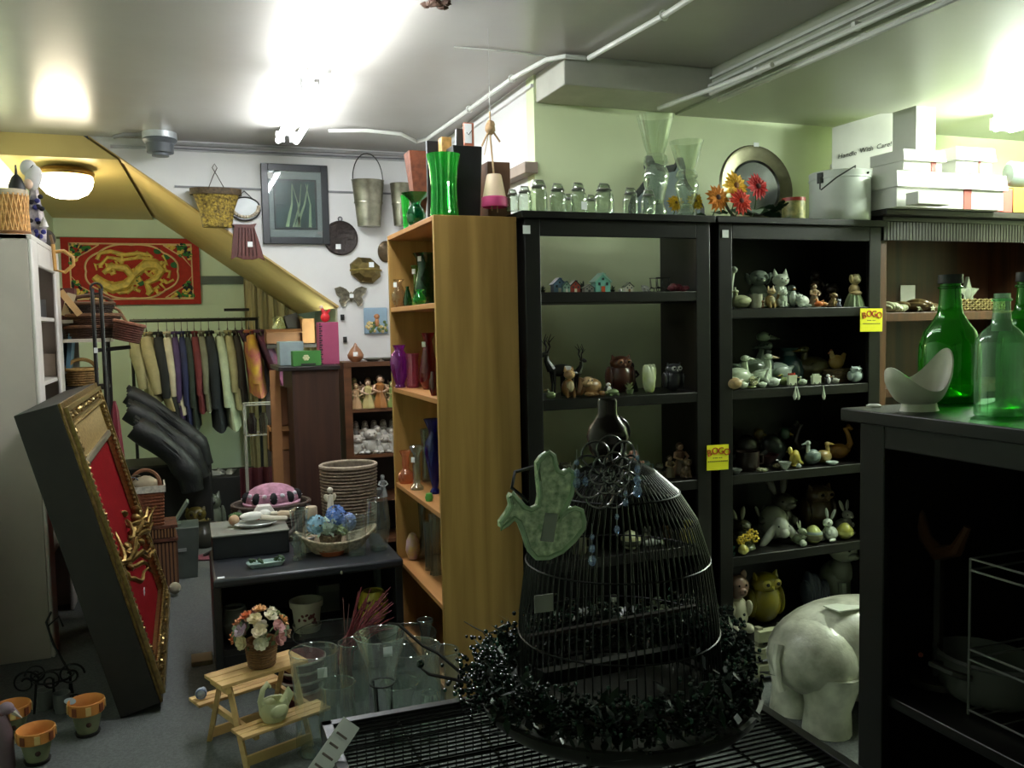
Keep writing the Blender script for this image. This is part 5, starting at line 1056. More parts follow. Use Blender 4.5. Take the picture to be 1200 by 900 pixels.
BP = [(.9, 0), (.98, .015), (1, .05), (1, .42), (.98, .5), (.86, .60), (.62, .68), (.42, .73), (.36, .77), (.31, .88), (.30, .94)]
bottle(1112, 471, 320, 66, [(.9, 0), (.98, .015), (1, .05), (1.02, .35), (.99, .45), (.84, .56), (.58, .64), (.42, .70), (.38, .76), (.34, .88), (.33, .94)], G1, '#1c1f1e', 'big green glass bottle with black cap behind the cream bowl')
bottle(1172, 487, 334, 56, [(.92, 0), (1, .015), (1, .03), (1, .55), (.95, .60), (.72, .66), (.42, .71), (.36, .76), (.32, .88), (.31, .95)], glass('#c4ecca', .6, .12), None, 'pale clear green bottle with a ribbed shoulder and a neck label, standing nearest', tag=True)
bottle(1200, 478, 317, 60, BP, G1, '#1c1f1e', 'second dark green bottle with black cap, behind the pale clear bottle')
# wavy bowl
p = at(1077, 481, Z=cz); k = dep(p)/F
t = thing('wavy_bowl', 'cream ceramic bowl with two high curling ends in front of the green bottles', 'bowl', (p.x, p.y, cz)); cb = mat('#d0cdbd', .4, noise=.04, coat=.2)
mesh_obj('foot', M().lathe([(0, .0), (24*k, 0), (22*k, 4*k), (21*k, 9*k), (0, 10*k)], 32, sy=.8), cb, t)
vs = []; fs = []; nu, nv = 48, 14; ct = 1.8*k
def rim(a):
    c = math.cos(a); return 24*k + (48*k*max(0, c)**2.2 + 28*k*max(0, -c)**2.4) + 12*k*max(0, math.sin(a))**4
for side in (0, 1):
    for j in range(nv+1):
        q = j/nv
        for i in range(nu):
            a = 2*PI*i/nu; hz = rim(a); c = math.cos(a); r = (16 + (21 + (11 if c > 0 else 13)*abs(c)**2)*(q**.62))*k
            z = 8*k + (hz-8*k)*q**1.5
            if q > .8: r -= (6*k*abs(c)**4)*((q-.8)/.2)
            if side: r -= ct; z += ct*.8 if j < nv else 0
            vs.append((r*math.cos(a), r*math.sin(a)*.72, z))
b = M(); o = (nv+1)*nu
for sd in (0, 1):
    for j in range(nv):
        for i in range(nu):
            f = (sd*o+j*nu+i, sd*o+j*nu+(i+1) % nu, sd*o+(j+1)*nu+(i+1) % nu, sd*o+(j+1)*nu+i); fs.append(f)
for i in range(nu): fs.append((nv*nu+i, nv*nu+(i+1) % nu, o+nv*nu+(i+1) % nu, o+nv*nu+i))
fs.append(tuple(o+i for i in range(nu)))
mesh_obj('body', b.add(vs, fs), cb, t)
p = at(1024, 477, Z=cz); solo('white_button', M().lathe([(0, 0), (.016, 0), (.017, .004), (.012, .007), (0, .008)], 20), WHITE, 'tiny white round disc lying on the far corner of the near black cabinet', 'disc', p)
# ---------------------------------------------------------------- wire crate and bird cage
bk = mat('#0e0e0d', .35, .3, noise=.2); zc = .75
cx0 = at(395, 880, Z=zc).x; cx1 = at(940, 858, Z=zc).x; cyb = 1.66; cyf = .75
q1 = at(395, 880, Z=zc); q2 = at(548, 818, Z=zc)
t = thing('wire_crate', 'flat-topped black wire crate carrying the bird cage and dark wreath', 'crate', ((cx0+cx1)/2, (cyb+cyf)/2, FL))
a = (cx1-cx0)/2; bb = (cyb-cyf)/2; hz = zc-FL
for nme, p0, p1 in (('frame_bar', (-a, bb), (a, bb)), ('frame_bar', (-a, -bb), (a, -bb)), ('frame_bar', (-a, -bb), (-a, bb)), ('frame_bar', (a, -bb), (a, bb))):
    mesh_obj(nme, M().box(min(p0[0], p1[0])-.011, max(p0[0], p1[0])+.011, min(p0[1], p1[1])-.011, max(p0[1], p1[1])+.011, hz-.03, hz), bk, t, bevel=.002)
    mesh_obj('base_bar', M().box(min(p0[0], p1[0])-.008, max(p0[0], p1[0])+.008, min(p0[1], p1[1])-.008, max(p0[1], p1[1])+.008, 0, .02), bk, t)
for sx in (-a, a):
    for sy in (-bb, bb): mesh_obj('leg', M().box(sx-.01, sx+.01, sy-.01, sy+.01, 0, hz-.03), bk, t)
n = 62
for i in range(1, n): mesh_obj('top_wire', M().tube([(-a, -bb+2*bb*i/n, hz-.006), (a, -bb+2*bb*i/n, hz-.006)], .0024, 4, cap=False), bk, t, smooth=False)
for i in range(1, 6): mesh_obj('cross_bar', M().tube([(-a+2*a*i/6, -bb, hz-.012), (-a+2*a*i/6, bb, hz-.012)], .003, 5), bk, t)
b = M(); n = 44
for i in range(1, n):
    x = -a+2*a*i/n; b.tube([(x, bb, .02), (x, bb, hz-.03)], .0016, 3, cap=False)
for i in range(1, 26): z = .02+(hz-.05)*i/26; b.tube([(-a, bb, z), (a, bb, z)], .0016, 3, cap=False)
for i in range(1, 40): y = -bb+2*bb*i/40; b.tube([(-a, y, .02), (-a, y, hz-.03)], .0016, 3, cap=False)
for i in range(1, 26): z = .02+(hz-.05)*i/26; b.tube([(-a, -bb, z), (-a, bb, z)], .0016, 3, cap=False)
mesh_obj('side_mesh', b, bk, t, kind='stuff', smooth=False)
# paper tag on the crate corner
p = at(384, 882, Z=zc+.005)
t = thing('paper_tag', 'white paper price tag hanging over the wire crate corner', 'tag', (cx0-.005, cyb-.14, zc+.02))
mesh_obj('card', M().box(-.018, .018, -.001, .001, -.09, .05).rot((-.95, .6, -.5)), mat('#e8e8e8', .6, noise=.05), t)
b = M()
for i in range(5): b.box(-.012, .010-.004*(i % 2), -.0018, -.001, -.07+.022*i, -.066+.022*i)
mesh_obj('scribble', b.rot((-.95, .6, -.5)), mat('#7a6c66', .6), t, kind='stuff')
# cage
CX, CY = fX(725, 1.5, .8), 1.5; zb = zc + .002
t = thing('bird_cage', 'domed black wire bird cage standing on the wire crate inside the wreath', 'bird cage', (CX, CY, zb))
mesh_obj('tray', M().lathe([(0, .004), (.25, .004), (.268, .02), (.275, .04), (.267, .042), (.255, .02), (0, .012)], 48), mat('#3a3a34', .3, .4, noise=.2), t)
prof = [(.198, .02), (.197, .12), (.192, .20), (.178, .30), (.155, .375), (.12, .43), (.075, .47), (.03, .492), (.012, .497)]
NB = 80
for i in range(NB):
    q = 2*PI*i/NB; mesh_obj('bar', M().tube([(r*math.cos(q), r*math.sin(q), z) for r, z in prof], .0017, 4, cap=False), bk, t, smooth=False)
for r, z, w in ((.199, .035, .003), (.196, .16, .0018), (.179, .30, .0018), (.122, .43, .002)): mesh_obj('hoop', M().ring((0, 0, z), r, w, 48, 5), bk, t)
mesh_obj('top_knob', M().lathe([(0, .49), (.025, .492), (.02, .51), (.0, .515)], 14), bk, t); mesh_obj('hanging_ring', M().ring((0, 0, .545), .03, .003, 18, 5, ax='y'), bk, t)
mesh_obj('perch', M().tube([(-.19, .02, .16), (.19, .02, .17)], .006, 6), mat('#2c2018', .6), t)
mesh_obj('door_band', M().box(-.2, .2, -.012, .012, .075, .10, rot=(0, .12, .3)), mat('#141311', .4), t)
p = at(636, 706, Y=CY-.16); mesh_obj('price_tag', M().cb((p.x-CX, -.165, p.z-zb), (.034, .002, .030)), mat('#8a8a84', .6), t)
# wreath: green berries round the cage
t = thing('berry_wreath', 'dark green glossy berry wreath laid around the foot of the bird cage', 'wreath', (CX-.01, CY-.0, zb)); bm1 = M(); bm2 = M()
leaf = M(); vine = M(); RW = .245
for s in range(3): vine.tube([((RW+.012*math.sin(7*q+s*2))*math.cos(q), (RW*.98+.012*math.sin(7*q+s*2))*math.sin(q), .078+.016*math.cos(7*q+s*2)) for q in [2*PI*i/70 for i in range(70)]], .004, 4, closed=True)
rnd = random.Random(3)
for i in range(2600):
    q = rnd.random()*2*PI; u = rnd.gauss(0, .016); v = rnd.gauss(0, .02); rr = RW+u
    c = (rr*math.cos(q), rr*math.sin(q), max(.03, .09+v)); r = rnd.uniform(.003, .0055); (bm1 if i % 5 else bm2).ell(c, r, n=5, k=4)
for i in range(1500):
    q = rnd.random()*2*PI; c = Vector(((RW+rnd.gauss(0, .022))*math.cos(q), (RW+rnd.gauss(0, .022))*math.sin(q), .08+rnd.gauss(0, .024)))
    d = Vector((rnd.uniform(-1, 1), rnd.uniform(-1, 1), rnd.uniform(-.6, 1))).normalized()*.019; w = d.cross(Vector((rnd.random(), rnd.random(), 1))).normalized()*.008
    leaf.add([c-d, c+w, c+d, c-w], [(0, 1, 2, 3)])
for cxx, cyy, cz_, nn in ((-.26, .03, .10, 170), (-.295, .01, .095, 100), (.27, .03, .10, 260), (.24, .10, .125, 150)):
    for i in range(nn):
        c = (cxx+rnd.gauss(0, .022), cyy+rnd.gauss(0, .03), max(.01, cz_+rnd.gauss(0, .026))); (bm1 if i % 5 else bm2).ell(c, rnd.uniform(.003, .0055), n=5, k=4)
mesh_obj('berries', bm1, mat('#12261c', .18, noise=.4, scale=40, coat=.5), t, kind='stuff'); mesh_obj('pale_berries', bm2, mat('#2c4a3c', .15, noise=.4, scale=40, coat=.6), t, kind='stuff')
mesh_obj('leaves', leaf, mat('#16281a', .4, noise=.3), t, kind='stuff', smooth=False); mesh_obj('vine', vine, mat('#241a12', .7), t, kind='stuff')
for pts in ([(-.30, .05, .10), (-.34, .06, .14), (-.37, .06, .16), (-.41, .08, .20), (-.43, .08, .205)], [(-.3, .0, .1), (-.37, .02, .12), (-.385, .02, .135)]):
    mesh_obj('twig', M().tube(pts, [.003]*(len(pts)-1)+[.0015], 5), mat('#1c1410', .6), t)
mesh_obj('loose_berry', M().ell((-.385, .02, .142), .008), mat('#12261c', .18), t)
# black vase behind the flower, standing in a wire loop holder on the crate
y = 1.74; 
p = at(713, 468, Y=1.60); k = dep(p)/F; hv = p.z - (zb+.5)
x = fX(713, CY+.02, 1.3)
t = thing('dark_vase', 'black bottle-necked metal vase standing on the bird cage dome', 'vase', (CX-.004, CY+.005, zb+.49)); p = at(713, 468, Y=CY); hv = p.z-(zb+.49); k = dep(p)/F; ox_ = p.x-(CX-.004)
mesh_obj('body', M().lathe([(0, .0), (13*k, 0), (22*k, hv*.18), (25*k, hv*.4), (22*k, hv*.56), (14*k, hv*.7), (11.5*k, hv*.78), (11.5*k, hv*.97), (10.5*k, hv), (9.5*k, hv*.98), (9.5*k, hv*.8), (0, hv*.75)], 36, c=(ox_, 0, 0)), mat('#2c2423', .22, .6, noise=.1), t)
# green pottery fish
yF = CY-.235; o = [(628,542),(634,534),(641,529),(646,533),(648,543),(651,551),(658,554),(664,549),(669,553),(669,566),(667,578),(662,590),(655,601),(653,606),(661,598),(671,594),(679,597),(682,610),(681,618),(670,632),(656,645),(640,652),(626,652),(617,642),(613,628),(606,610),(600,606),(592,613),(585,618),(585,611),(593,600),(597,592),(595,582),(598,577),(605,585),(612,593),(620,596),(629,592),(631,580),(629,562)]
P = [at(a_, b_, Y=yF) for a_, b_ in o]; c0 = at(640, 600, Y=yF)
t = thing('pottery_bird', 'green mottled pottery bird with pointed wings hung on the bird cage', 'ornament', c0)
gp = mat('#dcecc4', .3, noise=.5, scale=95, coat=.4, bump=.7, bscale=70, col2='#7c9c70')
poly = [(q.x-c0.x, q.z-c0.z) for q in P]
ob = mesh_obj('body', M().prism(poly, .02), gp, t, bevel=.006)
mesh_obj('raised_edge', M().tube([(x_, -.010, z_) for x_, z_ in poly], .0042, 6, closed=True), mat('#98b48c', .2, noise=.2, scale=30, coat=.5), t)
mesh_obj('price_tag', M().box(-.011, .011, -.0125, -.0105, -.045, .0, rot=(0, .2, 0)), mat('#8e968c', .6), t)
mesh_obj('hook', M().tube([(-.03, 0, .02), (-.05, .02, .04), (-.035, .045, .06), (0, .05, .065)], .003, 5), bk, t)
# wire flower with crystal drops
yW = CY-.255; c0 = at(716, 555, Y=yW); t = thing('wire_flower', 'black wire loop flower hung with crystal drops on the front of the cage dome', 'ornament', c0); k = dep(c0)/F
wm = mat('#6c6c6c', .25, .8)
for ring_n, rad, lr, off in ((5, 5, 7, .2), (7, 15, 12, .5), (9, 30, 17, .1)):
    for i in range(ring_n):
        q = 2*PI*i/ring_n+off; cxx, czz = rad*math.cos(q)*k, rad*math.sin(q)*k*.95
        mesh_obj('petal_loop', M().ring((cxx, -.012+.0007*rad, czz), lr*k, .0021, 20, 5, ax='y', ry=lr*k*.9).rot((0, 0, .25*math.cos(q)), (cxx, 0, czz)), wm, t)
mesh_obj('stem', M().tube([(0, 0, 0), (.02, .05, -.04), (.03, .1, -.08)], .003, 5), wm, t)
cr = glass('#cfe0f4', .95, .02)
for px, pya, pyb in ((676, 536, 572), (747, 530, 582), (733, 573, 594), (723, 598, 628), (694, 622, 664), (686, 560, 566)):
    pa = at(px, pya, Y=yW)-c0; pb = at(px, pyb, Y=yW)-c0
    s = mesh_obj('bead_string', M().tube([pa+Vector((0, 0, .012)), pb], .0008, 4), wm, t); n = max(2, int((pyb-pya)/11))
    for i in range(n):
        q = pa.lerp(pb, (i+.5)/n); r = .004+.0016*i; mesh_obj('crystal_drop', M().ell(q, (r, r, r*1.25), n=6, k=4), cr, s, smooth=False)
# ---------------------------------------------------------------- clear glassware on the floor
def floor_glass(px, pyb, pyt, wpx, prof, lab, y=None, sq=0, n=28, col='#e2e9e5', edge=.6, rib=0, nr=0, cat='vase', name='glass_vase', tag=None):
    p = at(px, pyb, Z=FL+.001); 
    if y: p = Vector((fX(px, y, FL), y, FL+.001))
    k = dep(p)/F; zt = at(px, pyt, Y=p.y).z; h = zt-p.z; R = wpx*k/2
    t = thing(name, lab, cat, (p.x, p.y, FL+.002)); m_ = max(r for r, _ in prof)
    mesh_obj('body', M().lathe([(r/m_*R, q*h) for r, q in prof], n, sq=sq, rib=rib, nr=nr), glass(col, edge), t)
    mesh_obj('rim', M().ring((0, 0, h), prof[-1][0]/m_*R, .0025, n, 5) if not sq else M().ring((0, 0, h), prof[-1][0]/m_*R*1.2, .002, n, 5), glass(col, .9), t)
    mesh_obj('thick_base', M().lathe([(0, .002), (prof[1][0]/m_*R*.9, .002), (prof[1][0]/m_*R*.8, .02), (0, .026)], n), glass(col, .8), t)
    if tag: mesh_obj('price_tag', M().cb((tag[0]*R, -R*tag[2], tag[1]*h), (.034, .002, .036)), TAG, t)
    return t, R, h, k
ST = [(0, .0), (.82, 0), (.85, .03), (.85, .5), (1, 1)]; FLR = [(0, 0), (.5, 0), (.55, .02), (.4, .12), (.5, .45), (.7, .8), (1, 1)]; TB = [(0, 0), (1, 0), (1, .02), (1, 1)]
t, R, h, k = floor_glass(450, 872, 743, 62, [(0, 0), (.3, 0), (.32, .3), (.42, .5), (.62, .75), (1, 1)], 'wide flaring clear glass vase in a black wire stand, with a white price square', tag=(.1, .9, .75))
for q in (-.7, 2.2, 4): mesh_obj('stand_leg', M().tube([(R*.42*math.cos(q), R*.42*math.sin(q), h*.56), (R*.30*math.cos(q), R*.30*math.sin(q), 0)], .004, 6), bk, t)
mesh_obj('stand_hoop', M().ring((0, 0, h*.56), R*.46, .0035, 28, 5), bk, t)
floor_glass(417, 858, 752, 34, TB, 'tall straight clear glass cylinder beside the dried red stems', n=24)
floor_glass(372, 880, 762, 56, ST, 'clear glass tumbler vase behind the picnic bench end', tag=(.2, .85, .9))
floor_glass(398, 884, 800, 46, [(0, 0), (.7, 0), (.9, .2), (1, .5), (.8, .8), (.9, 1)], 'rounded clear glass vase beside the hanging paper tag')
floor_glass(395, 815, 741, 80, [(0, 0), (.8, 0), (.9, .2), (.85, .7), (1, 1)], 'big square clear glass vase behind the dried red stems', sq=.5, n=32)
floor_glass(485, 845, 758, 66, [(0, 0), (.7, 0), (.95, .2), (1, .5), (.92, .85), (1, 1)], 'round clear glass bowl vase at the middle of the floor glassware', cat='vase')
floor_glass(520, 838, 762, 44, [(0, 0), (.8, 0), (.95, .3), (1, .6), (.9, 1)], 'clear glass jug nearest the pine bookcase foot')
floor_glass(478, 800, 742, 70, [(0, 0), (.8, 0), (.95, .3), (1, 1)], 'wide clear glass cylinder bowl at the back by the black table', n=30)
floor_glass(500, 800, 726, 15, [(0, 0), (.5, 0), (.45, .4), (.6, .8), (1, 1)], 'slim square clear bud vase rising above the other floor glassware', sq=1, n=16)
floor_glass(470, 868, 800, 44, FLR, 'small flared clear glass vase in front of the round bowl vase')
floor_glass(540, 815, 768, 24, TB, 'small clear glass beaker against the pine bookcase corner')
floor_glass(505, 866, 812, 30, [(0, 0), (.5, 0), (.9, .3), (1, .6), (.6, 1)], 'small round clear glass flask before the clear jug')
# dried red stems
p = at(418, 858, Z=FL); base = Vector((fX(408, 3.55, FL), 3.55, FL))
t = thing('red_dried_stems', 'bundle of dark red dried stems fanning out of the floor glassware', 'dried flowers', base); b = M(); rnd = random.Random(5)
e0 = at(405, 760, Y=3.45)-base
for i in range(46):
    e = at(rnd.uniform(418, 462), rnd.uniform(688, 738), Y=3.5+rnd.uniform(-.08, .08))-base; mdl = e0+Vector((rnd.gauss(0, .012), rnd.gauss(0, .012), rnd.gauss(0, .02)))
    b.tube([Vector((rnd.gauss(0, .01), rnd.gauss(0, .01), 0)), mdl, mdl.lerp(e, .6)+Vector((0, 0, .01)), e], [.0022, .0028, .0035, .0018], 4)
mesh_obj('stems', b, mat('#641520', .7, noise=.3, scale=30), t, kind='stuff'); b = M()
for i in range(5):
    e = at((402, 409, 421, 430, 415)[i], (700, 708, 692, 705, 715)[i], Y=3.6)-base; b.tube([e0, e0.lerp(e, .5), e], .0015, 4)
mesh_obj('thin_stalks', b, mat('#4a2a24', .7), t, kind='stuff')
# ---------------------------------------------------------------- low black table
tz = .45; tx0, tx1, ty0, ty1 = .065, .895, 3.86, 4.42
t = thing('low_black_table', 'low black open television table covered with glass and flowers', 'table', ((tx0+tx1)/2, (ty0+ty1)/2, FL)); gm = mat('#23262b', .4, noise=.15); a = (tx1-tx0)/2; bb = (ty1-ty0)/2; hz = tz-FL
mesh_obj('table_top', M().box(-a, a, -bb, bb, hz-.04, hz), gm, t, bevel=.012)
for s in (-1, 1): mesh_obj('side_panel', M().box(s*a-.035*(s > 0), s*a+.035*(s < 0), -bb+.03, bb, 0, hz-.04), mat('#141416', .5), t, bevel=.004)
mesh_obj('back_panel', M().box(-a+.035, a-.035, bb-.02, bb, 0, hz-.04), mat('#161210', .6), t)
mesh_obj('shelf', M().box(-a+.035, a-.035, -bb+.04, bb-.02, .17, .195), mat('#1c1a1a', .5), t); mesh_obj('shelf', M().box(-a+.035, a-.035, -bb+.03, bb-.02, .02, .05), mat('#141416', .5), t)
mesh_obj('front_board', M().box(-a+.035, a-.035, -bb+.035, -bb+.05, .05, .17), mat('#101012', .5), t)
mesh_obj('price_tag', M().box(-a+.02, -a+.05, -bb+.02, -bb+.045, hz, hz+.0015), TAG, t); mesh_obj('key', M().ell((.13, -bb-.003, hz-.03), (.006, .003, .009)), mat('#a8a898', .3, .8), t)
TZ = tz+.001
def onT(px, py): p = at(px, py, Z=TZ); return p
# dark case with things on it
p0 = onT(250, 658); p1 = onT(340, 648); hbx = (at(250, 632, Y=p0.y).z - tz)
t = thing('flat_grey_case', 'flat charcoal case with a frosted lid at the wall end of the low table', 'case', ((p0.x+p1.x)/2, p0.y+.16, TZ), .0); a = (p1.x-p0.x)/2
mesh_obj('case_body', M().box(-a, a, -.14, .17, 0, hbx), mat('#1b1d21', .5), t, bevel=.004); mesh_obj('lid', M().box(-a-.003, a+.003, -.145, .175, hbx, hbx+.008), mat('#85877e', .25, noise=.08), t, bevel=.002); cz2 = TZ+hbx+.009
def onC(px, y): return (fX(px, y, cz2), y, cz2)
yy = p0.y+.16
t = thing('white_dish', 'oval white dish with silver rim on the flat grey case', 'dish', onC(300, yy-.02)); mesh_obj('body', M().lathe([(0, .0), (.06, 0), (.1, .018), (.096, .02), (.05, .006), (0, .006)], 28, sy=.55), mat('#c9ccc8', .2, .2), t)
t = thing('cloth_doll', 'floppy white cloth doll lying on the flat grey case', 'doll', onC(296, yy+.02)); mesh_obj('body', M().ell((0, 0, .045), (.06, .035, .02)).ell((.06, .01, .05), (.03, .03, .018)), mat('#d8d8d0', .8), t); mesh_obj('head', M().ell((-.085, 0, .032), (.026, .026, .026)), mat('#b89a78', .7), t)
mesh_obj('hair', M().ell((-.075, .02, .05), (.03, .02, .014), j=.3), mat('#3c5a2c', .8), t); mesh_obj('limbs', M().tube([(.04, -.02, .04), (.1, -.03, .03), (.16, -.01, .02)], .012, 8).tube([(.05, .02, .04), (.12, .03, .04)], .012, 8), mat('#d0c8b4', .8), t)
t = thing('red_gift_house', 'little red and white candy-striped house on the flat grey case', 'ornament', onC(310, yy+.09)); mesh_obj('walls', M().box(-.04, .04, -.025, .025, 0, .05), mat('#b4202c', .5), t); mesh_obj('roof', M().prism([(-.05, .045), (.05, .045), (.03, .078), (-.03, .078)], .06), mat('#e0dcd8', .5), t)
for s in (-.02, .015): mesh_obj('trim_band', M().box(s-.004, s+.004, -.028, -.025, 0, .05), WHITE, t)
t = thing('tan_shoe_doll', 'tan pointed cloth shape at the far corner of the flat grey case', 'ornament', onC(330, yy+.06)); mesh_obj('body', M().tube([(-.05, 0, .02), (0, 0, .03), (.05, 0, .03), (.07, 0, .06)], [.015, .022, .018, .004], 8), mat('#b8a488', .7), t)
# tray with greenery
p = onT(312, 664); t = thing('green_dish', 'small pale blue-green soap dish with green leaves on the table edge', 'dish', (p.x, p.y+.02, TZ), .08)
mesh_obj('dish', M().lathe([(0, .0), (.07, 0), (.085, .02), (.08, .02), (.065, .006), (0, .005)], 24, sy=.45, sq=.7), mat('#9ab0aa', .35, noise=.25, scale=30), t); b = M()
for i in range(16): b.ell((random.uniform(-.07, -.02) if i < 9 else random.uniform(.04, .075), random.uniform(-.02, .02), .02+random.random()*.014), (.012, .008, .005), (random.random(), random.random(), i), n=6, k=4)
mesh_obj('leaves', b, mat('#2f4a28', .6), t, kind='stuff')
# glassware on the table
def tglass(px, pyb, pyt, wpx, prof, lab, name='glass_vase', cat='vase', sq=0, col='#e2e9e5', edge=.65, z=TZ, dy=0, **kw_):
    p = at(px, pyb, Z=z); p = Vector((fX(px, p.y+dy, z), p.y+dy, z)); k = dep(p)/F; h = at(px, pyt, Y=p.y).z-z; R = wpx*k/2; m_ = max(r for r, _ in prof); t = thing(name, lab, cat, (p.x, p.y, z+.001))
    mesh_obj('body', M().lathe([(r/m_*R, q*h) for r, q in prof], 28, sq=sq), glass(col, edge), t); mesh_obj('rim', M().ring((0, 0, h), prof[-1][0]/m_*R, .002, 28, 5), glass(col, .9), t)
    mesh_obj('thick_base', M().lathe([(0, .002), (prof[1][0]/m_*R*.9, .002), (prof[1][0]/m_*R*.85, .016), (0, .02)], 24), glass(col, .85), t); return t
tglass(352, 653, 597, 22, [(0, 0), (.7, 0), (.72, .08), (.7, .5), (1, 1)], 'tall clear glass tumbler behind the stubby white cup')
tglass(348, 656, 628, 14, [(0, 0), (.8, 0), (.35, .2), (.5, .5), (.9, .7), (.8, 1)], 'tiny clear stemmed glass in front of the tall tumbler', 'glass_goblet', 'glass')
tglass(418, 650, 606, 24, [(0, 0), (.9, 0), (.92, .3), (1, 1)], 'square clear glass tumbler in front of the boat-shaped basket', sq=.6)
tglass(444, 644, 586, 28, [(0, 0), (.7, 0), (.75, .06), (1, .5), (.92, .85), (.85, 1)], 'oval clear glass vase at the pine bookcase end of the low table')
t = thing('white_cup', 'stubby white ceramic cup between the tall tumbler and the basket', 'cup', tuple(onT(361, 646))); mesh_obj('body', M().lathe([(0, 0), (.028, 0), (.036, .07), (.032, .07), (.026, .008), (0, .008)], 24), mat('#c8c8c4', .3), t); mesh_obj('rim', M().ring((0, 0, .07), .034, .0025, 24, 5), WHITE, t)
p = onT(391, 652); t = thing('terracotta_dish', 'small oval terracotta dish lined with cords on the table edge', 'dish', (p.x, p.y+.03, TZ), .1)
mesh_obj('dish', M().lathe([(0, 0), (.05, 0), (.065, .022), (.06, .022), (.045, .006), (0, .006)], 28, sy=.7), mat('#a85a34', .5, noise=.15), t); mesh_obj('cords', M().tube([(-.05, -.01, .024), (0, -.02, .03), (.05, -.005, .026)], .004, 5).tube([(-.05, .01, .024), (0, .0, .032), (.055, .015, .03)], .004, 5).tube([(.01, 0, .03), (.04, .01, .05)], .006, 5), mat('#c07a4a', .5), t)
t = thing('cream_bottle', 'cream ceramic bottle with a thick round stopper behind the blue flowers', 'bottle', (fX(366, 4.28, TZ), 4.28, TZ)); mesh_obj('body', M().lathe([(0, 0), (.035, 0), (.045, .04), (.042, .09), (.022, .115), (.02, .135), (0, .136)], 24), mat('#a89a84', .4), t); mesh_obj('stopper', M().lathe([(0, .135), (.028, .135), (.031, .16), (.03, .19), (.026, .195), (0, .196)], 24), mat('#b8a890', .4), t)
# boat basket with hydrangea pot
p = Vector((fX(395, 4.1, TZ), 4.1, TZ)); t = thing('boat_basket', 'pale wavy boat-shaped basket on the low table holding the flower pot', 'basket', p); wkm = mat('#b4a48c', .8, noise=.35, scale=50, bump=.6, bscale=90); vs = []; fs = []; nu = 40; nv = 6; kx = 46*dep(p)/F
for sd in (0, 1):
    for j in range(nv+1):
        q = j/nv
        for i in range(nu):
            aa = 2*PI*i/nu; cc = math.cos(aa); rr = .55+.45*q - sd*.03; hz_ = .06+.05*abs(cc)**3
            vs.append((kx*rr*cc, .085*rr*math.sin(aa), .004+hz_*q**1.3 - (0 if j == nv else sd*-.002)))
o = (nv+1)*nu
for sd in (0, 1):
    for j in range(nv):
        for i in range(nu): fs.append((sd*o+j*nu+i, sd*o+j*nu+(i+1) % nu, sd*o+(j+1)*nu+(i+1) % nu, sd*o+(j+1)*nu+i))
fs.append(tuple(range(nu-1, -1, -1))); mesh_obj('body', M().add(vs, fs), wkm, t)
mesh_obj('braided_rim', M().tube([vs[nv*nu+i] for i in range(nu)], .0065, 6, closed=True), mat('#c4b498', .8, noise=.4, scale=80, bump=.5), t)
p = (fX(388, 4.1, TZ), 4.1, TZ+.008); t = thing('hydrangea_pot', 'blue silk hydrangeas in a round wicker pot on the low table', 'potted flowers', p)
mesh_obj('pot', M().lathe([(0, 0), (.042, 0), (.055, .085), (.05, .085), (.04, .06), (0, .06)], 24), mat('#6c5c48', .8, noise=.4, scale=50, bump=.8, bscale=120), t)
cls = []
for cxx, czz, rr, col in ((-.065, .135, .042, '#8fb8cc'), (-.01, .125, .042, '#b4c8b8'), (.03, .17, .045, '#6c8ed0'), (.08, .135, .04, '#9cb0e0'), (.055, .105, .032, '#bcc8a0')):
    b = M()
    for i in range(64):
        d = Vector((random.gauss(0, 1), random.gauss(0, 1)-.4, random.gauss(0, 1))).normalized(); c = Vector((cxx, 0, czz))+d*rr; u = d.orthogonal().normalized()*.014; v = d.cross(u)
        for s4 in range(4):
            a4 = s4*PI/2+i; e = u*math.cos(a4)+v*math.sin(a4); f4 = d.cross(e)*.45; b.add([c, c+e*.6+f4+d*.002, c+e*1.2+d*.003, c+e*.6-f4+d*.002], [(0, 1, 2, 3)])
    mesh_obj('flower_head', b, mat(col, .7, noise=.2, scale=40), t, smooth=False)
b = M()
for i in range(9): q = i*.7; c = Vector((.06*math.cos(q)-.02, .04*math.sin(q)-.02, .095)); b.add([c, c+Vector((.02*math.cos(q)+.008, .02*math.sin(q), .01)), c+Vector((.05*math.cos(q), .05*math.sin(q), -.005)), c+Vector((.02*math.cos(q)-.01, .02*math.sin(q), .01))], [(0, 1, 2, 3)])
mesh_obj('leaves', b, mat('#3c5230', .6), t, kind='stuff', smooth=False)
t = thing('white_angel', 'tiny white angel figure standing behind the blue hydrangeas', 'figurine', (fX(389, 4.27, TZ), 4.27, TZ)); hh = at(390, 570, Y=4.27).z-TZ
mesh_obj('body', M().lathe([(0, 0), (.03, 0), (.018, hh*.6), (.012, hh*.85), (0, hh*.88)], 14), mat('#d8d0c0', .4), t); mesh_obj('head', M().ell((0, 0, hh*.94), .015), mat('#d8d0c0', .4), t); [mesh_obj('wing', M().ell((s*.015, .008, hh*.8), (.014, .004, .022), (0, s*.5, 0)), mat('#d8cfb8', .4), t) for s in (-1, 1)]
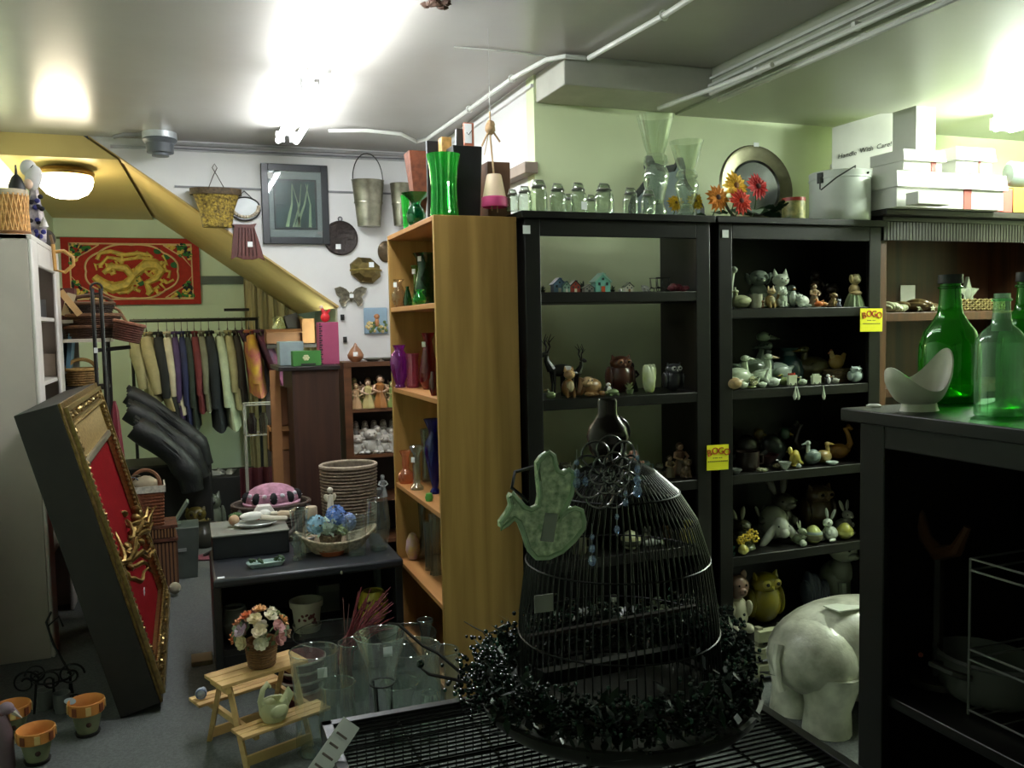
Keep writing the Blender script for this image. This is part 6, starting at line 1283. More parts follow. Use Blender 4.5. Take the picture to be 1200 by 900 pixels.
# under the table
zs_ = FL+.196
def under(px, y): return (fX(px, y, zs_), y, zs_)
t = thing('painted_pot', 'cream flower pot painted with dark red leaves standing in its saucer under the table', 'pot', under(360, 4.02)); k = dep(under(360, 4.02))/F
mesh_obj('saucer', M().lathe([(0, 0), (15*k, 0), (17*k, 7*k), (16*k, 7*k), (14*k, 2*k), (0, 2*k)], 28), mat('#b0ab98', .4), t); mesh_obj('pot', M().lathe([(0, 2*k), (13*k, 2*k), (17*k, 29*k), (19*k, 29*k), (19.5*k, 36*k), (17*k, 36*k), (15*k, 10*k), (0, 8*k)], 28), mat('#b4ae9a', .4, noise=.06), t)
b = M(); b2 = M()
for i in range(14): aa = -PI/2+random.uniform(-.7, .7); b.ell((16*k*math.cos(aa), 16*k*math.sin(aa), random.uniform(12, 24)*k), (.009, .004, .006), (0, i, 0), n=6, k=4)
mesh_obj('painted_leaves', b, mat('#5a1f1c', .5), t, kind='stuff')
t = thing('grey_round_pot', 'round pale grey pot at the aisle end under the low table', 'pot', under(276, 4.06)); k = dep(under(276, 4.06))/F
mesh_obj('body', M().lathe([(0, 0), (10*k, 0), (16*k, 10*k), (17*k, 22*k), (13*k, 34*k), (11*k, 36*k), (10*k, 34*k), (13*k, 20*k), (0, 6*k)], 28), mat('#7f837c', .5, noise=.1), t); mesh_obj('rim', M().ring((0, 0, 36*k), 11.5*k, .004, 28, 5), mat('#8a8e86', .5), t)
t = thing('yellow_pot', 'round yellow glazed pot with small dark painted birds under the table', 'pot', under(438, 4.0)); k = dep(under(438, 4.0))/F
mesh_obj('body', M().lathe([(0, 0), (10*k, 0), (16*k, 8*k), (18*k, 20*k), (16*k, 32*k), (11.5*k, 38*k), (10.5*k, 37*k), (14*k, 30*k), (0, 12*k)], 32), mat('#c2b240', .3, noise=.08, coat=.3), t)
b = M()
for i in range(16): aa = -PI/2+random.uniform(-.9, .5); zz = random.uniform(14, 30)*k; b.ell((17.6*k*math.cos(aa), 17.6*k*math.sin(aa), zz), (.006, .003, .010), (0, i, 0), n=6, k=4)
mesh_obj('painted_birds', b, mat('#5a1a20', .5), t, kind='stuff')
t = thing('grey_carton', 'plain grey carton standing at the back under the low table', 'box', under(385, 4.28)); mesh_obj('box_body', M().box(-.05, .05, -.04, .04, 0, .13), mat('#5c5a54', .7), t); mesh_obj('flap', M().box(-.05, .05, -.05, -.04, .10, .135), mat('#6a6860', .7), t)
t = thing('pale_vase', 'pale grey square vase at the pine bookcase end under the table', 'vase', under(450, 4.26)); mesh_obj('body', M().lathe([(0, 0), (.04, 0), (.045, .2), (.04, .2), (.035, .02), (0, .02)], 16, sq=.8), mat('#6a706c', .5), t)
# ---------------------------------------------------------------- miniature picnic table
pw1 = wood('#b8905a', '#d0ac74', 'x', .5, 5)
A_ = at(262, 778, Z=.235); B_ = at(352, 748, Z=.235)
ang = math.atan2(B_.y-A_.y, B_.x-A_.x)
cxx, cyy = fX(305, 3.38, FL), 3.38
t = thing('miniature_picnic_table', 'small unpainted wooden picnic table holding a flower pot and a white swan', 'table', (cxx, cyy, FL), ang*.8)
TH = .30; L2 = .175
for j in (-1, 0, 1): mesh_obj('plank', M().box(-L2, L2, j*.052-.024, j*.052+.024, TH-.014, TH), pw1, t, bevel=.002)
for s in (-1, 1):
    for j in range(3): mesh_obj('seat_slat', M().box(-L2, L2, s*.185+(j-1)*.034-.015, s*.185+(j-1)*.034+.015, .150, .162), pw1, t, bevel=.002)
for x in (-.13, .13):
    for s in (-1, 1): mesh_obj('leg', M().tube([(x, s*.03, TH-.014), (x, s*.16, .0)], .012, 4), pw1, t, smooth=False)
    mesh_obj('seat_beam', M().box(x+.008, x+.026, -.215, .215, .126, .150), pw1, t, bevel=.002); mesh_obj('top_beam', M().box(x-.026, x-.008, -.07, .07, TH-.04, TH-.014), pw1, t)
for s in (-1, 1): mesh_obj('foot_rail', M().box(-.13, .13, s*.155-.006, s*.155+.006, .012, .05), pw1, t, bevel=.002)
R3 = Matrix.Rotation(ang*.8, 3, 'Z'); org = Vector((cxx, cyy, FL))
def PT(x, y, z): v = org + R3 @ Vector((x, y, z)); return tuple(v)
t = thing('rose_pot', 'mixed pastel paper roses in a brown woven pot on the picnic table', 'potted flowers', PT(.02, .0, TH+.001))
mesh_obj('pot', M().lathe([(0, 0), (.048, 0), (.062, .10), (.056, .10), (.046, .07), (0, .07)], 28), mat('#7a5634', .8, noise=.3, scale=40, bump=.8, bscale=130), t)
b = M()
for i in range(10): b.ring((0, 0, .006+i*.0102), .0485+i*.0014, .004, 26, 4)
mesh_obj('weave', b, mat('#6f4c2c', .8, noise=.3, scale=90), t, kind='stuff')
cols = ['#d8a878', '#e8e0d0', '#b87c90', '#d8845c', '#d8c8a0', '#e0d8c0', '#c89090', '#c8a890', '#d09878', '#b8a0b0', '#e4d4b8', '#cc9c9c']
rc = 0
for lay, (nn, rad, zz) in enumerate(((1, 0, .215), (5, .05, .195), (7, .085, .16), (8, .095, .12))):
    for i in range(nn):
        q = 2*PI*i/nn+lay*.5; c = Vector((rad*math.cos(q), rad*math.sin(q), zz)); d = (c-Vector((0, 0, .10))).normalized(); b = M(); u = d.orthogonal().normalized(); v = d.cross(u)
        for rg, (pn, pr) in enumerate(((6, .028), (5, .020), (4, .012))):
            for jj in range(pn):
                a4 = 2*PI*jj/pn+rg; e = u*math.cos(a4)+v*math.sin(a4); f4 = d.cross(e); tip = c+e*pr+d*(.004+rg*.006)
                b.add([c, c+e*pr*.7-f4*pr*.5+d*rg*.005, tip-f4*pr*.25+d*.004, tip+f4*pr*.25+d*.004, c+e*pr*.7+f4*pr*.5+d*rg*.005], [(0, 1, 2, 3, 4)])
        mesh_obj('rose', b, mat(cols[rc % 12], .7, noise=.15, scale=60), t, smooth=False); rc += 1
b = M()
for i in range(40): d = Vector((random.gauss(0, 1), random.gauss(0, 1), random.gauss(0, .7))).normalized(); c = Vector((0, 0, .14))+Vector((d.x*.09, d.y*.09, d.z*.06)); u = d.orthogonal()*.012; b.add([c, c+u+d*.01, c+d*.02, c-u+d*.01], [(0, 1, 2, 3)])
mesh_obj('leaves', b, mat('#5a6a44', .6), t, kind='stuff', smooth=False)
t = thing('white_swan_dish', 'pale yellow-white ceramic swan planter on the near picnic bench', 'planter', PT(-.03, -.185, .163), ang*.8); sw = mat('#c4c49a', .35, noise=.05, coat=.3)
mesh_obj('body', M().lathe([(0, 0), (.032, 0), (.044, .03), (.046, .055), (.042, .075), (.038, .073), (.04, .05), (.02, .015), (0, .015)], 28, sx=1.2, rib=.03, nr=9), sw, t)
mesh_obj('neck', M().tube([(-.04, 0, .05), (-.052, 0, .085), (-.04, 0, .125), (-.022, 0, .14), (-.012, 0, .125)], [.016, .011, .009, .011, .006], 10), sw, t)
mesh_obj('tail', M().tube([(.04, 0, .05), (.062, 0, .08), (.058, 0, .105)], [.02, .018, .004], 10), sw, t); [mesh_obj('wing', M().ell((.0, s*.04, .045), (.035, .012, .025)), sw, t) for s in (-1, 1)]
t = thing('blue_white_shell', 'small blue and white china shell on the far end of the picnic bench', 'ornament', PT(-.145, .185, .163)); mesh_obj('body', M().ell((0, 0, .022), (.022, .016, .022)).ell((.008, 0, .03), (.012, .013, .016)), mat('#a8b0c0', .3, noise=.4, scale=40), t); mesh_obj('edge', M().ring((0, -.01, .022), .018, .003, 14, 4, ax='y'), mat('#6a7898', .3), t)
# stacked red and white fabric boxes behind the bench
x = fX(352, 3.72, FL); 
for i in range(4):
    t = thing('striped_dish', ('lowest', 'second', 'third', 'topmost')[i] + ' maroon and cream striped dish of the stack behind the picnic table', 'dish', (x+.004*i, 3.70, FL+.03+i*.042 if i else FL), .2*i)
    z0 = 0; mesh_obj('body', M().lathe([(0, 0), (.07, 0), (.095, .042 if i else .07), (.088, .042 if i else .07), (.06, .008), (0, .008)], 28), mat('#5c1c26', .6, noise=.15), t); mesh_obj('band', M().ring((0, 0, .036 if i else .066), .094, .006, 28, 5), mat('#b0a498', .6), t)
# elephant stool
E0 = at(950, 838, Z=FL); ex = fX(990, 2.72, FL); em = mat('#e8e8d6', .35, noise=.3, scale=9, coat=.2, col2='#8e8e7a', bump=.2, bscale=40)
t = thing('elephant_stool', 'large white crackle-glazed ceramic elephant stool beside the near black cabinet', 'stool', (ex, 2.72, FL)); k = dep((ex, 2.72, FL))/F
zb_ = at(960, 706, Y=2.72).z-FL
body = M(); body.ell((.02, 0, zb_*.60), (.36, .21, zb_*.40), n=28, k=16); body.ell((-.17, -.02, zb_*.58), (.17, .19, zb_*.33), n=20, k=12)
for lx, ly in ((-.16, -.10), (-.16, .1), (.2, -.1), (.2, .1)): body.tube([(lx, ly, zb_*.5), (lx-.01, ly, zb_*.2), (lx-.015, ly, 0)], [.12, .085, .092], 16)
mesh_obj('body', body, em, t); mesh_obj('head', M().ell((.40, -.02, zb_*.66), (.15, .14, .15), n=18, k=12).tube([(.48, -.02, zb_*.6), (.56, -.02, zb_*.35), (.54, -.02, zb_*.12), (.6, -.02, .04)], [.085, .06, .045, .03], 12), em, t)
mesh_obj('ear', M().ell((.34, -.17, zb_*.64), (.11, .02, .14), n=16, k=10), em, t); mesh_obj('ear', M().ell((.34, .15, zb_*.64), (.11, .02, .14), n=16, k=10), em, t)
mesh_obj('paper_label', M().box(-.13, .04, -.10, -.02, zb_*.975, zb_*.985, rot=(0, .05, .1)), mat('#d8dccc', .5), t)
mesh_obj('tail', M().tube([(-.335, -.02, zb_*.72), (-.355, -.03, zb_*.6), (-.35, -.04, zb_*.42), (-.345, -.045, zb_*.36)], [.02, .014, .012, .022], 8), em, t)
# white bricks behind the elephant
for i in range(3):
    p = (fX(900, 3.2, FL), 3.2, FL+i*.062); solo('white_block', M().box(-.05, .05, -.05, .05, 0, .048 if i != 9 else .05), mat('#b8b898', .6, noise=.1), ('lowest', 'middle', 'topmost')[i]+' of three cream blocks stacked behind the elephant stool', 'block', p, bevel=.003) if False else None
t = thing('slatted_crate', 'small cream slatted stand seen behind the elephant stool hindquarters', 'stand', (fX(905, 3.1, FL), 3.1, FL))
for i in range(3): mesh_obj('slat', M().box(-.08, .08, -.02, .02, .03+i*.075, .08+i*.075), mat('#a8a888', .6), t, bevel=.003)
for s in (-.06, .06): mesh_obj('post', M().box(s-.012, s+.012, -.0, .03, 0, .24), mat('#8a8a70', .6), t)
# ---------------------------------------------------------------- alcove: rug, clothes rail, garments
rc_ = mat('#a8281c', .8, noise=.15, scale=30); gd = mat('#d6bc5c', .6, noise=.3, scale=25); cream = mat('#e0c090', .7)
p0 = at(70, 281, Y=YA-.05); p1 = at(236, 355, Y=YA-.05); xm = (p0.x+p1.x)/2; a = (p1.x-p0.x)/2; pt_ = at(150, 279, Y=YA-.05).z; pb_ = at(150, 357, Y=YA-.05).z; hh = (pt_-pb_)/2
t = thing('dragon_hanging', 'red wall hanging with a golden coiled dragon in a scalloped border', 'wall hanging', (xm, YA-.03, (pt_+pb_)/2))
mesh_obj('cloth', M().box(-a, a, -.004, .012, -hh, hh), rc_, t)
bo = M(); e = .06
for r4 in ((-a+e, a-e, -hh+e*.7, -hh+e*.7+.012), (-a+e, a-e, hh-e*.7-.012, hh-e*.7), (-a+e, -a+e+.012, -hh+e*.7, hh-e*.7), (a-e-.012, a-e, -hh+e*.7, hh-e*.7)): bo.box(r4[0], r4[1], -.009, -.004, r4[2], r4[3])
mesh_obj('border_line', bo, cream, t)
sc_ = []
for i in range(96):
    q = 2*PI*i/96; w = 1+.05*abs(math.sin(q*4)); sc_.append((a*.66*w*math.cos(q), -.008, hh*.80*w*math.sin(q)))
mesh_obj('scalloped_medallion', M().tube(sc_, .009, 5, closed=True), cream, t)
b = M()
def fl(pts, r): b.tube([(x*a, -.008, z*hh) for x, z in pts], [q*1.0 for q in r] if isinstance(r, list) else r, 6)
fl([(-.5, .35), (-.45, .55), (-.3, .6), (-.1, .5), (.1, .55), (.25, .5)], .018); fl([(-.45, .2), (-.35, .42), (-.1, .36), (.1, .42), (.3, .38)], .015)
fl([(-.55, -.15), (-.45, -.35), (-.3, -.5), (-.1, -.4), (.0, -.15), (-.1, .1), (-.3, .15), (-.42, -.05)], [.03, .045, .05, .045, .04, .035, .03, .02])
fl([(.0, -.15), (.1, .05), (.2, .2), (.35, .2), (.42, .05), (.35, -.2), (.2, -.35), (.25, -.6), (.2, -.72)], [.03, .04, .05, .05, .04, .03, .03, .035, .02])
fl([(.35, .2), (.5, .3), (.45, .5)], .012); fl([(.42, .05), (.55, .0), (.52, -.2)], .014); fl([(.35, -.2), (.5, -.35), (.6, -.25)], .012); fl([(-.3, -.5), (-.2, -.65), (-.05, -.6)], .014); fl([(0, -.15), (.1, -.3), (-.02, -.4)], .012); fl([(.1, -.6), (.0, -.5), (-.1, -.65)], .016)
rd = random.Random(4)
for i in range(26):
    u0, v0, q0 = rd.uniform(-.5, .5), rd.uniform(-.55, .5), rd.random()*6; fl([(u0, v0), (u0+.06*math.cos(q0), v0+.12*math.sin(q0)), (u0+.10*math.cos(q0+.8), v0+.2*math.sin(q0+.8)), (u0+.06*math.cos(q0+1.8), v0+.22*math.sin(q0+1.8))], [.018, .02, .014, .006])
for i in range(30): q = i*.41; b.ell(((.12*math.cos(q)+.3)*a, -.008, (.25*math.sin(q)+.1)*hh), (.02, .006, .012), (0, q, 0), n=6, k=4)
mesh_obj('dragon', b, gd, t)
for sx in (-1, 1):
    for sz in (-1, 1):
        b = M(); b2 = M(); b3 = M()
        for i in range(26):
            u = random.random(); v = random.random()
            if u+v > 1: u, v = 1-u, 1-v
            (b, b2, b3)[i % 3].ell((sx*(a*.88-u*a*.36), -.008, sz*(hh*.80-v*hh*.62)), (.024, .006, .016), (0, i, 0), n=6, k=4)
        c = M().tube([(sx*a*.88, -.008, sz*hh*.12), (sx*a*.88, -.008, sz*hh*.80), (sx*a*.46, -.008, sz*hh*.80), (sx*a*.62, -.008, sz*hh*.6), (sx*a*.75, -.008, sz*hh*.45)], .006, 4, closed=True)
        o_ = mesh_obj('corner_ornament', c, cream, t); mesh_obj('gold_petals', b, gd, o_, kind='stuff'); mesh_obj('green_leaves', b2, mat('#2f7a34', .7), o_, kind='stuff'); mesh_obj('dark_petals', b3, mat('#16262c', .7), o_, kind='stuff')
for i in range(3): b = M()
b = M()
for q in ((.5, .45), (.62, .2), (.38, .62), (.1, -.35), (.06, -.2)): b.ell((q[0]*a, -.01, q[1]*hh), (.035, .006, .028), n=6, k=4)
mesh_obj('green_flame', b, mat('#2c6a3c', .7), t, kind='stuff')
# curtain sheet under the stair
b = M(); vs = []; nx = 60; xa, xb = fX(288, 8.05, 1.5), 1.14
for j, z in enumerate((FL+.02, 2.1)):
    for i in range(nx+1):
        x = xa+(xb-xa)*i/nx; zz = min(z, sl(x)-.02) if j else z; vs.append((x, 8.08+.025*math.sin(i*.75)+.01*math.sin(i*2.1), zz))
b.add(vs, [(i, i+1, nx+2+i, nx+1+i) for i in range(nx)])
solo('curtain', b, mat('#a89c74', .8, noise=.12, scale=12, stretch=(1, 1, .2)), 'olive hanging curtain filling the space under the stair behind the boxes', 'curtain', (0, 0, 0))
# clothes rail
YR = 7.35; ra = at(168, 376, Y=YR); rb = at(284, 374, Y=YR); ra.z = rb.z = (ra.z+rb.z)/2; RZ = ra.z
t = thing('clothes_rail', 'long dark metal rail along the alcove hung with coats', 'clothes rail', (ra.x, YR, FL)); L = rb.x-ra.x+.12
mesh_obj('rail', M().tube([(-.1, 0, RZ-FL), (L, 0, RZ-FL)], .013, 8), mat('#2a2c2a', .35, .6), t)
for x in (-.09, L-.01): mesh_obj('upright', M().tube([(x, 0, RZ-FL), (x, 0, .02)], .012, 6), mat('#2a2c2a', .35, .6), t); mesh_obj('foot', M().tube([(x, -.2, .02), (x, .2, .02)], .014, 6), mat('#2a2c2a', .35, .6), t)
t = thing('short_rail', 'short dark metal rod above the far end of the clothes rail', 'rail', at(278, 363, Y=8.0)); mesh_obj('rod', M().tube([(-.11, 0, 0), (.1, 0, 0)], .012, 6), mat('#2a2c2a', .4, .5), t); mesh_obj('bracket', M().tube([(.05, 0, 0), (.05, .3, 0)], .008, 5), mat('#2a2c2a', .4, .5), t)
def garment(px, wpx, ybot, col, name, lab, cat, shear=.0, sleeve=True, y=YR, col2=None, flare=1.0, z0=None):
    x = fX(px, y, RZ-.15); k = dep((x, y, 1.2))/F; w = wpx*k*.64; zt = RZ-.10; zbm = at(px, ybot, Y=y).z; h = zt-zbm
    t = thing(name, lab, cat, (x, y, RZ)); b = M(); vs = []; n = 24; rows = 12; rnd = random.Random(px*7+wpx)
    ph = [rnd.random()*6 for _ in range(4)]
    for j in range(rows+1):
        q = j/rows; zz = -.10-h*q; sh = min(1, q*6+.1)
        wx = w*(.35+.65*min(1, q*3.0))*(1+(flare-1)*q); wy = .23*sh*(1+.08*q)
        for i in range(n):
            a4 = 2*PI*i/n; f4 = 1+.10*q*math.sin(5*a4+ph[0])+.06*q*math.sin(9*a4+ph[1])
            vs.append((wx*math.cos(a4)*f4+(shear+.08)*q*.42, wy*math.sin(a4), zz+.02*math.cos(a4*2)))
    b.add(vs, [(j*n+i, j*n+(i+1) % n, (j+1)*n+(i+1) % n, (j+1)*n+i) for j in range(rows) for i in range(n)]+[tuple(range(n))])
    mm = mat(col, .85, noise=.18, scale=14, bump=.25, bscale=30) if not col2 else mat(col, .85, scale=9, col2=col2)
    mesh_obj('body', b, mm, t)
    if sleeve:
        for s in (-1, 1):
            mesh_obj('sleeve', M().tube([(0, s*.17, -.14), (w*.25, s*.235, -.26), (w*.4+shear*.06, s*.245, -.14-h*.45), (w*.35+shear*.12, s*.225, -.14-h*.72)], [w*.55, w*.72, w*.62, w*.5], 10), mm, t)
    mesh_obj('collar', M().ring((0, -.02, -.10), w*.42+.01, .014, 12, 5, ry=.07), mm, t)
    mesh_obj('hanger', M().tube([(0, -.2, -.13), (0, 0, -.07), (0, .2, -.13)], .005, 5).tube([(0, 0, -.07), (0, 0, -.03), (0, .015, -.005), (0, 0, .016), (0, -.013, .004)], .0025, 5), mat('#4a4a42', .4, .5), t)
    return t
GJ = [(158, 15, 470, '#86805c', 'khaki_coat', 'olive-khaki garment at the basket end of the clothes rail', 'coat', .25),
 (172, 17, 478, '#8f8560', 'tan_coat', 'long tan coat slanting beside the first khaki garment', 'coat', .35),
 (186, 14, 485, '#181a1a', 'black_jacket', 'black jacket hanging after the tan coats', 'jacket', .2),
 (196, 11, 482, '#b0a890', 'fur_collar_coat', 'pale beige coat with reddish lining beside the black jacket', 'coat', .15),
 (205, 9, 492, '#3c2a50', 'purple_jacket', 'dark purple jacket on the clothes rail', 'jacket'),
 (213, 9, 497, '#1c2044', 'navy_dress', 'navy blue long dress on the clothes rail', 'dress'),
 (220, 9, 500, '#232c24', 'dark_green_coat', 'dark green coat next to the maroon one', 'coat'),
 (228, 10, 480, '#5c2024', 'maroon_coat', 'maroon coat in the middle of the clothes rail', 'coat'),
 (236, 10, 478, '#6c6c58', 'grey_olive_coat', 'grey-olive coat just after the maroon one', 'coat'),
 (245, 13, 502, '#161c20', 'dark_navy_coat', 'very dark navy long coat before the white shirt', 'coat', .05),
 (257, 12, 500, '#a8b498', 'white_shirt', 'off-white long shirt, brightest garment on the rail', 'shirt', .12),
 (267, 12, 476, '#98946c', 'cream_jacket', 'cream corduroy jacket right after the white shirt', 'jacket', .06),
 (276, 10, 470, '#2c2820', 'dark_brown_coat', 'dark brown coat before the bright patterned dress', 'coat')]
for g in GJ:
    t = garment(g[0], g[1], g[2], g[3], g[4], g[5], g[6], g[7] if len(g) > 7 else 0)
t = garment(292, 15, 462, '#b8962c', 'patterned_dress', 'bright yellow, orange and magenta patterned dress near the boxes', 'dress', .05, col2='#8c2450', y=7.2)
t = garment(304, 13, 448, '#6c2a4a', 'magenta_scarf_dress', 'magenta and purple patterned dress drooping beside the boxes', 'dress', .25, col2='#3a2a3c', y=7.12, sleeve=False)
t = garment(284, 8, 400, '#3a1c34', 'plum_scarf', 'short plum scarf bunched at the end of the rail', 'scarf', 0, sleeve=False, y=7.25)
# heap of dark leather jackets
for n_, (pts, r, lab) in enumerate(((((150, 462), (178, 478), (205, 497), (232, 520), (240, 545)), .075, 'uppermost black leather jacket sleeve draped toward the floor'), (((150, 480), (172, 492), (198, 512), (222, 532), (236, 560)), .085, 'middle black leather jacket of the draped heap'),
      (((158, 500), (182, 516), (206, 535), (222, 556), (226, 575)), .09, 'lowest black leather jacket of the heap above the storage box'))):
    P = [at(x, y, Y=6.75-.12*n_) for x, y in pts]; c = P[2].copy(); b = M()
    Q = []
    for i in range(len(P)-1):
        for j in range(4): Q.append(P[i].lerp(P[i+1], j/4)-c)
    Q.append(P[-1]-c); b.tube(Q, [r*(.92+.08*math.sin(i*.7)) for i in range(len(Q))], 14)
    for s in range(5): b.tube([q+Vector((.0, -r*.7*math.cos(s*.5), r*.75*math.sin(s*.5+.2))) for q in Q], r*.2, 6)
    solo('leather_jacket', b, mat('#111416', .55, noise=.3, scale=12, bump=.8, bscale=14), lab, 'jacket', c)
p = (fX(205, 6.9, FL), 6.95, FL); solo('black_footlocker', M().box(-.36, .28, -.22, .25, 0, .62), mat('#141413', .6), 'black trunk under the draped leather jackets', 'trunk', p, bevel=.02)
p = (fX(262, 7.35, FL), 7.45, FL); t = thing('black_chest', 'low black chest on the floor under the hanging coats', 'chest', p); mesh_obj('body', M().box(-.2, .28, -.2, .25, 0, .42), mat('#101010', .6), t, bevel=.01)
t = thing('crumpled_paper', 'crumpled grey-white paper lying on the black chest under the coats', 'paper', (p[0]+.02, p[1]-.08, .352)); b = M()
for i in range(7): b.ell((random.uniform(-.08, .1), random.uniform(-.03, .03), .012), (.045, .03, .012), (random.random(), random.random(), i), n=6, k=4, j=.2)
mesh_obj('sheet', b, mat('#8c8c84', .7), t)
# ---------------------------------------------------------------- baskets, hampers and floor things on the left
def wicker(name, lab, loc, rx, ry, h, col, rows=12, stakes=26, taper=.9, mt=None, cat='basket', handle=0, rim='#8a7a60', fill=None, rz=0):
    t = thing(name, lab, cat, loc, rz); mm = mt or mat(col, .8, noise=.35, scale=40, bump=.5, bscale=90)
    mesh_obj('inner_shell', M().lathe([(0, .004), (taper*.96, .004), (.96, h), (.93, h), (taper*.93, .02), (0, .02)], 28, sx=rx, sy=ry), mat(col, .9, noise=.3, scale=40), t)
    b = M()
    for j in range(rows):
        z = h*(j+.5)/rows; f = taper+(1-taper)*z/h; pts = []
        for i in range(stakes*2): q = 2*PI*i/(stakes*2); w = 1+(.022 if (i+j) % 2 else -.012); pts.append((rx*f*w*math.cos(q), ry*f*w*math.sin(q), z))
        b.tube(pts, h/rows*.48, 4, closed=True)
    mesh_obj('weave', b, mm, t, kind='stuff'); mesh_obj('rim', M().ring((0, 0, h), rx*1.01, .011, 36, 6, ry=ry*1.01), mat(rim, .8, noise=.3, scale=60), t)
    if handle: mesh_obj('handle', M().ring((0, 0, h-.01), rx*.98, .011, 18, 6, ax='y', ry=handle, a0=0, a1=PI), mat(rim, .8, noise=.3), t)
    return t
# two tall wicker planters behind the low table
x = fX(320, 4.95, .3); t = wicker('wicker_planter', 'dark grey-brown wicker planter with wide straps and a folded hat on top', (x, 4.95, FL), .205, .17, .62, '#3a2f27', 34, 30, .92, rim='#4c4038')
for s in (-1, 1): mesh_obj('strap', M().tube([(s*.19, -.15, .62), (s*.10, -.185, .50), (s*.02, -.20, .44)], .016, 6).tube([(s*.02, -.20, .44), (s*.06-.0, -.19, .30)], .012, 6), mat('#4a433e', .7), t)
mesh_obj('strap_end', M().tube([(-.14, -.18, .47), (-.05, -.22, .40), (.06, -.235, .33), (.12, -.24, .27)], .013, 6), mat('#4a433e', .7), t)
t = thing('patterned_hat', 'pink, black and white patterned knitted hat lying on the dark wicker planter', 'hat', (x, 4.90, FL+.635)); 
mesh_obj('crown', M().ell((0, 0, .02), (.145, .12, .085), n=24, k=14), mat('#a8788c', .9, noise=.3, scale=30, bump=.4), t)
b = M(); b2 = M()
for i in range(9):
    q = -PI/2+(i-4)*.36
    if i % 2 == 0: b.ell((.128*math.cos(q), .106*math.sin(q), .035), (.034, .022, .034), (0, 0, q), n=10, k=6); b2.ell((.143*math.cos(q), .119*math.sin(q)-.004, .035), (.006, .009, .026), n=6, k=4).ell((.143*math.cos(q), .119*math.sin(q)-.004, .035), (.022, .009, .006), n=6, k=4)
    else: b2.ell((.132*math.cos(q), .109*math.sin(q)-.002, .05), (.014, .012, .012), n=6, k=4)
mesh_obj('black_patch', b, mat('#18181c', .9), t, kind='stuff'); mesh_obj('white_cross', b2, mat('#c8c8d0', .9), t, kind='stuff'); mesh_obj('stripe', M().ring((0, 0, .055), .122, .009, 26, 5, ry=.10).ring((0, 0, .0), .146, .010, 26, 5, ry=.122), mat('#c89ab0', .9), t)
x = fX(411, 4.95, .3); wicker('wicker_planter', 'tall grey-tan woven wicker planter with pale rim beside the blue flowers', (x, 4.95, FL), .155, .14, .80, '#6f6354', 44, 34, .82, rim='#9a8c7a')
# brown chest with boxes on it
bc = wood('#33201a', '#452c22', 'z'); xa, xb = fX(347, 5.42, .6), fX(401, 5.42, .6); zc_ = at(370, 429, Y=5.42).z
t = thing('brown_chest', 'dark brown wooden cabinet against the back wall carrying the pink and green boxes', 'cabinet', ((xa+xb)/2, 5.68, FL)); a = (xb-xa)/2
mesh_obj('carcass', M().box(-a, a, -.25, .28, 0, zc_-FL-.025), bc, t, bevel=.003); mesh_obj('top', M().box(-a-.08, a+.01, -.27, .29, zc_-FL-.025, zc_-FL), mat('#1f1a1a', .4), t, bevel=.003)
Z4 = zc_+.001
def onB(px, y): return (fX(px, y, Z4), y, Z4)
t = thing('pink_box', 'tall pink box edged with a dotted dark and white border', 'box', onB(385, 5.66)); k = dep((.8, 5.66, 1.4))/F; h = 49*k
mesh_obj('box_body', M().box(-11.5*k, 11.5*k, -.05, .06, 0, h), mat('#9c4062', .6, noise=.06), t, bevel=.002); b = M()
for i in range(18): b.box(-11*k, -11*k+(.012 if i % 2 else .02), -.053, -.05, i*h/18, i*h/18+.008)
mesh_obj('dotted_border', b, mat('#2c1c28', .6), t, kind='stuff')
t = thing('red_figure', 'tiny red and white figure standing on top of the pink box', 'figurine', (onB(383, 5.66)[0], 5.66, Z4+h+.001)); mesh_obj('body', M().ell((0, 0, .03), (.03, .02, .03)).tube([(0, 0, .04), (-.02, 0, .09)], [.016, .008], 6).tube([(0, 0, .04), (.03, 0, .08)], [.014, .006], 6), mat('#c81c24', .5), t); mesh_obj('head', M().ell((-.022, 0, .095), .013), mat('#e0c8b0', .5), t)
t = thing('green_flower_box', 'green box with a white flower on its front on the brown cabinet', 'box', onB(359, 5.50)); hg = 17*k; wg = 15.5*k; mesh_obj('box_body', M().box(-wg, wg, -.05, .06, 0, hg), mat('#3c7a34', .6, noise=.08), t, bevel=.002)
b = M()
for i in range(6): b.ell((.012*math.cos(i*1.05)-.006, -.052, hg*.55+.012*math.sin(i*1.05)), (.010, .003, .008), n=6, k=4)
mesh_obj('flower', b.ell((-.006, -.053, hg*.55), (.006, .003, .006), n=6, k=4), mat('#d0d0a0', .6), t); mesh_obj('base_panel', M().box(-wg*.45, wg*.6, -.053, -.05, .004, .016), INK, t)
cdb = mat('#9a6c42', .75, noise=.1, scale=10); cdb2 = mat('#80573a', .75, noise=.12, scale=10)
zk = at(340, 403, Y=6.9).z
t = thing('box_shelf', 'dark shelf board under the stair carrying open cardboard boxes', 'shelf', (fX(345, 6.95, zk), 6.95, zk)); mesh_obj('board', M().box(-.22, .30, -.14, .2, -.03, 0), mat('#2c221c', .6), t)
for x in (-.2, .28): mesh_obj('post', M().box(x-.02, x+.02, .15, .19, FL-zk, -.03), mat('#2c221c', .6), t)
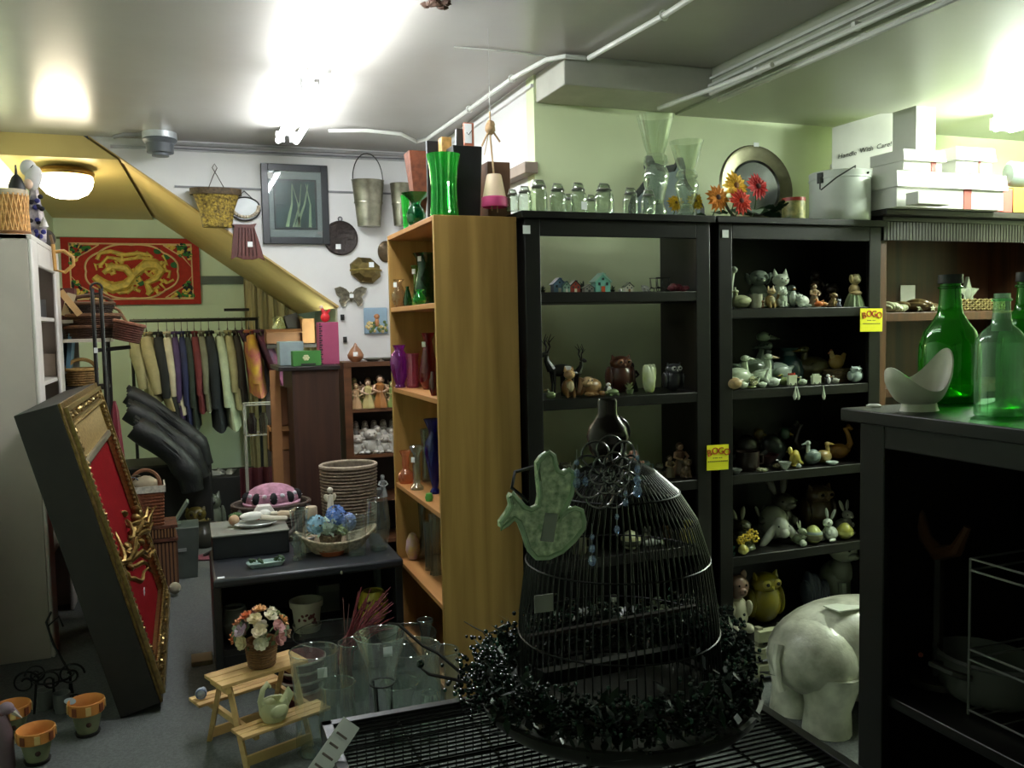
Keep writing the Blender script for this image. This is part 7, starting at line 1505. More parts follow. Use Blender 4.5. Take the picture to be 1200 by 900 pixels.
def cbox(px0, px1, y, z, hz, mt, lab, dy=.14, openb=True):
    x0_, x1_ = fX(px0, y, z), fX(px1, y, z); t = thing('cardboard_box', lab, 'box', ((x0_+x1_)/2, y+dy/2, z)); a = (x1_-x0_)/2; q = dy/2
    mesh_obj('box_body', M().box(-a, a, -q, -q+.006, 0, hz).box(-a, a, q-.006, q, 0, hz).box(-a, -a+.006, -q, q, 0, hz).box(a-.006, a, -q, q, 0, hz).box(-a, a, -q, q, 0, .006), mt, t)
    if openb: mesh_obj('flap', M().box(-a, a, -q-.05, -q, hz-.006, hz, rot=(.5, 0, 0), piv=(0, -q, hz)), mt, t)
    return t
cbox(312, 354, 6.8, zk+.001, .115, cdb2, 'long open cardboard box on the board under the stair'); cbox(354, 370, 6.78, zk+.001, .19, cdb, 'upright cardboard box at the pink box end of the board', openb=False)
t = thing('dark_open_box', 'small dark tilted open box standing in the long cardboard box', 'box', (fX(344, 6.87, zk+.12), 6.87, zk+.01)); mesh_obj('box_body', M().box(-.05, .05, -.03, .03, .03, .22, rot=(0, -.25, 0)), mat('#1f1612', .6), t, bevel=.002)
t = thing('plastic_bag', 'wrinkled clear plastic bag rising out of the long cardboard box', 'bag', (fX(328, 6.87, zk+.1), 6.87, zk+.01)); b = M()
for i in range(8): b.tube([(random.uniform(-.05, .05), 0, .02), (random.uniform(-.05, .05), .01, .12), (random.uniform(-.06, .06), 0, .2)], [.03, .035, .008], 7)
mesh_obj('film', b, glass('#d8dcb8', .7, .15), t)
t = thing('grey_blue_box', 'pale grey-blue box on the brown cabinet beside the green flower box', 'box', onB(338, 5.74)); mesh_obj('box_body', M().box(-.06, .09, -.08, .08, 0, .15), mat('#8c9a9c', .6), t, bevel=.003)
# stack of boxes beside the cabinet
lb = ('lowest', 'second', 'third', 'fourth', 'highest')
zz = FL
for i, (pa, pb, hb, m_) in enumerate(((316, 345, .30, cdb2), (319, 346, .25, cdb), (322, 345, .25, cdb2), (316, 340, .16, cdb), (320, 344, .25, cdb2))):
    cbox(pa, pb, 5.75, zz, hb-.004, m_, lb[i]+' cardboard box in the narrow stack beside the brown cabinet', openb=(i == 3)); zz += hb
t = thing('tan_strip_panel', 'narrow brown fibreboard strip leaning on the box stack', 'board', (fX(325, 5.6, .8), 5.6, FL)); mesh_obj('board', M().box(-.03, .03, -.01, .01, 0, at(325, 430, Y=5.6).z-FL-.02), cdb, t)
t = thing('white_wire_shelf', 'white wire shelf basket with glassware behind the cardboard stack', 'rack', (fX(305, 6.6, .6), 6.6, FL)); ww = mat('#a8a8a0', .4, .3); zt_ = at(305, 473, Y=6.6).z-FL
for z in (zt_, zt_-.22): mesh_obj('rail', M().tube([(-.1, -.1, z), (.12, -.1, z), (.12, .1, z), (-.1, .1, z)], .006, 5, closed=True), ww, t)
for x in (-.1, .12): mesh_obj('post', M().tube([(x, -.1, 0), (x, -.1, zt_)], .006, 5), ww, t); mesh_obj('post', M().tube([(x, .1, 0), (x, .1, zt_)], .006, 5), ww, t)
for i in range(1, 8): mesh_obj('slat_wire', M().tube([(-.1+.0275*i, -.1, zt_-.22), (-.1+.0275*i, .1, zt_-.22)], .003, 4), ww, t)
for i, (x, lab) in enumerate(((-.05, 'dark glass jar on the white wire shelf, clothes side'), (.03, 'clear jar on the white wire shelf, box side'))):
    solo('storage_jar', M().lathe([(0, 0), (.03, 0), (.034, .1), (.02, .13), (.02, .15), (0, .15)], 16), glass('#7a6470', .6) if i == 0 else glass('#b0a8a0', .6), lab, 'jar', (fX(305, 6.6, .6)+x, 6.58, FL+zt_-.214))
t = thing('red_cloth', 'dark red cloth hanging under the white wire shelf', 'cloth', (fX(303, 6.75, .3), 6.75, FL)); b = M(); vs = []
for j in range(2):
    for i in range(21): vs.append((-.13+.013*i, .02*math.sin(i*1.1), .03+j*.52))
b.add(vs, [(i, i+1, 22+i, 21+i) for i in range(20)]); mesh_obj('cloth', b, mat('#4c1420', .85), t)
wicker('brown_wicker_jar', 'small brown wicker basket low beside the cardboard stack', (fX(322, 5.35, .1), 5.42, FL), .07, .07, .42, '#6c4e2c', 12, 16, .9)
t = thing('yellow_toy', 'pale yellow soft toy lying behind the dark planter', 'toy', (fX(298, 5.45, .3), 5.45, FL+.0)); b = M().ell((0, 0, .42), (.07, .05, .06)).ell((-.06, -.02, .40), (.04, .04, .035)).tube([(0, 0, .0), (0, 0, .40)], .05, 8)
mesh_obj('body', b, mat('#8c8450', .9), t)
# figurine shelf unit against the back wall
xa, xb = fX(403, 5.66, 1.2), 1.62; zt_ = at(430, 424, Y=5.66).z; fw = wood('#55341f', '#6c4429', 'x')
t = thing('small_brown_shelf', 'small brown shelf unit crowded with cherub figurines beside the pine bookcase', 'shelf unit', ((xa+xb)/2, 5.82, FL)); a = (xb-xa)/2
mesh_obj('top', M().box(-a, a, -.16, .16, zt_-FL-.03, zt_-FL), fw, t); mesh_obj('side_panel', M().box(-a, -a+.05, -.155, .15, 0, zt_-FL-.03), fw, t); mesh_obj('side_panel', M().box(a-.03, a, -.155, .15, 0, zt_-FL-.03), fw, t); mesh_obj('back_panel', M().box(-a+.05, a-.03, .14, .15, 0, zt_-FL-.03), mat('#241610', .7), t)
SZ = [at(432, 479, Y=5.66).z, at(432, 533, Y=5.66).z, at(432, 585, Y=5.66).z, .1]
for z in SZ: mesh_obj('shelf', M().box(-a+.05, a-.03, -.155, .14, z-FL-.022, z-FL), fw, t)
pal = [('#b8946c', '#c8a880', '#6c4c30'), ('#8c9c58', '#b0a070', '#5c6c34'), ('#c8b87c', '#c8a88c', '#5c4028'), ('#7c8c50', '#c09878', '#3c2c1c'), ('#a8703c', '#c8a080', '#402818')]
adj = ['straw-hatted', 'green-skirted', 'cream-dressed', 'mossy', 'orange-brown']
pos = ['nearest the cabinet side', 'next to the cabinet end', 'third from the cabinet', 'in the middle', 'just past the middle', 'near the pine bookcase', 'half hidden by the pine bookcase']
for i in range(7):
    px = 418+i*7; y = 5.74 if i % 2 else 5.70; zz = SZ[0]+.001; x = fX(px, y, zz); hp = (30, 22, 34, 26, 38, 24, 30)[i]; kk = dep((x, y, zz))/F
    put('garden_figurine', ('person', 'rabbit', 'person', 'bear', 'person', 'flowers', 'person')[i], hp*kk, (x, y, zz), pal[i % 5], adj[i % 5]+' little figurine '+pos[i]+' on the upper cherub shelf', 'figurine', wide=1.15)
for i in range(6):
    px = 419+i*8; y = 5.72; zz = SZ[1]+.001; x = fX(px, y, zz); kk = dep((x, y, zz))/F; hp = (24, 20, 30, 32, 22, 28)[i]
    t = put('cherub_figurine', 'person' if i % 2 else 'bear', hp*kk, (x, y, zz), (('#c0bcb4', '#c8c0b4', '#a8a098')), ('squat', 'standing', 'plump', 'tall', 'round', 'kneeling')[i]+' white cherub '+pos[i]+' on the second cherub shelf', 'figurine', wide=1.2)
    b = M()
    for s in (-1, 1): b.ell((s*.035, .02, hp*kk*.6), (.03, .006, .045), (0, s*.5, 0))
    mesh_obj('wings', b, mat('#b8b4ac', .4), t)
for i in range(9):
    px = 416+i*5.4; y = 5.84; zz = SZ[0]+.001; x = fX(px, y, zz); kk = dep((x, y, zz))/F
    put('packed_figurine', ('person', 'bear', 'rabbit')[i % 3], (34, 26, 30)[i % 3]*kk, (x, y, zz), pal[(i*2+1) % 5], 'small painted garden figurine packed in the back row of the upper cherub shelf', 'figurine', group='figurines in the back row of the upper cherub shelf')
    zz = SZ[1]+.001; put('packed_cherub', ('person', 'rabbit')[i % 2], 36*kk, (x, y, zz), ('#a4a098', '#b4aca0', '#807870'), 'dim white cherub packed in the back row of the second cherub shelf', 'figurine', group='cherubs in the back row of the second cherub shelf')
for i, (px, kd, lab) in enumerate(((425, 'turtle', 'grey bird-bath dish shape on the third cherub shelf'), (440, 'bowl', 'small grey bowl on the third cherub shelf'), (449, 'person', 'white figure on the third cherub shelf behind the oval vase'))):
    zz = SZ[2]+.001; x = fX(px, 5.7, zz); kk = dep((x, 5.7, zz))/F; put('white_ornament', kd, (12, 10, 26)[i]*kk, (x, 5.7, zz), ('#8c908c', '#a0a4a0', '#8c8c88'), lab, 'ornament')
x = fX(417, 5.74, zt_); kk = dep((x, 5.74, zt_))/F
t = thing('gourd_vase', 'brown gourd-shaped vase with a white price square on the small brown shelf', 'vase', (x, 5.74, zt_+.001)); mesh_obj('body', M().lathe([(0, 0), (5*kk, 0), (9*kk, 4*kk), (9.5*kk, 8*kk), (6*kk, 14*kk), (2.6*kk, 18*kk), (1.4*kk, 21*kk), (0, 22*kk)], 24), mat('#8a5c3c', .35, noise=.15, coat=.2), t); mesh_obj('price_tag', M().cb((-.01, -9.2*kk, 9*kk), (.03, .002, .028)), TAG, t)
for px, lab in ((437, 'flat grey dish on the small brown shelf top'), (456, 'flat brown dish on the shelf top next to the pine bookcase')):
    x = fX(px, 5.72, zt_); put('low_dish', 'disc', .022, (x, 5.72, zt_+.001), ('#6c6a60',), lab, 'dish', wide=3)
# stacked hampers on the left floor
x = fX(178, 5.75, .2); wm1 = mat('#5a3320', .75, noise=.45, scale=30, bump=.5, bscale=60)
t = thing('slatted_hamper', 'dark red-brown slatted wicker hamper on the floor under the lined basket', 'hamper', (x, 5.75, FL), .05)
mesh_obj('body', M().box(-.135, .135, -.12, .12, 0, .40), mat('#3a2018', .8), t, bevel=.004)
for i in range(13): mesh_obj('slat', M().box(-.135+i*.0212, -.122+i*.0212, -.128, -.12, .01, .30), mat('#7a5638', .7), t)
for i in range(11): mesh_obj('slat', M().box(.135, .143, -.12+i*.022, -.107+i*.022, .01, .30), mat('#5c3a26', .7), t)
for i in range(16): mesh_obj('lid_slat', M().box(-.14+i*.0178, -.131+i*.0178, -.132, -.12, .335, .385), mat('#86603c', .7), t)
for z in (.31, .39): mesh_obj('lid_band', M().box(-.145, .148, -.134, .125, z, z+.018), wm1, t)
t = thing('lined_basket', 'reddish wicker basket with a white lace lining and hoop handle on the hamper', 'basket', (x-.04, 5.73, FL+.41), .05); hb_ = .235
mesh_obj('body', M().lathe([(0, .004), (.155, .004), (.17, hb_), (.16, hb_), (.145, .02), (0, .02)], 4, sy=.85).rot((0, 0, PI/4)), mat('#6c3a20', .8, noise=.4, scale=30, bump=.8, bscale=70), t, smooth=False); b = M()
for j in range(11):
    z = .01+j*.02; w = .111+.009*j/11
    b.tube([(-w, -w*.87, z), (w, -w*.87, z), (w, w*.87, z), (-w, w*.87, z)], .009, 5, closed=True)
mesh_obj('weave', b, mat('#7c4626', .8, noise=.4, scale=60), t, kind='stuff'); mesh_obj('lace_lining', M().box(-.13, .13, -.114, -.106, hb_-.03, hb_+.01).box(.124, .132, -.11, .1, hb_-.03, hb_+.01), mat('#b8b4a4', .8, noise=.3, scale=60), t)
mesh_obj('handle', M().ring((.02, 0, hb_), .085, .011, 18, 6, ax='y', ry=.095, a0=0, a1=PI), mat('#7a5238', .7), t)
t = thing('cream_cloth_bundle', 'cream cloth bundle sitting in the lined basket', 'cloth', (x-.02, 5.73, FL+.41+hb_-.04)); mesh_obj('bundle', M().ell((0, 0, .05), (.075, .06, .05), n=14, k=8, j=.06).ell((-.05, 0, .04), (.035, .03, .04)), mat('#a89c80', .9, noise=.15), t)
t = thing('blue_hoops', 'thin blue-grey hoops sticking out of the lined basket', 'hoops', (x-.09, 5.70, FL+.41+hb_-.02)); mesh_obj('hoop', M().ring((0, 0, .04), .04, .004, 18, 5, ax='y'), mat('#54606c', .5), t); mesh_obj('hoop', M().ring((.02, .015, .045), .045, .004, 18, 5, ax='y'), mat('#6c6048', .5), t)
t = thing('doll', 'small doll in a pink checked dress lying on the floor beside the hamper', 'doll', (fX(186, 5.62, FL), 5.5, FL), .1); mesh_obj('dress', M().tube([(-.07, 0, .04), (.02, 0, .045), (.06, 0, .045)], [.05, .045, .02], 12), mat('#8c7078', .85, noise=.4, scale=50), t); mesh_obj('head', M().ell((.095, 0, .05), .035), mat('#a09880', .6), t); mesh_obj('legs', M().tube([(-.07, -.02, .03), (-.12, -.03, .02)], .014, 7).tube([(-.07, .02, .03), (-.12, .02, .02)], .014, 7), mat('#8c7c68', .6), t)
t = thing('grey_storage_box', 'dull green-grey plastic storage box next to the slatted hamper', 'box', (fX(213, 5.95, .1), 5.98, FL)); mesh_obj('box_body', M().add([(-.09, -.1, 0), (.09, -.1, 0), (.09, .12, 0), (-.09, .12, 0), (-.11, -.12, .33), (.11, -.12, .33), (.11, .14, .33), (-.11, .14, .33)], [(0,3,2,1),(4,5,6,7),(0,1,5,4),(1,2,6,5),(2,3,7,6),(3,0,4,7)]), mat('#4a524c', .5), t, bevel=.004); mesh_obj('handle_clip', M().box(-.02, .03, -.12, -.105, .18, .2), mat('#8c908c', .4), t)
t = thing('pale_bin_lid', 'pale green-grey plastic lid tilted over the storage box', 'lid', (fX(211, 5.98, .4), 5.98, FL+.335)); mesh_obj('panel', M().box(-.1, .09, -.06, .06, .06, .075, rot=(0, -1.0, 0)).box(-.1, .0, -.05, .05, 0, .012), mat('#6f7c70', .5), t)
for px, pyb, y, w, h, col, nme, lab, cat in ((231, 580, 6.75, .10, .30, '#5c5020', 'brass_figure', 'dull brass-yellow figure on the floor by the jackets', 'figurine'), (246, 590, 6.9, .12, .36, '#5c6254', 'stone_figure', 'tall grey-green garden figure on the alcove floor', 'statue'), (240, 598, 6.7, .09, .2, '#3c3c34', 'dark_pot', 'dark pot before the grey garden figure', 'pot')):
    put(nme, 'owl' if cat != 'pot' else 'jug', h, (fX(px, y, FL), y, FL), (col, col, col), lab, cat)
t = thing('curled_mat', 'grey-green curled foam mat on the floor near the planter', 'mat', (fX(270, 6.9, FL), 6.9, FL)); mesh_obj('mat', M().ring((0, 0, .07), .12, .035, 18, 6, ax='z', ry=.09, a0=0, a1=PI*1.4), mat('#4c5040', .8), t)
t = thing('pink_mat', 'small pink oval mat lying on the dark carpet in the aisle', 'mat', (fX(251, 6.35, FL), 6.35, FL)); mesh_obj('mat', M().lathe([(0, .001), (.13, .001), (.14, .012), (.12, .02), (0, .016)], 24, sy=.6), mat('#6c3844', .85), t); mesh_obj('strap', M().tube([(-.07, 0, .02), (0, 0, .05), (.07, 0, .02)], .012, 6), mat('#231c1e', .7), t)
t = thing('wood_offcut', 'small tan wooden corner piece by the foot of the low table', 'block', (fX(236, 4.35, FL), 4.35, FL)); mesh_obj('block', M().box(-.045, .05, -.06, .06, 0, .022), mat('#7c6c50', .7), t, bevel=.003)
# shelves of baskets behind the grey cabinet
xs0 = fX(70, 5.7, 1.5)
t = thing('basket_stand', 'dark metal stand with white shelf edges holding the pile of brown baskets', 'stand', (fX(100, 6.0, 1.5), 5.85, FL)); dk = mat('#1c1815', .5); kk = 5.4/F
zsh = at(100, 397, Y=5.85).z-FL; zs2 = at(100, 452, Y=5.85).z-FL; a = 19*kk
mesh_obj('shelf', M().box(-a*1.2, a*1.6, -.12, .16, zsh-.02, zsh), mat('#c8c0b0', .5), t); mesh_obj('shelf', M().box(-a*1.2, a*1.3, -.12, .16, zs2-.02, zs2), dk, t); mesh_obj('shelf', M().box(-a*1.2, a*1.3, -.12, .16, .2, .22), dk, t)
for x in (-a*1.15, a*1.25): mesh_obj('post', M().box(x-.012, x+.012, .13, .155, 0, zsh-.02), dk, t); mesh_obj('post', M().box(x-.012, x+.012, -.115, -.09, 0, zsh-.02), dk, t)
bx_ = fX(108, 5.85, 1.6); zz = FL+zsh+.001
wicker('brown_basket', 'lowest wide dark brown basket of the pile beside the black pole', (bx_, 5.86, zz), .155, .12, .07, '#3c2518', 5, 22, .85, rim='#5c3a24')
wicker('brown_basket', 'middle brown basket of the pile with woven sides', (bx_+.01, 5.86, zz+.08), .15, .115, .06, '#4c2f1e', 5, 22, .85, rim='#6c4830')
t = wicker('brown_basket', 'topmost dark basket of the pile with a tall arched handle', (bx_-.005, 5.86, zz+.15), .13, .10, .06, '#2e1f15', 5, 20, .85, rim='#50341f', handle=.06)
t = wicker('red_brown_basket', 'reddish brown round basket tipped at the clothes side of the basket pile', (fX(146, 5.7, 1.55), 5.72, at(146, 400, Y=5.7).z), .085, .085, .11, '#5c3226', 8, 18, .85, rim='#7c4c38'); t.rotation_euler = (0, .25, 0)
t = thing('pole_hook', 'dark bracket arm carrying the tipped red-brown basket', 'bracket', (fX(146, 5.74, 1.5), 5.74, at(146, 404, Y=5.7).z)); mesh_obj('arm', M().tube([(-.16, 0, -.03), (.03, 0, -.015)], .012, 6), dk, t)
t = thing('handle_hoop', 'bent cane handle arching over the basket pile', 'handle', (fX(140, 5.9, 1.6), 5.9, zz+.08)); mesh_obj('cane', M().tube([(-.16, 0, .16), (-.08, -.02, .14), (.0, -.03, .09), (.05, -.03, .0), (.06, -.03, -.06)], .009, 6), mat('#8a6444', .6), t)
zz2 = FL+zs2+.001
wicker('honey_basket', 'honey-coloured open basket on the lower shelf of the basket stand', (fX(96, 5.8, 1.2), 5.82, zz2), .085, .08, .10, '#8a6a3c', 7, 18, .85, rim='#a8844c', handle=.07)
t = thing('black_pole_stand', 'thin black twin-post stand with a white tag beside the basket pile', 'stand', (fX(122, 5.55, 1.0), 5.5, FL)); ztp = at(120, 338, Y=5.5).z-FL
for x in (-.022, .022): mesh_obj('post', M().tube([(x, 0, .02), (x, 0, ztp)], .011, 8), dk, t)
mesh_obj('top_loop', M().ring((0, 0, ztp), .03, .007, 14, 5, ax='y'), dk, t); mesh_obj('foot', M().tube([(-.12, 0, .012), (.12, 0, .012)], .012, 6).tube([(0, -.12, .012), (0, .12, .012)], .012, 6), dk, t); mesh_obj('price_tag', M().box(-.028, -.008, -.014, -.011, ztp*.80, ztp*.80+.03), TAG, t)
for z in (.45, .7): mesh_obj('cross_bar', M().tube([(-.022, 0, ztp*z), (.022, 0, ztp*z)], .007, 5), dk, t)
t = thing('red_umbrella', 'folded dark red umbrella standing beside the black twin-post stand', 'umbrella', (fX(138, 5.6, .7), 5.62, FL)); mesh_obj('canopy', M().lathe([(0, .25), (.02, .27), (.038, .8), (.018, 1.12), (.006, 1.18)], 12, rib=.15, nr=6), mat('#701828', .6), t); mesh_obj('shaft', M().tube([(0, 0, 0), (0, 0, .3)], .005, 6), dk, t)
# small shelf with blue books left of the baskets
t = thing('white_side_shelf', 'narrow white shelf unit between the grey cabinet and the basket stand', 'shelf unit', (fX(78, 5.75, 1.3), 5.9, FL)); zt_ = at(75, 375, Y=5.8).z-FL; zm = at(78, 434, Y=5.8).z-FL; ws = mat('#a8a294', .6)
for z in (zt_, zm, .4): mesh_obj('shelf', M().box(-.1, .045, -.12, .12, z-.02, z), ws, t)
mesh_obj('side_panel', M().box(-.115, -.1, -.12, .12, 0, zt_), ws, t); mesh_obj('back_panel', M().box(-.1, .045, .11, .12, 0, zt_), ws, t)
for i, (c_, lab) in enumerate((('#3c5870', 'tall blue book at the grey cabinet end of the narrow white shelf'), ('#55788c', 'paler blue book leaning on the narrow white shelf'))):
    x = fX(78, 5.75, 1.3)-.045+i*.045; solo('book', M().box(-.012, .012, -.08, .08, 0, zt_-zm-.08, rot=(0, .12*i, 0), piv=(0, 0, 0)), mat(c_, .6), lab, 'book', (x, 5.88, FL+zm+.002), bevel=.002)
t = thing('red_box_tag', 'dark red box with a cream label on top of the narrow white shelf', 'box', (fX(76, 5.8, 1.7), 5.9, FL+zt_+.001)); mesh_obj('box_body', M().box(-.06, .05, -.06, .06, 0, .19), mat('#4c1c1a', .6), t); mesh_obj('label_card', M().box(-.01, .04, -.064, -.061, .02, .16, rot=(0, .3, 0)), mat('#b8a888', .6), t)
t = thing('pale_board', 'pale narrow wooden board leaning over the red box', 'board', at(82, 352, Y=5.72)); mesh_obj('board', M().box(-.018, .018, -.005, .005, -.10, .07, rot=(0, -.6, 0)), mat('#c09a68', .6), t); mesh_obj('string', M().tube([(-.03, 0, .05), (-.04, .1, .0)], .002, 4), dk, t)
t = thing('bamboo_ring', 'D-shaped bamboo bag handle hanging from the far corner of the grey cabinet', 'ring', (fX(74, 5.3, 2.0), 5.3, at(72, 306, Y=5.3).z)); mesh_obj('ring', M().tube([(-.05, 0, .09), (-.045, 0, -.05), (.0, 0, -.06), (.045, 0, -.02), (.045, 0, .02), (.0, 0, .055), (-.04, 0, .05)], .010, 7), mat('#b98a44', .5, noise=.15), t); mesh_obj('strap', M().tube([(-.06, 0, .14), (-.05, 0, .09)], .008, 6), mat('#6c5030', .6), t)
# inside the grey cabinet
gx = GX-.10
for pyv, px, hp, kd, cols, nme, lab, z in ((375, 50, 22, 'mug', ('#c4c8cc', '#5c94c8'), 'blue_white_mug', 'white mug with a blue base inside the grey cabinet', 1.601), (466, 53, 26, 'block', ('#c8b8a8',), 'speckled_box', 'cream box with red speckles on a lower shelf of the grey cabinet', 1.271)):
    y = fY(px, gx, z); k = dep((gx, y, z))/F; t = put(nme, kd, hp*k, (gx, y, z), cols, lab, 'mug' if kd == 'mug' else 'box')
# on top of the grey cabinet
def onG(px, x): z = gt+.001; return (x, fY(px, x, z), z)
x_ = GX-.08; yq = gy0+.14; k = dep((x_, yq, gt))/F
xq = fX(14, yq, gt+.1); t = thing('raffia_drum', 'round basket wrapped in criss-cross raffia with a hide top on the grey cabinet', 'drum', (xq, yq, gt+.001)); R = 17.5*k; h = 54*k
mesh_obj('body', M().lathe([(0, 0), (R*.96, 0), (R, h*.1), (R*.94, h*.5), (R, h*.9)], 28), mat('#a8763e', .8, noise=.3, scale=30), t); b = M()
for i in range(22):
    q = 2*PI*i/22; d = 2*PI*1.6/22; b.tube([(R*1.01*math.cos(q), R*1.01*math.sin(q), h*.08), (R*.97*math.cos(q+d/2), R*.97*math.sin(q+d/2), h*.5), (R*1.02*math.cos(q+d), R*1.02*math.sin(q+d), h*.9)], .004, 4).tube([(R*1.02*math.cos(q), R*1.02*math.sin(q), h*.08), (R*.98*math.cos(q-d/2), R*.98*math.sin(q-d/2), h*.5), (R*1.02*math.cos(q-d), R*1.02*math.sin(q-d), h*.9)], .004, 4)
mesh_obj('raffia_lacing', b, mat('#c8985c', .8, noise=.3, scale=60), t, kind='stuff'); mesh_obj('hide_top', M().lathe([(R*1.03, h*.86), (R*1.05, h*.92), (R*1.02, h*.99), (R*.8, h*1.0), (0, h)], 28), mat('#b0a088', .8, noise=.3, scale=20), t); mesh_obj('base_band', M().ring((0, 0, h*.08), R*1.02, .007, 28, 5), mat('#7a5230', .8), t)
hd = h
def gthing(px, y, zoff=0): return (fX(px, y, gt+.1), y, gt+.001+zoff)
y1_ = yq+.17
t = thing('penguin_ornament', 'dark hooded bottle shape with a pointed top behind the raffia drum', 'ornament', gthing(22, y1_)); kk = dep((x_, y1_, gt))/F; mesh_obj('body', M().lathe([(0, 0), (9*kk, 0), (10*kk, 40*kk), (9*kk, 62*kk), (5*kk, 72*kk), (1.5*kk, 76*kk), (1*kk, 86*kk), (0, 87*kk)], 20), mat('#15120f', .5), t)
y2_ = yq+.30; kk = dep((x_, y2_, gt))/F
t = thing('clown_doll', 'tall jester doll with a white pointed hood and patchwork costume on the grey cabinet', 'doll', gthing(42, y2_))
mesh_obj('hood', M().ell((-.02, 0, 86*kk), (9*kk, 8*kk, 10*kk)).ell((1*kk, -.02, 74*kk), (9*kk, 8*kk, 15*kk), (0, .25, 0)), mat('#c8c4c0', .8, noise=.08), t); mesh_obj('face', M().ell((-4*kk, -.05, 66*kk), (5*kk, 4*kk, 6*kk)), mat('#c8a890', .6), t)
mesh_obj('costume', M().lathe([(0, 0), (9*kk, 0), (10*kk, 20*kk), (6*kk, 45*kk), (4*kk, 62*kk)], 18, rib=.12, nr=6), mat('#5c5468', .8, noise=.6, scale=30, col2='#c8bcb4'), t); b = M(); b2 = M()
for i in range(14): (b if i % 2 else b2).ell((random.uniform(-8, 10)*kk, -8*kk, random.uniform(5, 55)*kk), (.013, .01, .013), n=8, k=5)
mesh_obj('dark_pompom', b, mat('#201c20', .8), t); mesh_obj('blue_pompom', b2, mat('#3c3c80', .8), t); mesh_obj('bell', M().lathe([(0, 30*kk), (4*kk, 20*kk), (5*kk, 17*kk), (0, 17*kk)], 12, c=(10*kk, -.05, 0)), mat('#d0ccc4', .4), t)
mesh_obj('hood_mark', M().tube([(0, -.07, 84*kk), (3*kk, -.075, 87*kk)], .002, 4), INK, t)
yd = gy1-.13; t = thing('dark_fan', 'round dark brown wooden disc standing on the aisle end of the grey cabinet', 'disc', gthing(52, yd)); kk = dep((x_, yd, gt))/F
mesh_obj('disc', M().lathe([(0, -.01), (10*kk, -.01), (11.5*kk, 0), (10*kk, .01), (0, .01)], 24).rot((PI/2, 0, .3)).mv((0, 0, 11.5*kk)), mat('#2a211a', .6, noise=.2), t); mesh_obj('knob', M().ell((0, -.015, 12*kk), (2*kk, .008, 2*kk)), mat('#4a3c30', .5), t)
# ---------------------------------------------------------------- clay pots and wire stand in the corner by the frame
clay = mat('#c8823c', .7, noise=.12); lip = mat('#7a3c1c', .7); bodym = mat('#7c8062', .6, noise=.25, scale=10)
def cpot(px, pyb, wpx, hpx, lab, z=FL, name='painted_clay_pot'):
    p = at(px, pyb, Z=z); k = dep(p)/F; R = wpx*k/2; h = hpx*k*.86; t = thing(name, lab, 'pot', (p.x, p.y, z+.001))
    mesh_obj('saucer', M().lathe([(0, 0), (R*.62, 0), (R*.7, .012), (R*.62, .012), (0, .006)], 24), mat('#1a1613', .6), t)
    mesh_obj('body', M().lathe([(0, .012), (R*.55, .012), (R*.62, h*.2), (R*.8, h*.62), (R*.84, h*.7)], 28), bodym, t); mesh_obj('rim', M().lathe([(R*.86, h*.66), (R*.95, h*.66), (R, h*.98), (R*.96, h), (R*.9, h*.97), (R*.82, h*.7), (R*.6, h*.3), (0, h*.25)], 28), clay, t)
    for i in range(8):
        q = 2*PI*i/8+.2; mesh_obj('painted_square', M().box(-R*.14, R*.14, -.003, .0, h*.70, h*.93).mv((0, -R*.985, 0)).rot((0, 0, q)), lip if i % 2 else mat('#d8b878', .7), t)
    mesh_obj('painted_dot', M().ell((.01, -R*.70, h*.38), (.010, .006, .010)), mat('#3c1c10', .6), t)
    return t
cpot(44, 893, 42, 48, 'front clay pot with orange checked rim, cut close to the picture corner'); cpot(103, 860, 40, 48, 'clay pot with orange checked rim standing next to the leaning frame')
cpot(16, 862, 40, 44, 'clay pot with orange rim behind the front one, touching the scroll stand')
p = at(62, 840, Z=FL); t = thing('scroll_plant_stand', 'black wrought iron scroll stand tangled among the clay pots', 'stand', (p.x, p.y+.06, FL)); ir = mat('#121312', .4, .5)
def spiral(c, R, turns, sgn=1, ax='xz'):
    pts = []
    for i in range(28):
        q = i/27*turns*2*PI; r = R*(1-.75*i/27); pts.append((c[0]+sgn*r*math.cos(q), c[1], c[2]+r*math.sin(q)))
    return pts
k = dep(p)/F
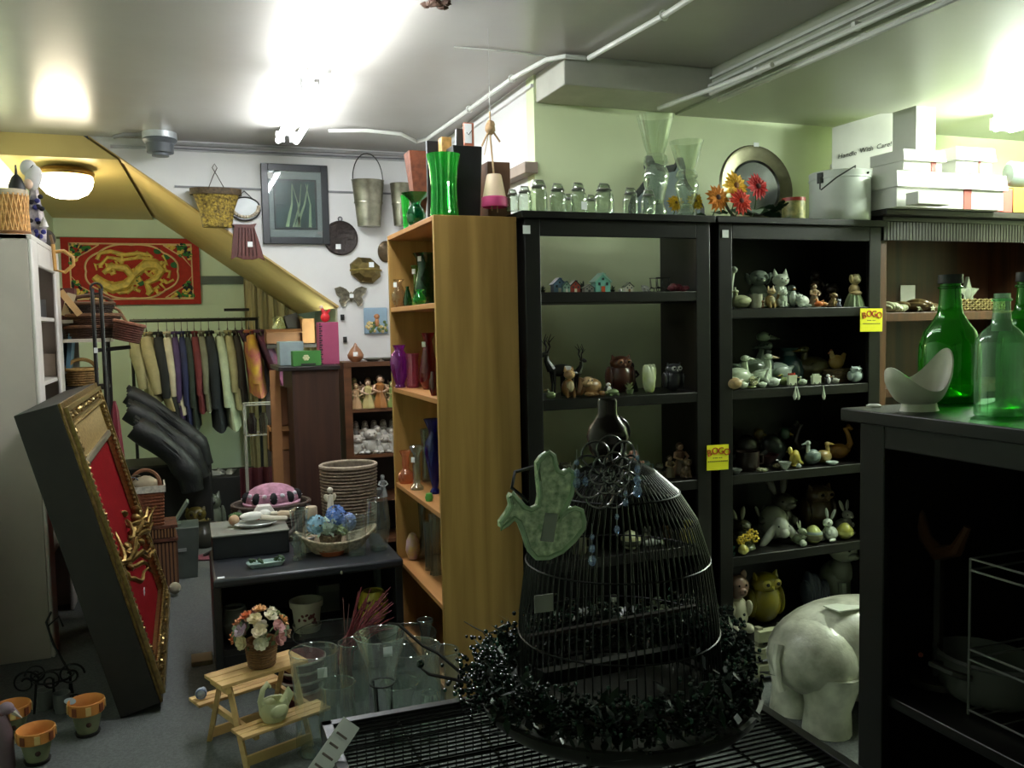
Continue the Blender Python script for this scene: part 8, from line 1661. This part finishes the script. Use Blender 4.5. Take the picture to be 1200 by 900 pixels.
for cxx, czz, R, sg in ((-28, 28, 15, 1), (-2, 26, 13, -1), (20, 30, 15, 1), (24, -6, 13, -1), (-16, 36, 12, -1)):
    mesh_obj('scroll', M().tube(spiral((cxx*k, -.03, (czz+14)*k), R*k, 1.4, sg), .0045, 5), ir, t)
mesh_obj('stem', M().tube([(15*k, 0, 0), (18*k, .02, 40*k), (0, .06, 75*k), (-8*k, .1, 100*k), (-2*k, .1, 112*k)], .005, 5), ir, t); mesh_obj('stem', M().tube([(-6*k, .1, 95*k), (6*k, .1, 105*k), (10*k, .1, 92*k)], .004, 5), ir, t)
for x in (-22, 0, 22): mesh_obj('leg', M().tube([(x*k, 0, 0), (x*k*.8, 0, 40*k)], .005, 5), ir, t)
mesh_obj('ring', M().ring((0, 0, 42*k), 22*k, .0045, 24, 5), ir, t)
for px, py, lab in ((48, 836, 'grey tin cup among the iron scrolls behind the front clay pot'), (68, 840, 'dull silver round tin lying against the iron scrolls')):
    p = at(px, py, Z=FL+.03); put('tin_cup', 'cup', 24*dep(p)/F, (p.x, p.y+.12, FL+.0), ('#777a78', '#777a78'), lab, 'cup')
p = at(82, 822, Y=3.75); solo('white_oval_tag', M().lathe([(0, 0), (.022, 0), (.022, .003), (0, .004)], 18, sy=.6).rot((.9, .3, .2)), mat('#8c9ca0', .5), 'small pale blue oval tag behind the clay pots', 'tag', (p.x, p.y, p.z))
p = at(8, 815, Z=FL+.05); t = thing('pink_bird_figure', 'dusky pink bird-shaped ornament at the picture edge above the clay pots', 'figurine', (fX(8, 3.55, FL), 3.55, FL)); k = dep((0, 3.55, 0))/F
mesh_obj('body', M().tube([(0, 0, 0), (0, 0, 40*k), (-2*k, 0, 60*k)], [9*k, 8*k, 6*k], 10), mat('#6c5860', .5), t); mesh_obj('head', M().ell((3*k, 0, 66*k), (8*k, 6*k, 7*k)).tube([(8*k, 0, 64*k), (15*k, 0, 58*k)], [4*k, 1*k], 8), mat('#7c6874', .5), t); mesh_obj('beak', M().tube([(10*k, -.01, 62*k), (18*k, -.01, 54*k)], [3*k, .5*k], 6), mat('#a8a090', .5), t)
